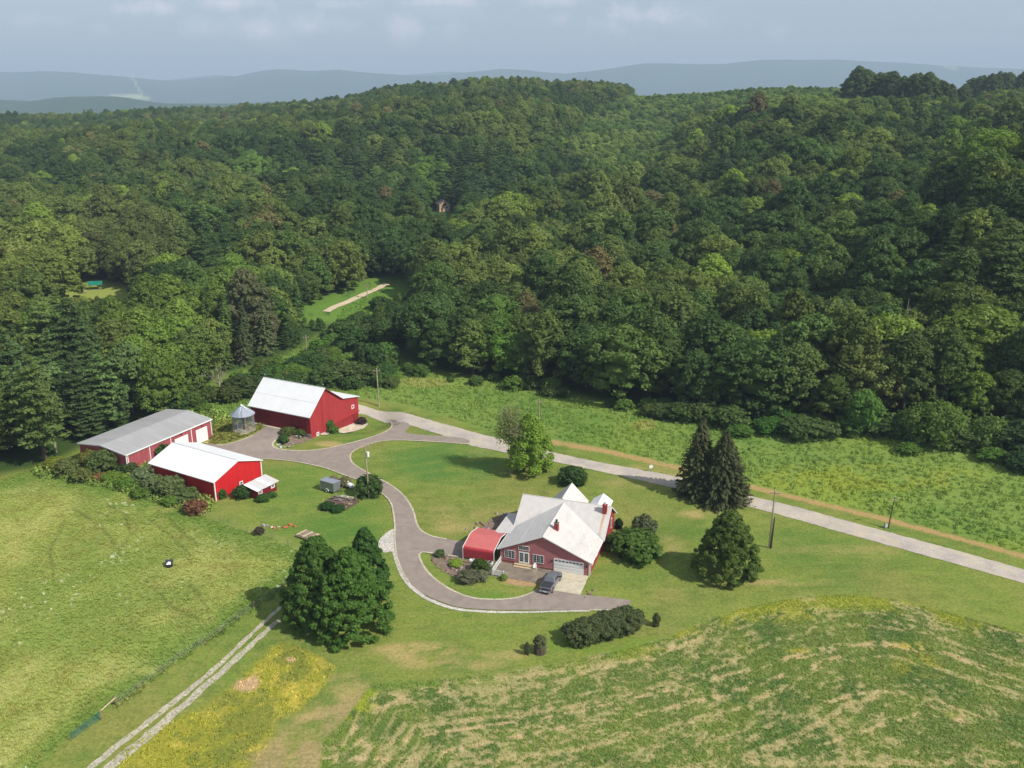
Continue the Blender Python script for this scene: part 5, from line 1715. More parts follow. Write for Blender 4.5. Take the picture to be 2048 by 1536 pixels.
BRUSH = [(493, 790, 5.0, 4.6, (72, 88, 44)), (462, 800, 4.0, 3.8, (80, 92, 44)), (430, 800, 3.4, 3.2, (84, 100, 44)), (595, 745, 3.2, 4.4, (62, 92, 46)), (632, 742, 3.6, 5.0, (70, 98, 48)), (688, 765, 5.6, 5.6, (88, 106, 54)), (722, 764, 5.2, 4.8, (82, 98, 50)), (650, 772, 4.4, 4.8, (76, 100, 48)),
         (739, 735, 4.4, 6.6, (64, 88, 44)), (771, 728, 4.2, 6.0, (84, 116, 52)), (775, 752, 3.4, 3.6, (74, 106, 46)), (710, 700, 5.4, 6.6, (66, 94, 42)), (735, 688, 4.6, 6.0, (80, 96, 48)), (690, 672, 5.0, 5.0, (80, 104, 46)), (722, 655, 4.6, 5.0, (84, 108, 48)), (668, 690, 3.8, 3.4, (88, 122, 48)),
         (560, 752, 3.0, 3.0, (84, 118, 46)), (525, 760, 3.0, 3.2, (74, 104, 44)), (612, 770, 3.4, 3.4, (84, 110, 46)), (760, 620, 4.0, 4.6, (70, 98, 44)), (748, 660, 4.0, 4.6, (62, 88, 40)), (640, 700, 3.2, 3.0, (90, 128, 48)), (580, 782, 3.2, 3.0, (78, 108, 44)), (540, 786, 3.0, 3.0, (84, 110, 44)), (385, 812, 3.0, 3.4, (86, 108, 46)), (355, 822, 3.4, 4.0, (68, 96, 42)), (408, 822, 2.0, 1.8, (96, 124, 48)),
         (1318, 832, 3.4, 3.0, (78, 96, 48)), (1358, 838, 4.2, 3.8, (76, 98, 46)), (1406, 842, 4.0, 4.2, (88, 106, 54)), (1457, 850, 5.0, 4.4, (82, 104, 50)), (1508, 834, 4.2, 5.0, (64, 90, 50)), (1534, 864, 3.8, 3.0, (72, 112, 44)), (1603, 872, 5.2, 4.2, (80, 102, 50)), (1650, 872, 3.6, 3.2, (92, 112, 62)), (1775, 868, 4.4, 4.6, (84, 108, 54)),
         (1700, 866, 3.6, 3.6, (80, 110, 48)), (1926, 890, 4.6, 4.2, (90, 110, 58)), (2036, 902, 5.4, 6.2, (64, 86, 46)), (2044, 938, 3.6, 3.2, (54, 80, 40)), (1560, 845, 4.0, 3.6, (70, 110, 44)), (1740, 856, 3.4, 3.2, (74, 104, 46)), (1480, 870, 3.0, 2.2, (88, 122, 48)), (1820, 905, 2.6, 2.0, (98, 128, 50)), (1985, 918, 3.0, 2.4, (90, 124, 48))]
bl = {}
for i, (px, py, r_, h_, tc_) in enumerate(BRUSH):
    if px < 800:
        w1 = 'left of the corn crib' if px < 440 else 'behind the corn crib' if px < 500 else 'behind the barn left end' if px < 600 else 'behind the barn ridge' if px < 665 else 'behind the barn right end' if px < 745 else 'near the pole behind the barn'
        w2 = ' close to it' if py > 775 else ' slightly further up' if py > 730 else ' far up the green strip' if py > 675 else ' atop the green strip'
    else:
        w1 = 'above the two spruces' if px < 1420 else 'above the tall utility pole' if px < 1580 else 'left of the pale young tree' if px < 1700 else 'under the pale young tree' if px < 1800 else 'right of the broad olive tree' if px < 1960 else 'at the right meadow end'
        w2 = ' against the dark woods' if py < 860 else ' out in the meadow edge'
    w0 = ('tall ' if h_ > 4.7 else 'low ' if h_ < 3.1 else '') + ('wide ' if r_ > 4.3 else '') + ('dark ' if tc_[1] < 97 else 'light ' if tc_[1] > 112 else '') + ('olive' if tc_[0] > 81 else 'green')
    lb = (w0 + ' bush ' + w1 + w2).replace('a pale young', 'pale young')
    bl[lb] = bl.get(lb, 0) + 1
    shrub(px, py, r_, h_, tc_, lb, 'wild bushes ' + ('behind the barn' if px < 800 else 'along the woods edge'), k=i)
print('bush labels', len(bl), len(BRUSH))
plant('tree', G(1724, 866), 1, 1, crown_mesh('leafy_crown', 120, 9.5, 4.0, .15, 34, 80, .34, 'round', .85, (.28, .4), .6), trunk_mesh('tree_trunk', 121, 9, .2), tl(98, 132, 58), 'pale green young tree standing before the dark woods above the meadow')
plant('tree', G(1870, 885), 2, 1, crown_mesh('leafy_crown', 122, 8.5, 6.4, .05, 40, 90, .36, 'round', .85, (.28, .4), .6), trunk_mesh('tree_trunk', 123, 8, .2), tl(98, 122, 54), 'broad olive green tree at the far edge of the meadow')
plant('tree', G(1976, 894), 3, 1, crown_mesh('leafy_crown', 124, 6.4, 4.8, .0, 34, 80, .34, 'round', .85, (.28, .4), .6), trunk_mesh('tree_trunk', 125, 6, .2), tl(100, 124, 58), 'low rounded olive tree near the right end of the meadow edge')
plant('tree', G(1822, 876), 3, 1, crown_mesh('leafy_crown', 126, 6.0, 4.4, .0, 34, 80, .34, 'round', .85, (.28, .4), .6), trunk_mesh('tree_trunk', 127, 6, .2), tl(84, 112, 52), 'small round green tree just left of the broad olive one')
print('specimens', time.time() - T0)

for i, (px, py, h_, lb) in enumerate(((1795, 745, 19, 'bare dead tree with pale limbs poking out of the woods at right'), (112, 905, 14, 'bare gnarled grey tree among the pines left of the long shed'), (440, 792, 8, 'small bare grey tree in the brush behind the long shed'), (1520, 735, 19, 'bare dead tree top in the woods above the tall utility pole'))):
    e = empty('dead_tree', G(px, py), i, lb, 'tree')
    link('trunk', trunk_mesh('dead_trunk', 400 + i, h_, .26, 10, 4.5, .98, 'deadwood', 6), e)


# ------------------------------------------------------------------ the woods
KINDS = []                                     # (crown mesh, trunk mesh, H, R, family)
for i in range(6):
    H_, R_k = [16, 17, 15.5, 18, 16.5, 15][i], [6.4, 5.8, 7.0, 6.2, 5.6, 6.6][i]
    KINDS.append((crown_mesh('wood_crown', 200 + i, H_, R_k, .22, [84, 92, 76, 96, 78, 88][i], 42, .39, ['round', 'egg', 'round', 'egg', 'round', 'round'][i], .8, (.12, .25), .68), trunk_mesh('wood_trunk', 220 + i, H_, .32, 4, 3), H_, R_k, 'leaf'))
KINDS.append((pine_mesh('pine_crown', 230, 21, 5.4), trunk_mesh('pine_trunk', 231, 21, .33, 5, 3, .95), 21, 5.4, 'pine'))
KINDS.append((pine_mesh('pine_crown', 232, 19, 4.6, .42, 10), trunk_mesh('pine_trunk', 233, 19, .3, 5, 3, .95), 19, 4.6, 'pine'))
KINDS.append((spruce_mesh('fir_crown', 234, 17, 3.6, 22, 9, .55, .1, .2, 2.0, .12), trunk_mesh('fir_trunk', 235, 17, .26, 0), 17, 3.6, 'fir'))

sp = 7.3
gxs, gys = np.meshgrid(np.arange(-1150, 1150, sp), np.arange(120, 1320, sp * .88))
gxs = gxs + (np.arange(gxs.shape[0]) % 2)[:, None] * sp / 2
rng = np.random.default_rng(5)
wx = (gxs + rng.uniform(-.42, .42, gxs.shape) * sp).ravel()
wy = (gys + rng.uniform(-.42, .42, gys.shape) * sp).ravel()
wd = np.hypot(wx, wy)
ang = np.degrees(np.arctan2(wx, wy))
keep = (np.abs(ang) < 37) & (wd < 1300)
wx, wy, wd = wx[keep], wy[keep], wd[keep]
wz_ = terr(wx, wy)
PX, PY, PZ = proj(wx, wy, wz_)
fsd = forest_sdf(PX, PY)
keep = (fsd < -2) | (wd > 420)
# bare top fields on the ridge to the right, clearing with the pavilion, far road corridor
PXt, PYt, _ = proj(wx, wy, wz_ + 8)
scr = sdf(SCRUB, PX, PY)
open_ridge = (wd > 660) & (PX > 1420) & (PX < 1960) & (scr > -6)
keep &= ~open_ridge
keep &= ~(scr < -2)
keep &= ~((wd > 560) & (wd < 700) & (PX > 1560) & (PX < 2200) & (PY < 218) & (scr > 0))
pav = Gfar(193, 580)
pcl = np.hypot(wx - pav.x, wy - pav.y)
tow = unit(np.array([[-pav.x, -pav.y]]))[0]
along = (wx - pav.x) * tow[0] + (wy - pav.y) * tow[1]
side = np.abs((wx - pav.x) * -tow[1] + (wy - pav.y) * tow[0])
keep &= ~((along > -9) & (along < 28) & (side < 9))
cabin_p = Gfar(886, 422)
dc = np.array([-cabin_p.x, -cabin_p.y]) / math.hypot(cabin_p.x, cabin_p.y)
al = (wx - cabin_p.x) * dc[0] + (wy - cabin_p.y) * dc[1]
sd = np.abs(-(wx - cabin_p.x) * dc[1] + (wy - cabin_p.y) * dc[0])
keep &= ~((al > -8) & (al < 20) & (sd < 7.5))
for q in far_road: keep &= np.hypot(wx - q.x, wy - q.y) > 7.5
for i in range(8):                             # nothing stands between the camera and the far road
    q = far_road[min(i, 6)]
    dq = np.array([-q.x, -q.y]) / math.hypot(q.x, q.y)
    al = (wx - q.x) * dq[0] + (wy - q.y) * dq[1]
    sd = np.abs(-(wx - q.x) * dq[1] + (wy - q.y) * dq[0])
    if i >= 1: keep &= ~((al > 0) & (al < 14) & (sd < 8))
sux, suy = math.cos(math.radians(62.8)), math.sin(math.radians(62.8))
slx, sly = (wx + 77.09) * sux + (wy - 164.34) * suy, -(wx + 77.09) * suy + (wy - 164.34) * sux
keep &= ~((slx > -6) & (slx < 28) & (sly > -8) & (sly < 18.5))
keep &= np.hypot(wx + 61, wy - 190) > 12
gx_, gy_, gh_ = [], [], []
grn = np.random.default_rng(77)
for k in range(64):
    px = 1688 + 240 * grn.random()
    by_ = 197 + (px - 1690) * .07 + grn.uniform(-3, 9)
    q = Gfar(px, by_, 350, 900)
    if math.hypot(q.x, q.y) > 760: continue
    topy = np.interp(px, [1688, 1712, 1770, 1800, 1850, 1880, 1928], [154, 137, 141, 149, 147, 160, 174]) + grn.uniform(0, 12)
    gx_.append(q.x); gy_.append(q.y); gh_.append((by_ - topy) * math.hypot(q.x, q.y) / 1780 / 20.5)
for k in range(30):
    px = 1948 + 150 * grn.random()
    q = Vector(((px - 1024) / 1873 * 720, 720, 0))
    gx_.append(q.x); gy_.append(q.y + grn.uniform(-12, 12)); gh_.append(grn.uniform(.95, 1.2))
gx_, gy_ = np.array(gx_), np.array(gy_)
for a, b2 in zip(gx_, gy_): keep &= np.hypot(wx - a, wy - b2) > 5
nG = len(gx_)
gz_ = terr(gx_, gy_)
gpx, gpy, _ = proj(gx_, gy_, gz_)
wx, wy, wd, wz_, PX, PY, scr, fsd, PZ = (np.concatenate([a[keep], e_]) for a, e_ in ((wx, gx_), (wy, gy_), (wd, np.hypot(gx_, gy_)), (wz_, gz_), (PX, gpx), (PY, gpy), (scr, np.full(nG, 50.0)), (fsd, np.full(nG, -200.0)), (PZ, np.hypot(gx_, gy_))))
nT = len(wx)
rng = np.random.default_rng(6)
fam = np.zeros(nT, int)                        # 0 leaf 1 pine 2 fir
cl = fbm(wx, wy, 60, 3, 120)
u1 = rng.random(nT)
PXc, PYc, PZc = proj(wx, wy, wz_ + 12)


def near(cx, cy, rx, ry): return ((PXc - cx) / rx) ** 2 + ((PYc - cy) / ry) ** 2 < 1


fam[(u1 < .012) | ((cl > .64) & (u1 < .12))] = 2
fam[((cl < .33) & (u1 < .12))] = 1
pz = near(110, 800, 150, 110) | near(400, 500, 34, 40) | near(1590, 800, 60, 40) | near(60, 880, 60, 50)
fam[pz & (u1 < .85)] = 1
fam[near(950, 355, 90, 45) & (u1 < .7)] = 1
fam[near(700, 335, 90, 30) & (u1 < .5)] = 1
fam[near(500, 660, 60, 60) & (u1 < .8)] = 2
kidx = np.where(fam == 0, rng.integers(0, 6, nT), np.where(fam == 1, 6 + rng.integers(0, 2, nT), 8))
g_ = rng.normal(size=nT)
pal = np.array([tl(64, 87, 42), tl(80, 103, 48), tl(102, 114, 56), tl(118, 138, 56), tl(114, 110, 68)])
mixn = fbm(wx, wy, 45, 3, 131) * 1.0 + .10 * g_
left = sm(900, 300, PXc)
tt = np.clip((mixn - .36) / .34 + .18 * left, 0, 1) * 2.2
k0 = np.clip(tt.astype(int), 0, 2)
fr2 = np.clip(tt - k0, 0, 1)[:, None]
tint = pal[k0] * (1 - fr2) + pal[k0 + 1] * fr2
uu = rng.random(nT)
tint[uu < .035] = pal[3]
tint[uu > .984] = pal[4]
dark = near(1050, 700, 330, 110) | near(1800, 600, 330, 260) & (uu > .25)
tint[dark & (uu < .94)] = tint[dark & (uu < .94)] * .6 + pal[0] * .4
for (cx, cy, rx, ry, c_) in [(300, 640, 90, 50, (104, 126, 50)), (460, 590, 80, 50, (100, 124, 50)), (330, 720, 80, 60, (102, 126, 50)), (100, 530, 120, 60, (118, 130, 58)), (270, 480, 120, 70, (98, 108, 56)),
                             (500, 655, 40, 40, (112, 110, 84)), (540, 640, 30, 40, (108, 108, 74)), (1185, 530, 30, 30, (116, 100, 64)), (860, 350, 36, 24, (110, 140, 56)), (1010, 640, 40, 60, (86, 116, 48)), (1020, 700, 26, 60, (104, 140, 50)),
                             (980, 380, 50, 20, (74, 96, 64)), (1730, 720, 46, 50, (116, 120, 66)), (1700, 760, 60, 60, (104, 126, 56)), (1960, 740, 60, 80, (108, 130, 50)), (2010, 640, 50, 60, (98, 118, 50)), (1690, 500, 70, 60, (94, 114, 54)),
                             (140, 760, 130, 60, (92, 114, 68)), (50, 900, 80, 50, (94, 100, 58)), (700, 560, 40, 40, (96, 130, 46)), (1940, 300, 70, 40, (110, 134, 50)), (500, 330, 50, 25, (104, 134, 60)), (1480, 640, 40, 40, (100, 112, 52))]:
    q = near(cx, cy, rx, ry)
    tint[q] = tint[q] * .25 + np.array(tl(*c_)) * .75
fringe = (wd > 430) & (PX > 1380) & (PY < 262) & (rng.random(nT) < .75)
tint[fringe] = tint[fringe] * .35 + np.array(tl(106, 128, 60)) * .65
isf = fam > 0
tint[isf] = tint[isf] * .55 + np.array(PN) * .45
scrub = (scr < -2) & (wd > 350)
tint[scrub] = tint[scrub] * .3 + np.array(tl(102, 134, 58)) * .7
tint *= 1.2 * (1 + .16 * rng.normal(size=(nT, 1))).clip(.6, 1.5)
scl = (rng.uniform(.66, 1.05, nT) + .42 * rng.random(nT) ** 3) * (.9 + .28 * cl)
elx, ely = rng.uniform(.82, 1.22, nT), rng.uniform(.82, 1.22, nT)
hsc = rng.uniform(.82, 1.06, nT)
keep2 = None
scl[scrub] *= rng.uniform(.3, .55, scrub.sum())
hsc[scrub] *= .55
kidx[scrub] = rng.integers(0, 6, scrub.sum())
grove = (PX > 1680) & (PX < 1950) & (wd > 520) & (wd < 640) & (scr > 0)
scl[wd > 640] = scl[wd > 640].clip(.6, 1.05)
scl[(wd > 430) & (PX > 1380) & (PY < 262)] *= .55
brushy = (fsd > -14) & (wd < 320)
scl[brushy] *= .86
app = scl * 5.3 / np.maximum(PZ, 1)
inframe = (PXc > -40) & (PXc < 2090) & (PYc < 1540) & ~scrub
for p_, w_s, tn in [(pav, 9.5, .175), (cabin_p, 7.5, .118)] + [(q, 8.0, .215) for q in far_road]:
    dq = np.array([-p_.x, -p_.y]) / math.hypot(p_.x, p_.y)
    al = (wx - p_.x) * dq[0] + (wy - p_.y) * dq[1]
    sd = np.abs(-(wx - p_.x) * dq[1] + (wy - p_.y) * dq[0])
    m_s = (al > 5) & (al < 140) & (sd < w_s + 3)
    lim = np.maximum(.12, (CAMH * 0 + p_.z + al * tn - wz_ - 1.5) / (17.5 * hsc))
    scl = np.where(m_s, np.minimum(scl, lim), scl)
scl[-nG:] = gh_
hsc[-nG:] = 1.05
tint[-nG:] = np.array(tl(88, 106, 62)) * (1 + .15 * rng.normal(size=(nG, 1)))
kidx[-nG:] = rng.choice([1, 3, 4], nG)
order = np.argsort(-app * inframe)
NIND = 262
ind = order[:NIND]
rest = np.setdiff1d(np.arange(nT), ind)
used_labels = {}
fsdk = fsd
names = {'leaf': 'broadleaf_tree', 'pine': 'pine_tree', 'fir': 'fir_tree'}
for i in ind:
    cm, tm, H_, R_k, fm_ = KINDS[kidx[i]]
    c_ = tint[i]
    xq = PXc[i]
    cols_ = [(-99, 'at the left edge'), (60, 'up left of the long shed'), (140, 'behind the long shed'), (230, 'beyond the shed and white roof'), (420, 'up behind the corn crib'), (600, 'left of the far gravel road'), (740, 'where the far gravel road ends'), (840, 'beyond the barn meadow'), (960, 'above the half bare tree'), (1100, 'above the farmhouse'),
             (1250, 'above the bare roadside strip'), (1370, 'above the two spruces'), (1500, 'above the tall utility pole'), (1640, 'above the far meadow'), (1780, 'above the thin leaning pole'), (1900, 'at the right meadow end')]
    wher = [w for a, w in cols_ if xq >= a][-1] if xq >= -99 else cols_[0][1]
    row = 'lowest in the woods ' if fsdk[i] > -30 else 'low in the woods ' if fsdk[i] > -75 else 'midway up the woods ' if fsdk[i] > -120 else 'higher in the woods ' if fsdk[i] > -180 else 'far up in the woods '
    tone = 'brownish olive' if c_[0] > c_[1] * .92 else 'bright' if c_[1] > .20 else 'dark green' if c_[1] < .085 else 'deep green' if c_[1] < .115 else 'mid green'
    big = 'big ' if scl[i] > 1.08 else 'small ' if scl[i] < .88 else ''
    kind_ = {'pine': 'flat layered pine', 'fir': 'pointed conifer', 'leaf': tone + ' broadleaf tree'}[fm_]
    lb = big + kind_ + ' ' + row + wher
    used_labels[lb] = used_labels.get(lb, 0) + 1
    s_ = scl[i]
    plant(names[fm_], (wx[i], wy[i], wz_[i] - .1), rng.uniform(0, 6.28), (s_ * elx[i], s_ * ely[i], s_ * hsc[i]), cm, tm, c_, lb, 'tree', lb.replace(' tree ', ' trees ').replace(' pine ', ' pines ').replace(' conifer ', ' conifers '))
print('trees', nT, len(rest), time.time() - T0)


# ------------------------------------------------------------------ scattering by geometry nodes
def scatter(name, pts, rot, scale, idx, tints, protos):
    me = bpy.data.meshes.new(name)
    me.vertices.add(len(pts))
    me.vertices.foreach_set('co', np.asarray(pts, np.float32).ravel())
    for nm, ty, arr, key in (('turn', 'FLOAT', rot, 'value'), ('size', 'FLOAT_VECTOR', scale, 'vector'), ('which', 'INT', idx, 'value'), ('tint', 'FLOAT_VECTOR', tints, 'vector')):
        a = me.attributes.new(nm, ty, 'POINT')
        a.data.foreach_set(key, np.asarray(arr, np.int32 if ty == 'INT' else np.float32).ravel())
    o = link(name, me)
    o['kind'] = 'stuff'
    ng = bpy.data.node_groups.new(name + '_spread', 'GeometryNodeTree')
    ng.interface.new_socket('Geometry', in_out='INPUT', socket_type='NodeSocketGeometry')
    ng.interface.new_socket('Geometry', in_out='OUTPUT', socket_type='NodeSocketGeometry')
    N, L = ng.nodes, ng.links
    gi, go, jn = N.new('NodeGroupInput'), N.new('NodeGroupOutput'), N.new('GeometryNodeJoinGeometry')

    def named(nm, ty):
        a = N.new('GeometryNodeInputNamedAttribute')
        a.data_type = ty
        a.inputs['Name'].default_value = nm
        return a.outputs[0]
    turn, size, which = named('turn', 'FLOAT'), named('size', 'FLOAT_VECTOR'), named('which', 'INT')
    cx = N.new('ShaderNodeCombineXYZ')
    L.new(turn, cx.inputs[2])
    er = N.new('FunctionNodeEulerToRotation')
    L.new(cx.outputs[0], er.inputs[0])
    for k, pr in enumerate(protos):
        oi = N.new('GeometryNodeObjectInfo')
        oi.transform_space = 'ORIGINAL'
        oi.inputs['Object'].default_value = pr
        oi.inputs['As Instance'].default_value = False
        cmp_ = N.new('FunctionNodeCompare')
        cmp_.data_type = 'INT'
        cmp_.operation = 'EQUAL'
        L.new(which, cmp_.inputs[2])
        cmp_.inputs[3].default_value = k
        ip = N.new('GeometryNodeInstanceOnPoints')
        L.new(gi.outputs[0], ip.inputs['Points'])
        L.new(cmp_.outputs[0], ip.inputs['Selection'])
        L.new(oi.outputs['Geometry'], ip.inputs['Instance'])
        L.new(er.outputs[0], ip.inputs['Rotation'])
        L.new(size, ip.inputs['Scale'])
        L.new(ip.outputs[0], jn.inputs[0])
    L.new(jn.outputs[0], go.inputs[0])
    o.modifiers.new('spread', 'NODES').node_group = ng
    return o


# young growth on the cleared hillside
sx_, sy_ = np.meshgrid(np.arange(20, 620, 4.2), np.arange(380, 1050, 4.0))
sx_ = (sx_ + rng.uniform(-2, 2, sx_.shape)).ravel(); sy_ = (sy_ + rng.uniform(-2, 2, sy_.shape)).ravel()
sz_ = terr(sx_, sy_)
qx, qy, _ = proj(sx_, sy_, sz_)
k_ = (sdf(SCRUB, qx, qy) < 0) & (rng.random(len(sx_)) < .5 + .5 * sm(.4, .55, fbm(sx_, sy_, 25, 3, 711)))
sx_, sy_, sz_ = sx_[k_], sy_[k_], sz_[k_]
s_n = len(sx_)
s_s = rng.uniform(.3, .62, s_n)
s_t = np.array(tl(108, 134, 64)) * (1 + .2 * rng.normal(size=(s_n, 1))).clip(.5, 1.6)
s_m = fbm(sx_, sy_, 30, 3, 713)[:, None] > .55
s_t = np.where(s_m, np.array(tl(138, 158, 80)) * (1 + .1 * rng.normal(size=(s_n, 1))), s_t)
protos = []
for cm, *_ in KINDS:
    protos.append(next(o for o in bpy.data.objects if o.data == cm))
rs = scl[rest]
scatter('woodland', np.stack([wx[rest], wy[rest], wz_[rest] - .2], 1), rng.uniform(0, 6.28, len(rest)), np.stack([rs * elx[rest], rs * ely[rest], rs * hsc[rest]], 1), kidx[rest], tint[rest], protos)

scatter('young_scrub', np.stack([sx_, sy_, sz_ - 1.1 * s_s / .5], 1), rng.uniform(0, 6.28, s_n), np.stack([s_s, s_s, s_s * rng.uniform(.5, .8, s_n)], 1), rng.integers(0, 6, s_n), s_t, protos)


# ------------------------------------------------------------------ low growth
def tuft(name, seed, n_, h, w, spread, dome=False):
    rng = np.random.default_rng(seed)
    if dome:
        d = unit(rng.normal(size=(n_, 3)))
        d[:, 2] = np.abs(d[:, 2])
        P = quads(d * np.array([spread, spread, h]) * rng.uniform(.5, 1, (n_, 1)), d + rng.normal(size=(n_, 3)) * .5, w * rng.uniform(.6, 1.3, n_), rng)
        return np_mesh(name, P, np.arange(len(P)).reshape(-1, 4), M['grassblade'])
    a = rng.random(n_) * 6.28
    b0 = np.stack([np.cos(a), np.sin(a), np.zeros(n_)], 1) * spread * rng.random((n_, 1)) * .6
    tip = b0 + np.stack([np.cos(a) * .5 * h, np.sin(a) * .5 * h, h * rng.uniform(.6, 1.1, n_)], 1)
    sd_ = np.stack([-np.sin(a), np.cos(a), np.zeros(n_)], 1) * w
    P = np.stack([b0 - sd_, b0 + sd_, tip + sd_ * .25, tip - sd_ * .25], 1).reshape(-1, 3)
    return np_mesh(name, P, np.arange(len(P)).reshape(-1, 4), M['grassblade'])


def proto(name, me, px, py, label):
    p_ = G(px, py)
    o = link(name, me)
    o.location = p_
    o['kind'] = 'stuff'
    o['label'] = label
    c3 = cover_colour(np.array([p_.x]), np.array([p_.y]), np.array([p_.z]))[0]
    o['tint'] = [float(q) for q in c3]
    return o


def spread(name, n_, box, accept, prs, smin, smax, gain=1.1, zoff=0.0, jit=.2, seed=1, var=(0, 0)):
    rng = np.random.default_rng(seed)
    x, y = rng.uniform(box[0], box[1], n_), rng.uniform(box[2], box[3], n_)
    z = terr(x, y)
    X, Y, Z = proj(x, y, z)
    k = accept(x, y, np.nan_to_num(X, nan=-9e3), np.nan_to_num(Y, nan=9e3), rng)
    k &= (X > -150) & (X < 2200)
    x, y, z = x[k], y[k], z[k]
    c3 = cover_colour(x, y, z) * gain * (1 + jit * rng.normal(size=(len(x), 1))).clip(.4, 1.8)
    s = rng.uniform(smin, smax, len(x))
    print(name, len(x))
    return scatter(name, np.stack([x, y, z + zoff], 1), rng.uniform(0, 6.28, len(x)), np.stack([s, s, s * rng.uniform(.7, 1.3, len(x))], 1), rng.integers(0, len(prs), len(x)), c3, prs)


mw = [proto('meadow_weeds', tuft('weed_clump', 300 + i, 26, .75, .17, .75, True), 1500 + 60 * i, 900, 'leafy weeds of the green meadow') for i in range(3)]
spread('meadow_weeds', 90000, (-75, 190, 105, 330), lambda x, y, X, Y, r_: (np.min([np.hypot(x - q.x, y - q.y) for q in far_road], axis=0) > 3.5) & (sdf(MEADOW, X, Y) < -3) & (pdist(BARE_STRIP, X, Y) > 7) & (r_.random(len(x)) < .6 + .4 * sm(.42, .6, fbm(x, y, 9, 3, 401))), mw, .4, .95, 1.45, 0, .1, 3)
pg = [proto('pasture_grass', tuft('grass_tuft', 310 + i, 16, .38, .035, .35), 200 + 50 * i, 1200, 'tall seeding grass of the pasture') for i in range(3)]
spread('pasture_grass', 100000, (-125, 0, 70, 170), lambda x, y, X, Y, r_: (sdf(PASTURE, X, Y) < -2) & (Y < 1600), pg, .35, .75, 1.55, 0, .09, 4)
cg = [proto('crop_plants', tuft('crop_clump', 320 + i, 18, .22, .075, .26, True), 1500 + 60 * i, 1400, 'low green crop plants between pale stubble') for i in range(3)]


def crop_ok(x, y, X, Y, r_):
    c3 = cover_colour(x, y, terr(x, y))
    green = c3[:, 0] < c3[:, 1] * .98
    return (sdf(CROP, X, Y) < -1) & (Y < 1620) & (green | (r_.random(len(x)) < .30))


spread('crop_plants', 190000, (-45, 95, 68, 128), crop_ok, cg, .4, .8, 1.6, 0, .12, 5)
spread('yellow_weeds', 9000, (-60, 0, 70, 108), lambda x, y, X, Y, r_: (sdf(YELLOW, X, Y) < 2) & (Y < 1600), cg, .5, 1.2, 1.8, 0, .16, 6)
# rank growth along the hedge line, shed, crib and fence
HEDGE = [(60, 945), (110, 925), (160, 925), (260, 930), (300, 925), (330, 900), (345, 905), (330, 960), (430, 1005), (405, 1035), (370, 1020), (300, 1000), (230, 980), (150, 962), (80, 955)]
spread('hedge_undergrowth', 16000, (-120, -45, 138, 200), lambda x, y, X, Y, r_: (sdf(HEDGE, X, Y) < 0) | (sdf([(340, 835), (420, 815), (470, 838), (420, 850), (350, 850)], X, Y) < 0), mw, .7, 1.7, 1.4, 0, .2, 8)
spread('rough_grass', 5000, (-85, -45, 165, 215), lambda x, y, X, Y, r_: (sdf(ROUGH, X, Y) < 0), pg, .8, 1.6, 1.1, 0, .2, 9)
FENCE_LINE = [(612, 1108), (598, 1150), (570, 1173), (508, 1216), (440, 1265), (365, 1316), (278, 1379), (234, 1412)]
spread('fence_weeds', 40000, (-80, -20, 80, 170), lambda x, y, X, Y, r_: pdist(FENCE_LINE, X, Y) < 7 * r_.random(len(x)) + 1, cg, .8, 1.8, 1.2, 0, .2, 10)
STRIP = [(400, 790), (430, 762), (552, 735), (618, 702), (660, 668), (690, 634), (705, 612), (760, 590), (772, 600), (748, 650), (768, 715), (800, 745), (790, 775), (745, 775), (690, 792), (560, 790), (520, 775), (470, 800), (400, 812)]
shp = [o for o in bpy.data.objects if o.data in SHR][:3]
shp = [next(o for o in bpy.data.objects if o.data == m_) for m_ in SHR]
EDGE_S = [(800, 748), (900, 756), (1050, 772), (1200, 807), (1400, 838), (1600, 856), (2048, 868)]
rng = np.random.default_rng(31)
x, y = rng.uniform(-120, 150, 30000), rng.uniform(170, 420, 30000)
z = terr(x, y)
X, Y, Z = proj(x, y, z)
ds, de = sdf(STRIP, X, Y), pdist(EDGE_S, X, Y)
k = ((ds < 0) & (rng.random(len(x)) < .12) & (pdist([(404, 776), (470, 784), (560, 800)], X, Y) > 8)) | ((de < 9) & (Y > 600) & (rng.random(len(x)) < .14))
for q in far_road: k &= ~((np.hypot(x - q.x, y - q.y) < 26) & (Y > 560) & (Z < q.y + 8))
x, y, z = x[k], y[k], z[k]
h_ = rng.uniform(1.2, 3.6, len(x))
tt_ = np.array([tl(*c_) for c_ in ((84, 112, 50), (70, 98, 46), (102, 130, 54), (94, 110, 54))])[rng.integers(0, 4, len(x))]
scatter('wild_brush', np.stack([x, y, z - .1], 1), rng.uniform(0, 6.28, len(x)), np.stack([h_ * 1.4, h_ * 1.4, h_], 1), rng.integers(0, 3, len(x)), tt_, shp)
print('brush', len(x))
print('low growth', time.time() - T0)


# ------------------------------------------------------------------ pickup truck
tr_p = hpt(9.62, -7.45)
truck = empty('pickup_truck', tr_p, HA + math.radians(-3), 'dark grey crew cab pickup with black bed cover parked before the garage', 'pickup truck')
# local: x across, y forward (tail at 0, nose at 5.85)


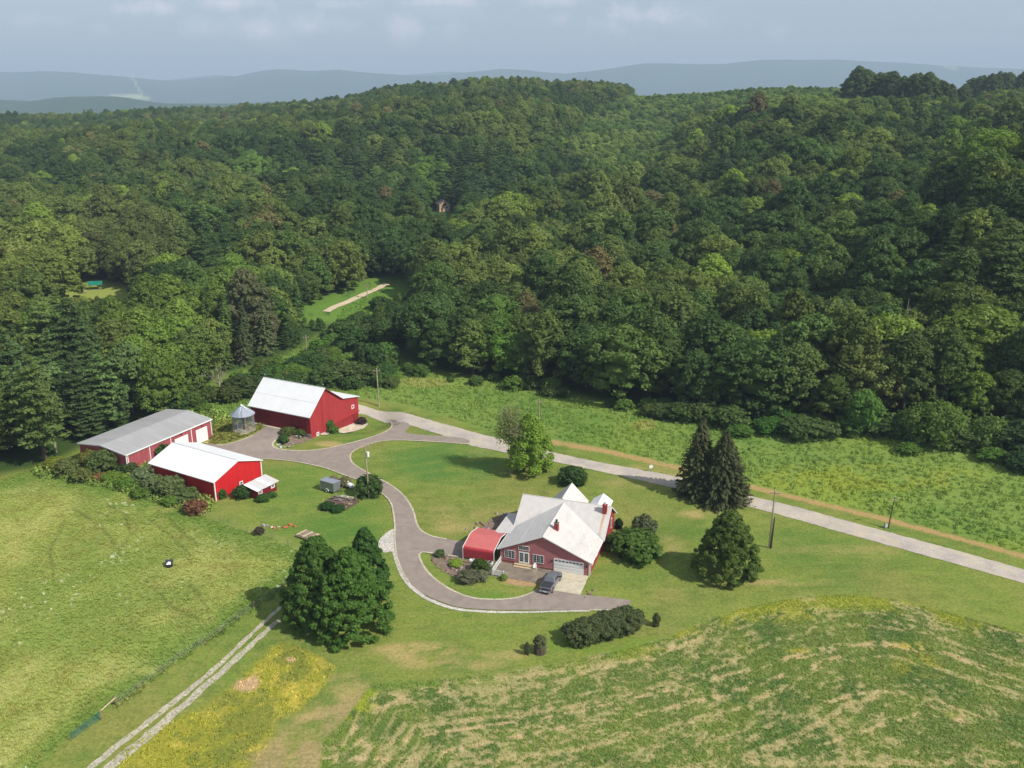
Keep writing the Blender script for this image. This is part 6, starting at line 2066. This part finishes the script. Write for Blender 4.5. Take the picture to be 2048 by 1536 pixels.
def loft(secs, mat, name, parent, smooth=True, bevel=0):
    """secs: list of (y, [(x, z) half outline from bottom centre outwards to top centre])"""
    m_ = MB()
    vs_, fs_ = [], []
    k = len(secs[0][1])
    for y, pr in secs:
        ring = [(x, y, z) for x, z in pr] + [(-x, y, z) for x, z in reversed(pr)]
        vs_ += ring
    n_ = 2 * k
    for i in range(len(secs) - 1):
        for j in range(n_):
            fs_.append((i * n_ + j, i * n_ + (j + 1) % n_, (i + 1) * n_ + (j + 1) % n_, (i + 1) * n_ + j))
    fs_.append(tuple(range(n_)))
    fs_.append(tuple(reversed(range((len(secs) - 1) * n_, len(secs) * n_))))
    o = m_.add(vs_, fs_).build(name, mat, parent)
    if smooth:
        bm = bmesh.new(); bm.from_mesh(o.data)
        bmesh.ops.recalc_face_normals(bm, faces=bm.faces)
        bm.to_mesh(o.data); bm.free()
    return o


def bsec(w, zt, zb=.42): return [(w * .86, zb), (w * .98, zb + .12), (w, zb + .35), (w * .985, zt - .14), (w * .93, zt)]


loft([(0.0, bsec(.90, 1.16, .55)), (.12, bsec(.97, 1.22)), (1.9, bsec(.98, 1.24)), (2.0, bsec(.98, 1.16)), (4.2, bsec(.98, 1.16)), (4.3, bsec(.98, 1.2)), (5.45, bsec(.95, 1.10)), (5.78, bsec(.86, .98, .5))], M['truck'], 'body', truck)
loft([(1.86, [(.80, 1.10), (.90, 1.16), (.90, 1.20), (.88, 1.22), (.80, 1.23)]), (2.22, [(.80, 1.10), (.90, 1.18), (.80, 1.72), (.72, 1.82), (.40, 1.86)]), (3.5, [(.80, 1.10), (.90, 1.18), (.80, 1.76), (.72, 1.86), (.40, 1.90)]), (3.75, [(.80, 1.10), (.90, 1.18), (.79, 1.72), (.70, 1.82), (.40, 1.86)]), (4.45, [(.80, 1.10), (.88, 1.14), (.86, 1.17), (.80, 1.19), (.40, 1.21)])], M['truck'], 'cab', truck)
# glass
MB().add([(-.74, 2.185, 1.70), (.74, 2.185, 1.70), (.84, 1.92, 1.27), (-.84, 1.92, 1.27)], [(0, 1, 2, 3)]).build('rear_window', M['glass'], truck)
MB().add([(-.70, 3.84, 1.79), (.70, 3.84, 1.79), (.82, 4.40, 1.26), (-.82, 4.40, 1.26)], [(3, 2, 1, 0)]).build('windscreen', M['glass'], truck)
for s in (-1, 1):
    for (a, b2) in ((2.35, 3.0), (3.08, 3.75)):
        MB().add([(s * .915, a, 1.26), (s * .915, b2 + .12, 1.26), (s * .825, b2, 1.72), (s * .825, a + .05, 1.72)], [(0, 1, 2, 3) if s > 0 else (3, 2, 1, 0)]).build('side_window', M['glass'], truck)
    MB().box(s * 1.08 - .10, s * 1.08 + .10, 3.72, 3.86, 1.22, 1.46).build('wing_mirror', M['black'], truck)
    MB().box(s * .86 - .08, s * .86 + .08, -.03, .10, .86, 1.18).build('tail_light', M['red_light'], truck)
    MB().box(s * .66 - .16, s * .66 + .16, 5.70, 5.80, .82, .97).build('headlight', M['ac'], truck)
    for y in (1.05, 4.75):
        t_ = MB().tube([(s * .98, y, .41), (s * .72, y, .41)], .41, 20).build('wheel', M['rubber'], truck)
        MB().tube([(s * .995, y, .41), (s * .9, y, .41)], .25, 12).build('rim', M['galv_dull'], t_)
        MB().tube([(s * .982, y + .5 * math.cos(a), .45 + .5 * math.sin(a)) for a in np.linspace(0, math.pi, 9)], .05, 4).build('wheel_arch', M['black'], truck)
for k in range(4):                             # folding bed cover
    MB().box(-.80, .80, .14 + k * .43, .14 + k * .43 + .405, 1.22, 1.29).build('bed_cover_panel', M['tonneau'], truck)
MB().box(-.92, .92, -.14, .0, .50, .70).build('rear_bumper', M['galv_dull'], truck)
MB().box(-.26, .26, -.155, -.14, .54, .68).build('number_plate', M['white'], truck)
MB().box(-.55, .55, -.02, .02, .80, 1.12).build('tailgate_panel', M['tonneau'], truck)
MB().box(-.9, .9, 5.72, 5.86, .48, .74).build('front_bumper', M['galv_dull'], truck)

# ------------------------------------------------------------------ grey cargo trailer
a0, a1 = G(641, 981), G(664, 987.5)
tang = math.atan2(a1.y - a0.y, a1.x - a0.x)
trl = empty('cargo_trailer', a0, tang, 'enclosed grey cargo trailer parked on the lawn beyond the lumber platform', 'trailer')
tw = 3.4
MB().box(0, tw, 0, 1.9, .35, 2.15).build('box_body', M['trailer'], trl, bevel=.03)
MB().box(.12, tw - .12, .12, 1.78, 2.152, 2.2).build('roof', M['trailer_roof'], trl)
for (x0, x1, y0, y1) in ((0, tw, -.02, .08), (0, tw, 1.82, 1.92), (-.02, .08, .08, 1.82), (tw - .08, tw + .02, .08, 1.82)):
    MB().box(x0, x1, y0, y1, 2.10, 2.215).build('roof_rail', M['galv'], trl)
for x, y in ((0, 0), (tw, 0), (tw, 1.9), (0, 1.9)):
    MB().box(x - .04, x + .04, y - .04, y + .04, .35, 2.1).build('corner_post', M['galv'], trl)
w_ = MB().tube([(1.75, -.22, .33), (1.75, .0, .33)], .33, 16).build('wheel', M['rubber'], trl)
MB().tube([(1.75, -.235, .33), (1.75, -.1, .33)], .16, 10).build('rim', M['white'], w_)
MB().tube([(1.75 + .42 * math.cos(a), -.16, .42 + .42 * math.sin(a)) for a in np.linspace(0, math.pi, 9)], .07, 4).build('mudguard', M['white'], trl)
MB().tube([(1.75, 1.9, .33), (1.75, 2.12, .33)], .33, 16).build('wheel', M['rubber'], trl)
MB().tube([(tw, .4, .4), (tw + 1.1, .95, .4), (tw, 1.5, .4)], .05, 5).tube([(tw + 1.0, .95, .0), (tw + 1.0, .95, .7)], .04, 6).build('drawbar', M['black'], trl)
MB().box(.5, 1.0, -.03, -.02, 1.7, 1.82).build('marker_light', M['red_light'], trl)

# tanks
t0, t1 = G(690, 972), G(704, 979)
tv = (t1 - t0)
tk = empty('propane_tank', t0, math.atan2(tv.y, tv.x), 'long white cylindrical gas tank lying between the trailer and the pole shrub', 'tank')
MB().tube([(0, 0, .75), (.12, 0, .75), (.35, 0, .75), (2.3, 0, .75), (2.55, 0, .75), (2.68, 0, .75)], [.15, .38, .48, .48, .38, .12], 18).build('tank_shell', M['white'], tk, smooth=True)
MB().tube([(1.1, 0, 1.2), (1.1, 0, 1.4)], .2, 12).build('valve_dome', M['white'], tk)
for x in (.5, 2.1): MB().box(x - .1, x + .1, -.4, .4, 0, .4).build('cradle', M['concrete_dark'], tk)
ct = empty('storage_tank', G(723, 990), .3, 'small cream tank with rounded ends beside the foot of the pole', 'tank')
MB().box(-.6, .6, -.5, .5, .12, 1.15).build('tank_shell', M['cream'], ct, bevel=.22)
for x in (-.4, .4): MB().box(x - .06, x + .06, -.4, .4, 0, .16).build('cradle', M['concrete_dark'], ct)

# ------------------------------------------------------------------ lumber platform
pf = [G(*p) for p in ((640, 1012), (690, 1021), (718, 1004), (672, 995))]
plat = empty('lumber_platform', pf[0], 0, 'low plank platform on the lawn with heaps of old lumber on it', 'platform')


def LV(v, up=0.0, o=pf[0]): return (v.x - o.x, v.y - o.y, up)


for i in range(9):                             # deck planks run along the long side
    f0, f1 = i / 9, (i + .93) / 9
    a, b2, c_, d_ = pf[0].lerp(pf[3], f0), pf[1].lerp(pf[2], f0), pf[1].lerp(pf[2], f1), pf[0].lerp(pf[3], f1)
    up = .42 + random.uniform(-.015, .015)
    MB().slab([LV(a, up), LV(b2, up), LV(c_, up), LV(d_, up)], .06).build('plank', M['wooddark'] if i > 1 else M['woodgrey'], plat)
for (p0, p1) in ((pf[0], pf[1]), (pf[1], pf[2]), (pf[2], pf[3]), (pf[3], pf[0])):
    d_ = (p1 - p0).normalized()
    nn = Vector((d_.y, -d_.x, 0)) * .07
    MB().slab([LV(p0, .44), LV(p1, .44), LV(p1 + nn, .44), LV(p0 + nn, .44)], .42).build('skirt_board', M['wooddark'], plat)
for f_ in ((.08, .12), (.95, .1), (.95, .55), (.93, .92), (.08, .9), (.5, .95)):
    q = pf[0].lerp(pf[1], f_[0]).lerp(pf[3].lerp(pf[2], f_[0]), f_[1])
    MB().box(*[v for w in (LV(q)[0] - .05, LV(q)[0] + .05) for v in (w,)], LV(q)[1] - .05, LV(q)[1] + .05, .42, .42 + random.uniform(.5, 1.3)).build('post', M['woodpale'] if f_[0] < .5 else M['woodgrey'], plat)
# heaps of boards lying on it, each heap its own thing
ux = (pf[1] - pf[0]).normalized()
for hi, (fa, fb, n_, mats, lb) in enumerate(((.30, .78, 16, ('woodgrey', 'wooddark', 'galv_dull'), 'untidy heap of grey boards at the back of the lumber platform'), (.62, .62, 13, ('wooddark', 'woodgrey', 'stone_brown'), 'brown and grey board heap in the middle of the lumber platform'), (.85, .45, 8, ('woodgrey', 'woodpale'), 'short heap of pale scraps at the right of the lumber platform'))):
    q = pf[0].lerp(pf[1], fa).lerp(pf[3].lerp(pf[2], fa), fb)
    hp = empty('lumber_heap', (q.x, q.y, .42), math.atan2(ux.y, ux.x), lb, 'lumber')
    for i in range(n_):
        L = random.uniform(.7, 1.7) * (1.0 if hi < 2 else .5)
        b_ = MB().box(-L, L, -.09, .09, 0, .05).build('plank', M[random.choice(mats)], hp)
        b_.location = (random.uniform(-.5, .5), random.uniform(-.7, .7), .02 + .05 * (i // 3))
        b_.rotation_euler = (random.uniform(-.05, .05), random.uniform(-.04, .04), random.gauss(0, .35))
q = pf[0].lerp(pf[1], .55).lerp(pf[3].lerp(pf[2], .55), .93)
sw = empty('slatted_rack', (q.x, q.y, .7), math.atan2(ux.y, ux.x), 'pale slatted rack lying on top of the lumber heaps', 'rack')
MB().box(-1.3, 1.3, -.3, -.2, 0, .12).build('rail', M['cream'], sw)
MB().box(-1.3, 1.3, .2, .3, 0, .12).build('rail', M['cream'], sw)
for x in (-1.2, 0, 1.2): MB().box(x - .06, x + .06, -.2, .2, .02, .1).build('crosspiece', M['cream'], sw)

# weathered wooden cover and farm relics on the lawn edge
wf = [G(*p) for p in ((592, 1074), (620, 1084), (640, 1074), (612, 1064))]
wp = empty('wooden_platform', wf[0], 0, 'weathered bare plank platform above the big leafy trees', 'platform')
for i in range(7):
    f0, f1 = i / 7, (i + .92) / 7
    a, b2, c_, d_ = wf[0].lerp(wf[1], f0), wf[3].lerp(wf[2], f0), wf[3].lerp(wf[2], f1), wf[0].lerp(wf[1], f1)
    up = .55 + random.uniform(-.03, .03)
    MB().slab([LV(a, up, wf[0]), LV(d_, up, wf[0]), LV(c_, up, wf[0]), LV(b2, up, wf[0])], .06).build('plank', M['woodgrey'] if i % 3 else M['woodpale'], wp)
for (p0, p1) in ((wf[0], wf[1]), (wf[1], wf[2]), (wf[2], wf[3]), (wf[3], wf[0])):
    MB().tube([LV(p0, .3, wf[0]), LV(p1, .3, wf[0])], .13, 6).build('timber', M['woodgrey'], wp)
for i, (px, py, mt, lb, n_) in enumerate(((534, 1052, 'stone', 'grey stones and a white stone in the lawn edge bed', 5), (546, 1054, 'concrete', 'pale curved stone edge in the lawn bed', 4), (568, 1057, 'pinkstone', 'reddish pots and stones in the lawn bed', 4), (584, 1054, 'orange', 'rusty orange garden ornament in the lawn bed', 3),
                                          (563, 892, 'blue', 'pale blue grey rocks at the tip of the barn garden', 4), (578, 890, 'stone', 'grey rocks lying along the barn garden edge', 5), (583, 872, 'stone', 'grey rocks heaped against the barn garden plants', 5),
                                          (1000, 1034, 'stone', 'rubble of grey stones by the left lean-to of the farmhouse', 9), (980, 1048, 'stone_brown', 'brown rubble stones behind the red carport', 10), (965, 1060, 'stone', 'grey rubble stones nearest the carport roof', 8),
                                          (878, 1120, 'stone_brown', 'brown stones round the tip of the front garden', 6), (900, 1145, 'stone_brown', 'brown stones along the lower edge of the front garden', 8), (925, 1135, 'stone', 'grey stones in the middle of the front garden', 7), (950, 1128, 'stone_brown', 'stones beside the dark shrub in the front garden', 6), (1180, 1191, 'stone_brown', 'row of small stones where the lawn meets the parking pad', 5))):
    g_p = G(px, py)
    rk = empty('rock_group', g_p, 0, lb, 'rocks')
    for k in range(n_):
        s_ = random.uniform(.16, .42)
        vv = ICO_V * np.array([s_ * random.uniform(.8, 1.3), s_ * random.uniform(.7, 1.1), s_ * random.uniform(.5, .8)]) * np.random.default_rng(i * 20 + k).uniform(.8, 1.15, (len(ICO_V), 1))
        me = np_mesh('rock', vv, ICO_F, M[mt], 3)
        rr_ = link('rock', me, rk)
        rr_.location = (random.gauss(0, .6 + .08 * n_), random.gauss(0, .4 + .05 * n_), .08)

# black feeder in the pasture
fd = empty('mineral_feeder', G(338.5, 1133), .15, 'black tub feeder with a white block standing alone in the pasture', 'feeder')
MB().lathe([(.52, .0), (.62, .5), (.62, .55), (.55, .55), (.5, .3)], 20).build('tub', M['rubber'], fd)
MB().add([(-.62, .1, .56), (.62, .1, .56), (.62, .62, .95), (-.62, .62, .95), (-.62, .13, .52), (.62, .13, .52), (.62, .66, .92), (-.62, .66, .92)], [(0, 1, 2, 3), (7, 6, 5, 4), (0, 4, 5, 1), (2, 6, 7, 3), (1, 5, 6, 2), (3, 7, 4, 0)]).build('hood', M['tonneau'], fd)
MB().add([(-.38, -.3, .5), (.36, -.3, .5), (.28, .18, .62), (-.05, .3, .78), (-.3, .1, .6), (0, 0, .3)], [(0, 1, 2, 3, 4), (1, 0, 5), (2, 1, 5), (3, 2, 5), (4, 3, 5), (0, 4, 5)]).build('salt_block', M['white'], fd)

# ------------------------------------------------------------------ utility poles


def pole(px, py, h, label, lean=(0, 0), arm=True, mat='pole', r_=.17, can=False, name='utility_pole', far=False, arm_rot=.4):
    b_ = Gfar(px, py) if far else G(px, py)
    e = empty(name, b_, arm_rot, label, 'pole')
    MB().tube([(0, 0, -.5), (lean[0] * .5, lean[1] * .5, h * .5), (lean[0], lean[1], h)], [r_, r_ * .85, r_ * .6], 9).build('post', M[mat], e)
    if arm:
        MB().box(lean[0] - .8, lean[0] + .8, lean[1] - .12, lean[1] + .02 - .06, h - .55, h - .42).build('crossarm', M['woodgrey'], e)
        for x in (-.7, 0, .7):
            MB().lathe([(.05, h - .42 if x else h), (.06, h - .3 if x else h + .12), (.03, h - .24 if x else h + .2)], 7, (lean[0] + x, lean[1] - .09 if x else lean[1])).build('insulator', M['ac'], e)
    if can:
        MB().tube([(lean[0] + .42, -.1, h - 2.4), (lean[0] + .42, -.1, h - 1.5)], .26, 12).build('transformer', M['white'], e)
        MB().box(.1, .3, -.15, -.05, h - 2.2, h - 2.1).build('bracket', M['black'], e)
    return e


pole(738.5, 997, 11.0, 'pale utility pole with a white transformer can, in the bend of the driveway', (-.25, .1), True, can=True)
pole(758, 812, 9.6, 'pale utility pole at the meadow edge right behind the barn', (-.15, 0), arm_rot=.2)
pole(1078, 848, 6.0, 'slim utility pole in the meadow behind the bright green tree', arm_rot=.2)
pole(615, 720, 7.2, 'thin utility pole standing in the green strip up behind the barn', arm=True)
pole(408, 785, 5.0, 'short pale pole among the bushes left of the barn', arm=True, can=False)
pole(1538, 1096, 10.6, 'tall utility pole on the lawn right of the lone round tree', (.1, .1), arm_rot=-.1)
pole(1541.5, 1097, 5.8, 'shorter dark stub pole set close against the tall utility pole', (.15, 0), False, 'poledark', .16)
pole(1776, 1057, 5.8, 'thin dark pole leaning by the bare strip at the far right of the road', (.9, .3), True, 'poledark', .11)
pole(362, 818, 3.2, 'thin grey post standing behind the far gable of the long shed', (0, 0), False, 'woodgrey', .1)
pole(735, 600, 5.5, 'small pole beside the far gravel road', (0, 0), True, far=True)
gy = empty('guy_marker', G(1510, 1106), 0, 'yellow plastic guy wire marker leaning right of the round tree', 'marker')
MB().tube([(0, 0, 0), (.35, .15, 2.3)], .06, 6).build('sleeve', M['yellow'], gy)
MB().tube([(.35, .15, 2.3), (1.6, .7, 9.6)], .012, 4).build('wire', M['galv_dull'], gy)
sd_ = empty('dish_antenna', G(1301.5, 944), .2, 'small white round dish on a short post beside the road', 'antenna')
MB().tube([(0, 0, 0), (0, 0, 1.0)], .06, 6).build('post', M['galv_dull'], sd_)
MB().tube([(0, -.05, 1.2), (0, .0, 1.2), (0, .12, 1.22)], [.42, .36, .1], 16).build('dish', M['white'], sd_)
pd = empty('utility_pedestal', G(1771, 1056), .1, 'small grey green utility box at the foot of the thin leaning pole', 'utility box')
MB().box(-.25, .25, -.2, .2, 0, .9).build('box', M['galv_dull'], pd, bevel=.04)
MB().box(-.22, .22, -.22, -.2, .3, .8).build('door', M['ac'], pd)

# ------------------------------------------------------------------ wire fence round the pasture, H-brace and gate
fp = [(612, 1110), (590, 1152), (570, 1174), (539, 1195), (508, 1217), (474, 1240), (440, 1266), (404, 1291), (365, 1315), (322, 1346), (278, 1379)]
fence = empty('pasture_fence', G(*fp[0]), 0, 'thin wire fence with wooden posts along the edge of the pasture', 'fence')
o0 = G(*fp[0])
pts = [G(*p) for p in fp]
for q in pts:
    l0 = (q.x - o0.x, q.y - o0.y)
    MB().tube([(l0[0], l0[1], -.2), (l0[0] + .03, l0[1], 1.25)], .07, 6).build('post', M['woodgrey'], fence)
gp = [G(234, 1412), G(203, 1440)]
for zz in (.35, .75, 1.1):
    MB().tube([(q.x - o0.x, q.y - o0.y, zz) for q in pts + [gp[0]]], .008, 3).build('wire', M['galv_dull'], fence)
tp_ = [(439, 1046), (495, 1066), (330, 1006), (545, 1078), (577, 1092), (612, 1110)]
tps = [G(*p) for p in sorted(tp_)]
f2 = empty('back_fence', tps[0], 0, 'wire fence with thin posts between the pasture and the lawn above it', 'fence')
for q in tps: MB().tube([(q.x - tps[0].x, q.y - tps[0].y, -.2), (q.x - tps[0].x, q.y - tps[0].y, 1.25)], .06, 6).build('post', M['woodgrey'], f2)
for zz in (.4, .8, 1.15): MB().tube([(q.x - tps[0].x, q.y - tps[0].y, zz) for q in tps], .008, 3).build('wire', M['galv_dull'], f2)
hb = empty('fence_brace', gp[1], 0, 'wooden brace of two posts and a top rail ending the pasture fence', 'fence brace')
d_ = gp[0] - gp[1]
for q in (Vector((0, 0, 0)), d_): MB().box(q.x - .09, q.x + .09, q.y - .09, q.y + .09, 0, 1.45).build('post', M['woodgrey'], hb)
MB().tube([(0, 0, 1.28), (d_.x, d_.y, 1.28)], .08, 8).build('rail', M['woodpale'], hb)
gt_end = gp[1] + (gp[1] - gp[0]).normalized() * 4.3 + Vector((-.6, .3, 0))
gt = empty('farm_gate', gp[1], 0, 'teal tube farm gate hung below the wooden fence brace', 'gate')
dv = gt_end - gp[1]
s0 = dv.normalized() * .25
for k in range(6):
    MB().tube([(s0.x, s0.y, .3 + k * .19), (dv.x, dv.y, .3 + k * .19)], .025, 6).build('rail', M['teal'], gt)
for f_ in (.06, .5, 1):
    MB().tube([(dv.x * f_, dv.y * f_, .28), (dv.x * f_, dv.y * f_, 1.28)], .03, 6).build('upright', M['teal'], gt)

# ------------------------------------------------------------------ pavilion, picnic table and cabin in the woods
pv = empty('pavilion', pav, .25, 'open picnic pavilion with green metal roof in the small clearing', 'pavilion')
for x in (-3.2, 3.2):
    for y in (-2.2, 2.2): MB().box(x - .12, x + .12, y - .12, y + .12, -.3, 2.6).build('post', M['brown_wood'], pv)
for s in (-1, 1):
    MB().slab([(-4.0, s * 2.9, 2.5), (4.0, s * 2.9, 2.5), (4.0, 0, 4.2), (-4.0, 0, 4.2)], .1).build('roof', M['green_roof'], pv)
pv.scale = (.62, .62, .72)
for y in (-2.2, 2.2): MB().box(-3.4, 3.4, y - .08, y + .08, 2.35, 2.52).build('beam', M['brown_wood'], pv)
MB().box(-2.6, 2.6, -1.6, 1.6, -.2, .08).build('floor_slab', M['concrete_dark'], pv)
pk = empty('picnic_table', Gfar(168, 587), .3, 'pale picnic table on the grass beside the green roofed pavilion', 'table')
MB().box(-1, 1, -.4, .4, .72, .78).build('tabletop', M['woodpale'], pk)
for y in (-.75, .75): MB().box(-1, 1, y - .14, y + .14, .42, .47).build('bench', M['woodpale'], pk)
for x in (-.75, .75): MB().add([(x - .05, -.8, 0), (x + .05, -.8, 0), (x + .05, -.65, 0), (x - .05, -.65, 0), (x - .05, -.15, .72), (x + .05, -.15, .72), (x + .05, .15, .72), (x - .05, .15, .72), (x - .05, .8, 0), (x + .05, .8, 0)], [(0, 1, 5, 4), (3, 2, 6, 7), (7, 6, 9, 8)]).build('leg', M['woodgrey'], pk)
cb = empty('cabin', cabin_p, .35, 'small tan and brown cabin half hidden in the middle of the woods', 'cabin')
MB().add([(-3, -3.5, -1), (3, -3.5, -1), (3, 3.5, -1), (-3, 3.5, -1), (-3, -3.5, 4.2), (3, -3.5, 4.2), (3, 3.5, 4.2), (-3, 3.5, 4.2), (0, -3.5, 6.0), (0, 3.5, 6.0)], [(0, 1, 5, 8, 4), (1, 2, 6, 5), (2, 3, 7, 9, 6), (3, 0, 4, 7)]).build('wall', M['tan_wall'], cb)
for s in (-1, 1): MB().slab([(s * 3.6, -4.1, 3.95), (0, -4.1, 6.15), (0, 4.1, 6.15), (s * 3.6, 4.1, 3.95)], .15).build('roof', M['shingle'], cb)
window(cb, (0, -3.5), (1, 0), (0, -1), .6, 1.9, 1.6, 2.8, 1, 2, 2, name='window')
MB().box(-2.0, -.9, -3.58, -3.5, 0, 2.1).build('door', M['brown_wood'], cb)
MB().box(-.9, .9, -3.6, -3.52, 3.2, 4.3).build('gable_panel', M['brown_wood'], cb)
print('props', time.time() - T0)

# ------------------------------------------------------------------ far mountains
gm2, n, l, b = newmat('far_forest')
at = n.new('ShaderNodeAttribute'); at.attribute_name = 'cover'
tc = n.new('ShaderNodeTexCoord')
t1 = noise_node(n, l, .012, 8, tc.outputs['Object'], .3, .75)
mr = n.new('ShaderNodeMapRange')
mr.inputs[1].default_value, mr.inputs[2].default_value = .3, .7
mr.inputs[3].default_value, mr.inputs[4].default_value = .6, 1.4
l.new(t1.outputs[0], mr.inputs[0])
vs = n.new('ShaderNodeVectorMath'); vs.operation = 'SCALE'
l.new(at.outputs['Color'], vs.inputs[0]); l.new(mr.outputs[0], vs.inputs['Scale'])
l.new(vs.outputs[0], b.inputs['Base Color'])
b.inputs['Roughness'].default_value = 1
b.inputs['Specular IOR Level'].default_value = 0


def ridge_mesh(name, prof, Y, front, back, base, amp, seed, extra=None):
    xs = np.arange(-1700, 3800, 5.0)
    ty = np.interp(xs, [p[0] for p in prof], [p[1] for p in prof])
    ty = ty + (fbm(xs, xs * 0, 60, 4, seed) - .5) * 3 + (vnoise(xs / 4, xs * 0, seed + 7) - .5) * .8
    a = (xs - CX) / F
    bq = (ty - CY) / F
    t = Y / (CP - bq * SP)
    X = a * t
    Zt = CAMH + (-SP - bq * CP) * t
    rows = 34
    g = np.linspace(-1, 1, rows)
    VV, CCs = [], []
    for gg in g:
        if gg < 0:
            h = (1 - (-gg) ** 1.25)
            y = Y + gg * front
        else:
            h = 1 - gg ** 1.5
            y = Y + gg * back
        nz = (fbm(X + 1000, np.full_like(X, y), 900, 4, seed + 3) - .5)
        h2 = np.clip(h + nz * .55 * (1 - h) * h * 3.2, 0, 1)
        Z = base + (Zt - base) * h2
        VV.append(np.stack([X * (y / Y), np.full_like(X, y), Z], 1))
    VV = np.array(VV)
    k = VV.shape[1]
    V_ = VV.reshape(-1, 3)
    i0_ = (np.arange(rows - 1)[:, None] * k + np.arange(k - 1)[None, :]).ravel()
    Qm = np.stack([i0_, i0_ + 1, i0_ + k + 1, i0_ + k], 1)
    me = np_mesh(name, V_, Qm, gm2, smooth=True)
    PXm, PYm, _ = proj(V_[:, 0], V_[:, 1], V_[:, 2])
    c3 = np.tile(np.array(srgb(50, 74, 44)), (len(V_), 1))
    nn = fbm(V_[:, 0], V_[:, 1], 500, 3, 33)
    c3 = c3 * (.8 + .5 * nn[:, None])
    if extra: c3 = extra(c3, PXm, PYm)
    ca = me.color_attributes.new('cover', 'FLOAT_COLOR', 'POINT')
    ca.data.foreach_set('color', np.concatenate([c3, np.ones((len(c3), 1))], 1).astype(np.float32).ravel())
    return tag(link(name, me), kind='structure')


def farm_patch(c3, X, Y):
    m1 = (1 - sm(.7, 1.1, ((X - 255) / 48) ** 2 + ((Y - 195) / 7) ** 2))[:, None]
    c3 = c3 * (1 - m1) + np.array(srgb(168, 176, 122)) * m1
    m2 = (1 - sm(.8, 3.2, pdist([(266, 157), (274, 172), (286, 192)], X, Y)))[:, None]
    c3 = c3 * (1 - m2) + np.array(srgb(150, 162, 112)) * m2
    m3 = (1 - sm(1, 4, pdist([(1890, 132), (1915, 138)], X, Y)))[:, None] * .7
    return c3 * (1 - m3) + np.array(srgb(170, 180, 130)) * m3


RIDGE1 = [(-1700, 150), (-900, 165), (-300, 150), (0, 144), (80, 142), (150, 144), (210, 150), (270, 155), (330, 160), (345, 161), (400, 157), (470, 152), (520, 142), (562, 138), (620, 141), (680, 139), (760, 147), (830, 151), (890, 150), (940, 143), (1000, 137), (1050, 139), (1100, 145),
          (1130, 146), (1180, 141), (1290, 126), (1440, 128), (1520, 119), (1680, 119), (1760, 123), (1850, 128), (1950, 133), (2060, 138), (2300, 150), (2800, 140), (3800, 160)]
RIDGE2 = [(-1700, 170), (-300, 170), (330, 160), (370, 155), (440, 150), (520, 156), (780, 152), (830, 147), (900, 143), (970, 146), (1040, 150), (1200, 150), (1400, 160), (2048, 150), (3800, 165)]
LOWHILL = [(-1700, 190), (-300, 200), (0, 199), (60, 201), (100, 196), (150, 193), (200, 192), (240, 194), (280, 200), (330, 207), (500, 206), (560, 204), (620, 206), (720, 205), (900, 215), (3800, 225)]
ridge_mesh('mountain_ridge', RIDGE1, 11000, 2200, 2000, -55, 1, 3, farm_patch)
ridge_mesh('mountain_ridge', RIDGE2, 14200, 800, 900, -55, 1, 13)
ridge_mesh('low_hills', LOWHILL, 4600, 700, 1200, -55, 1, 23)

# ------------------------------------------------------------------ air
hz_me = MB().box(-18000, 18000, -15800, 17500, -72, 640).mesh('haze', M['white'])
hz = bpy.data.objects.new('haze', hz_me)
COL.objects.link(hz)
hz['kind'] = 'stuff'
hm = bpy.data.materials.new('haze')
hm.use_nodes = True
hn = hm.node_tree.nodes
hn.remove(hn['Principled BSDF'])
pv_ = hn.new('ShaderNodeVolumePrincipled')
pv_.inputs['Color'].default_value = (.62, .80, 1.0, 1)
pv_.inputs['Density'].default_value = 1.4e-4
pv_.inputs['Anisotropy'].default_value = 0.0
hm.node_tree.links.new(pv_.outputs[0], hn['Material Output'].inputs['Volume'])
hz_me.materials.clear()
hz_me.materials.append(hm)
print('done', time.time() - T0, 'lowest ground', float(gz.min()))
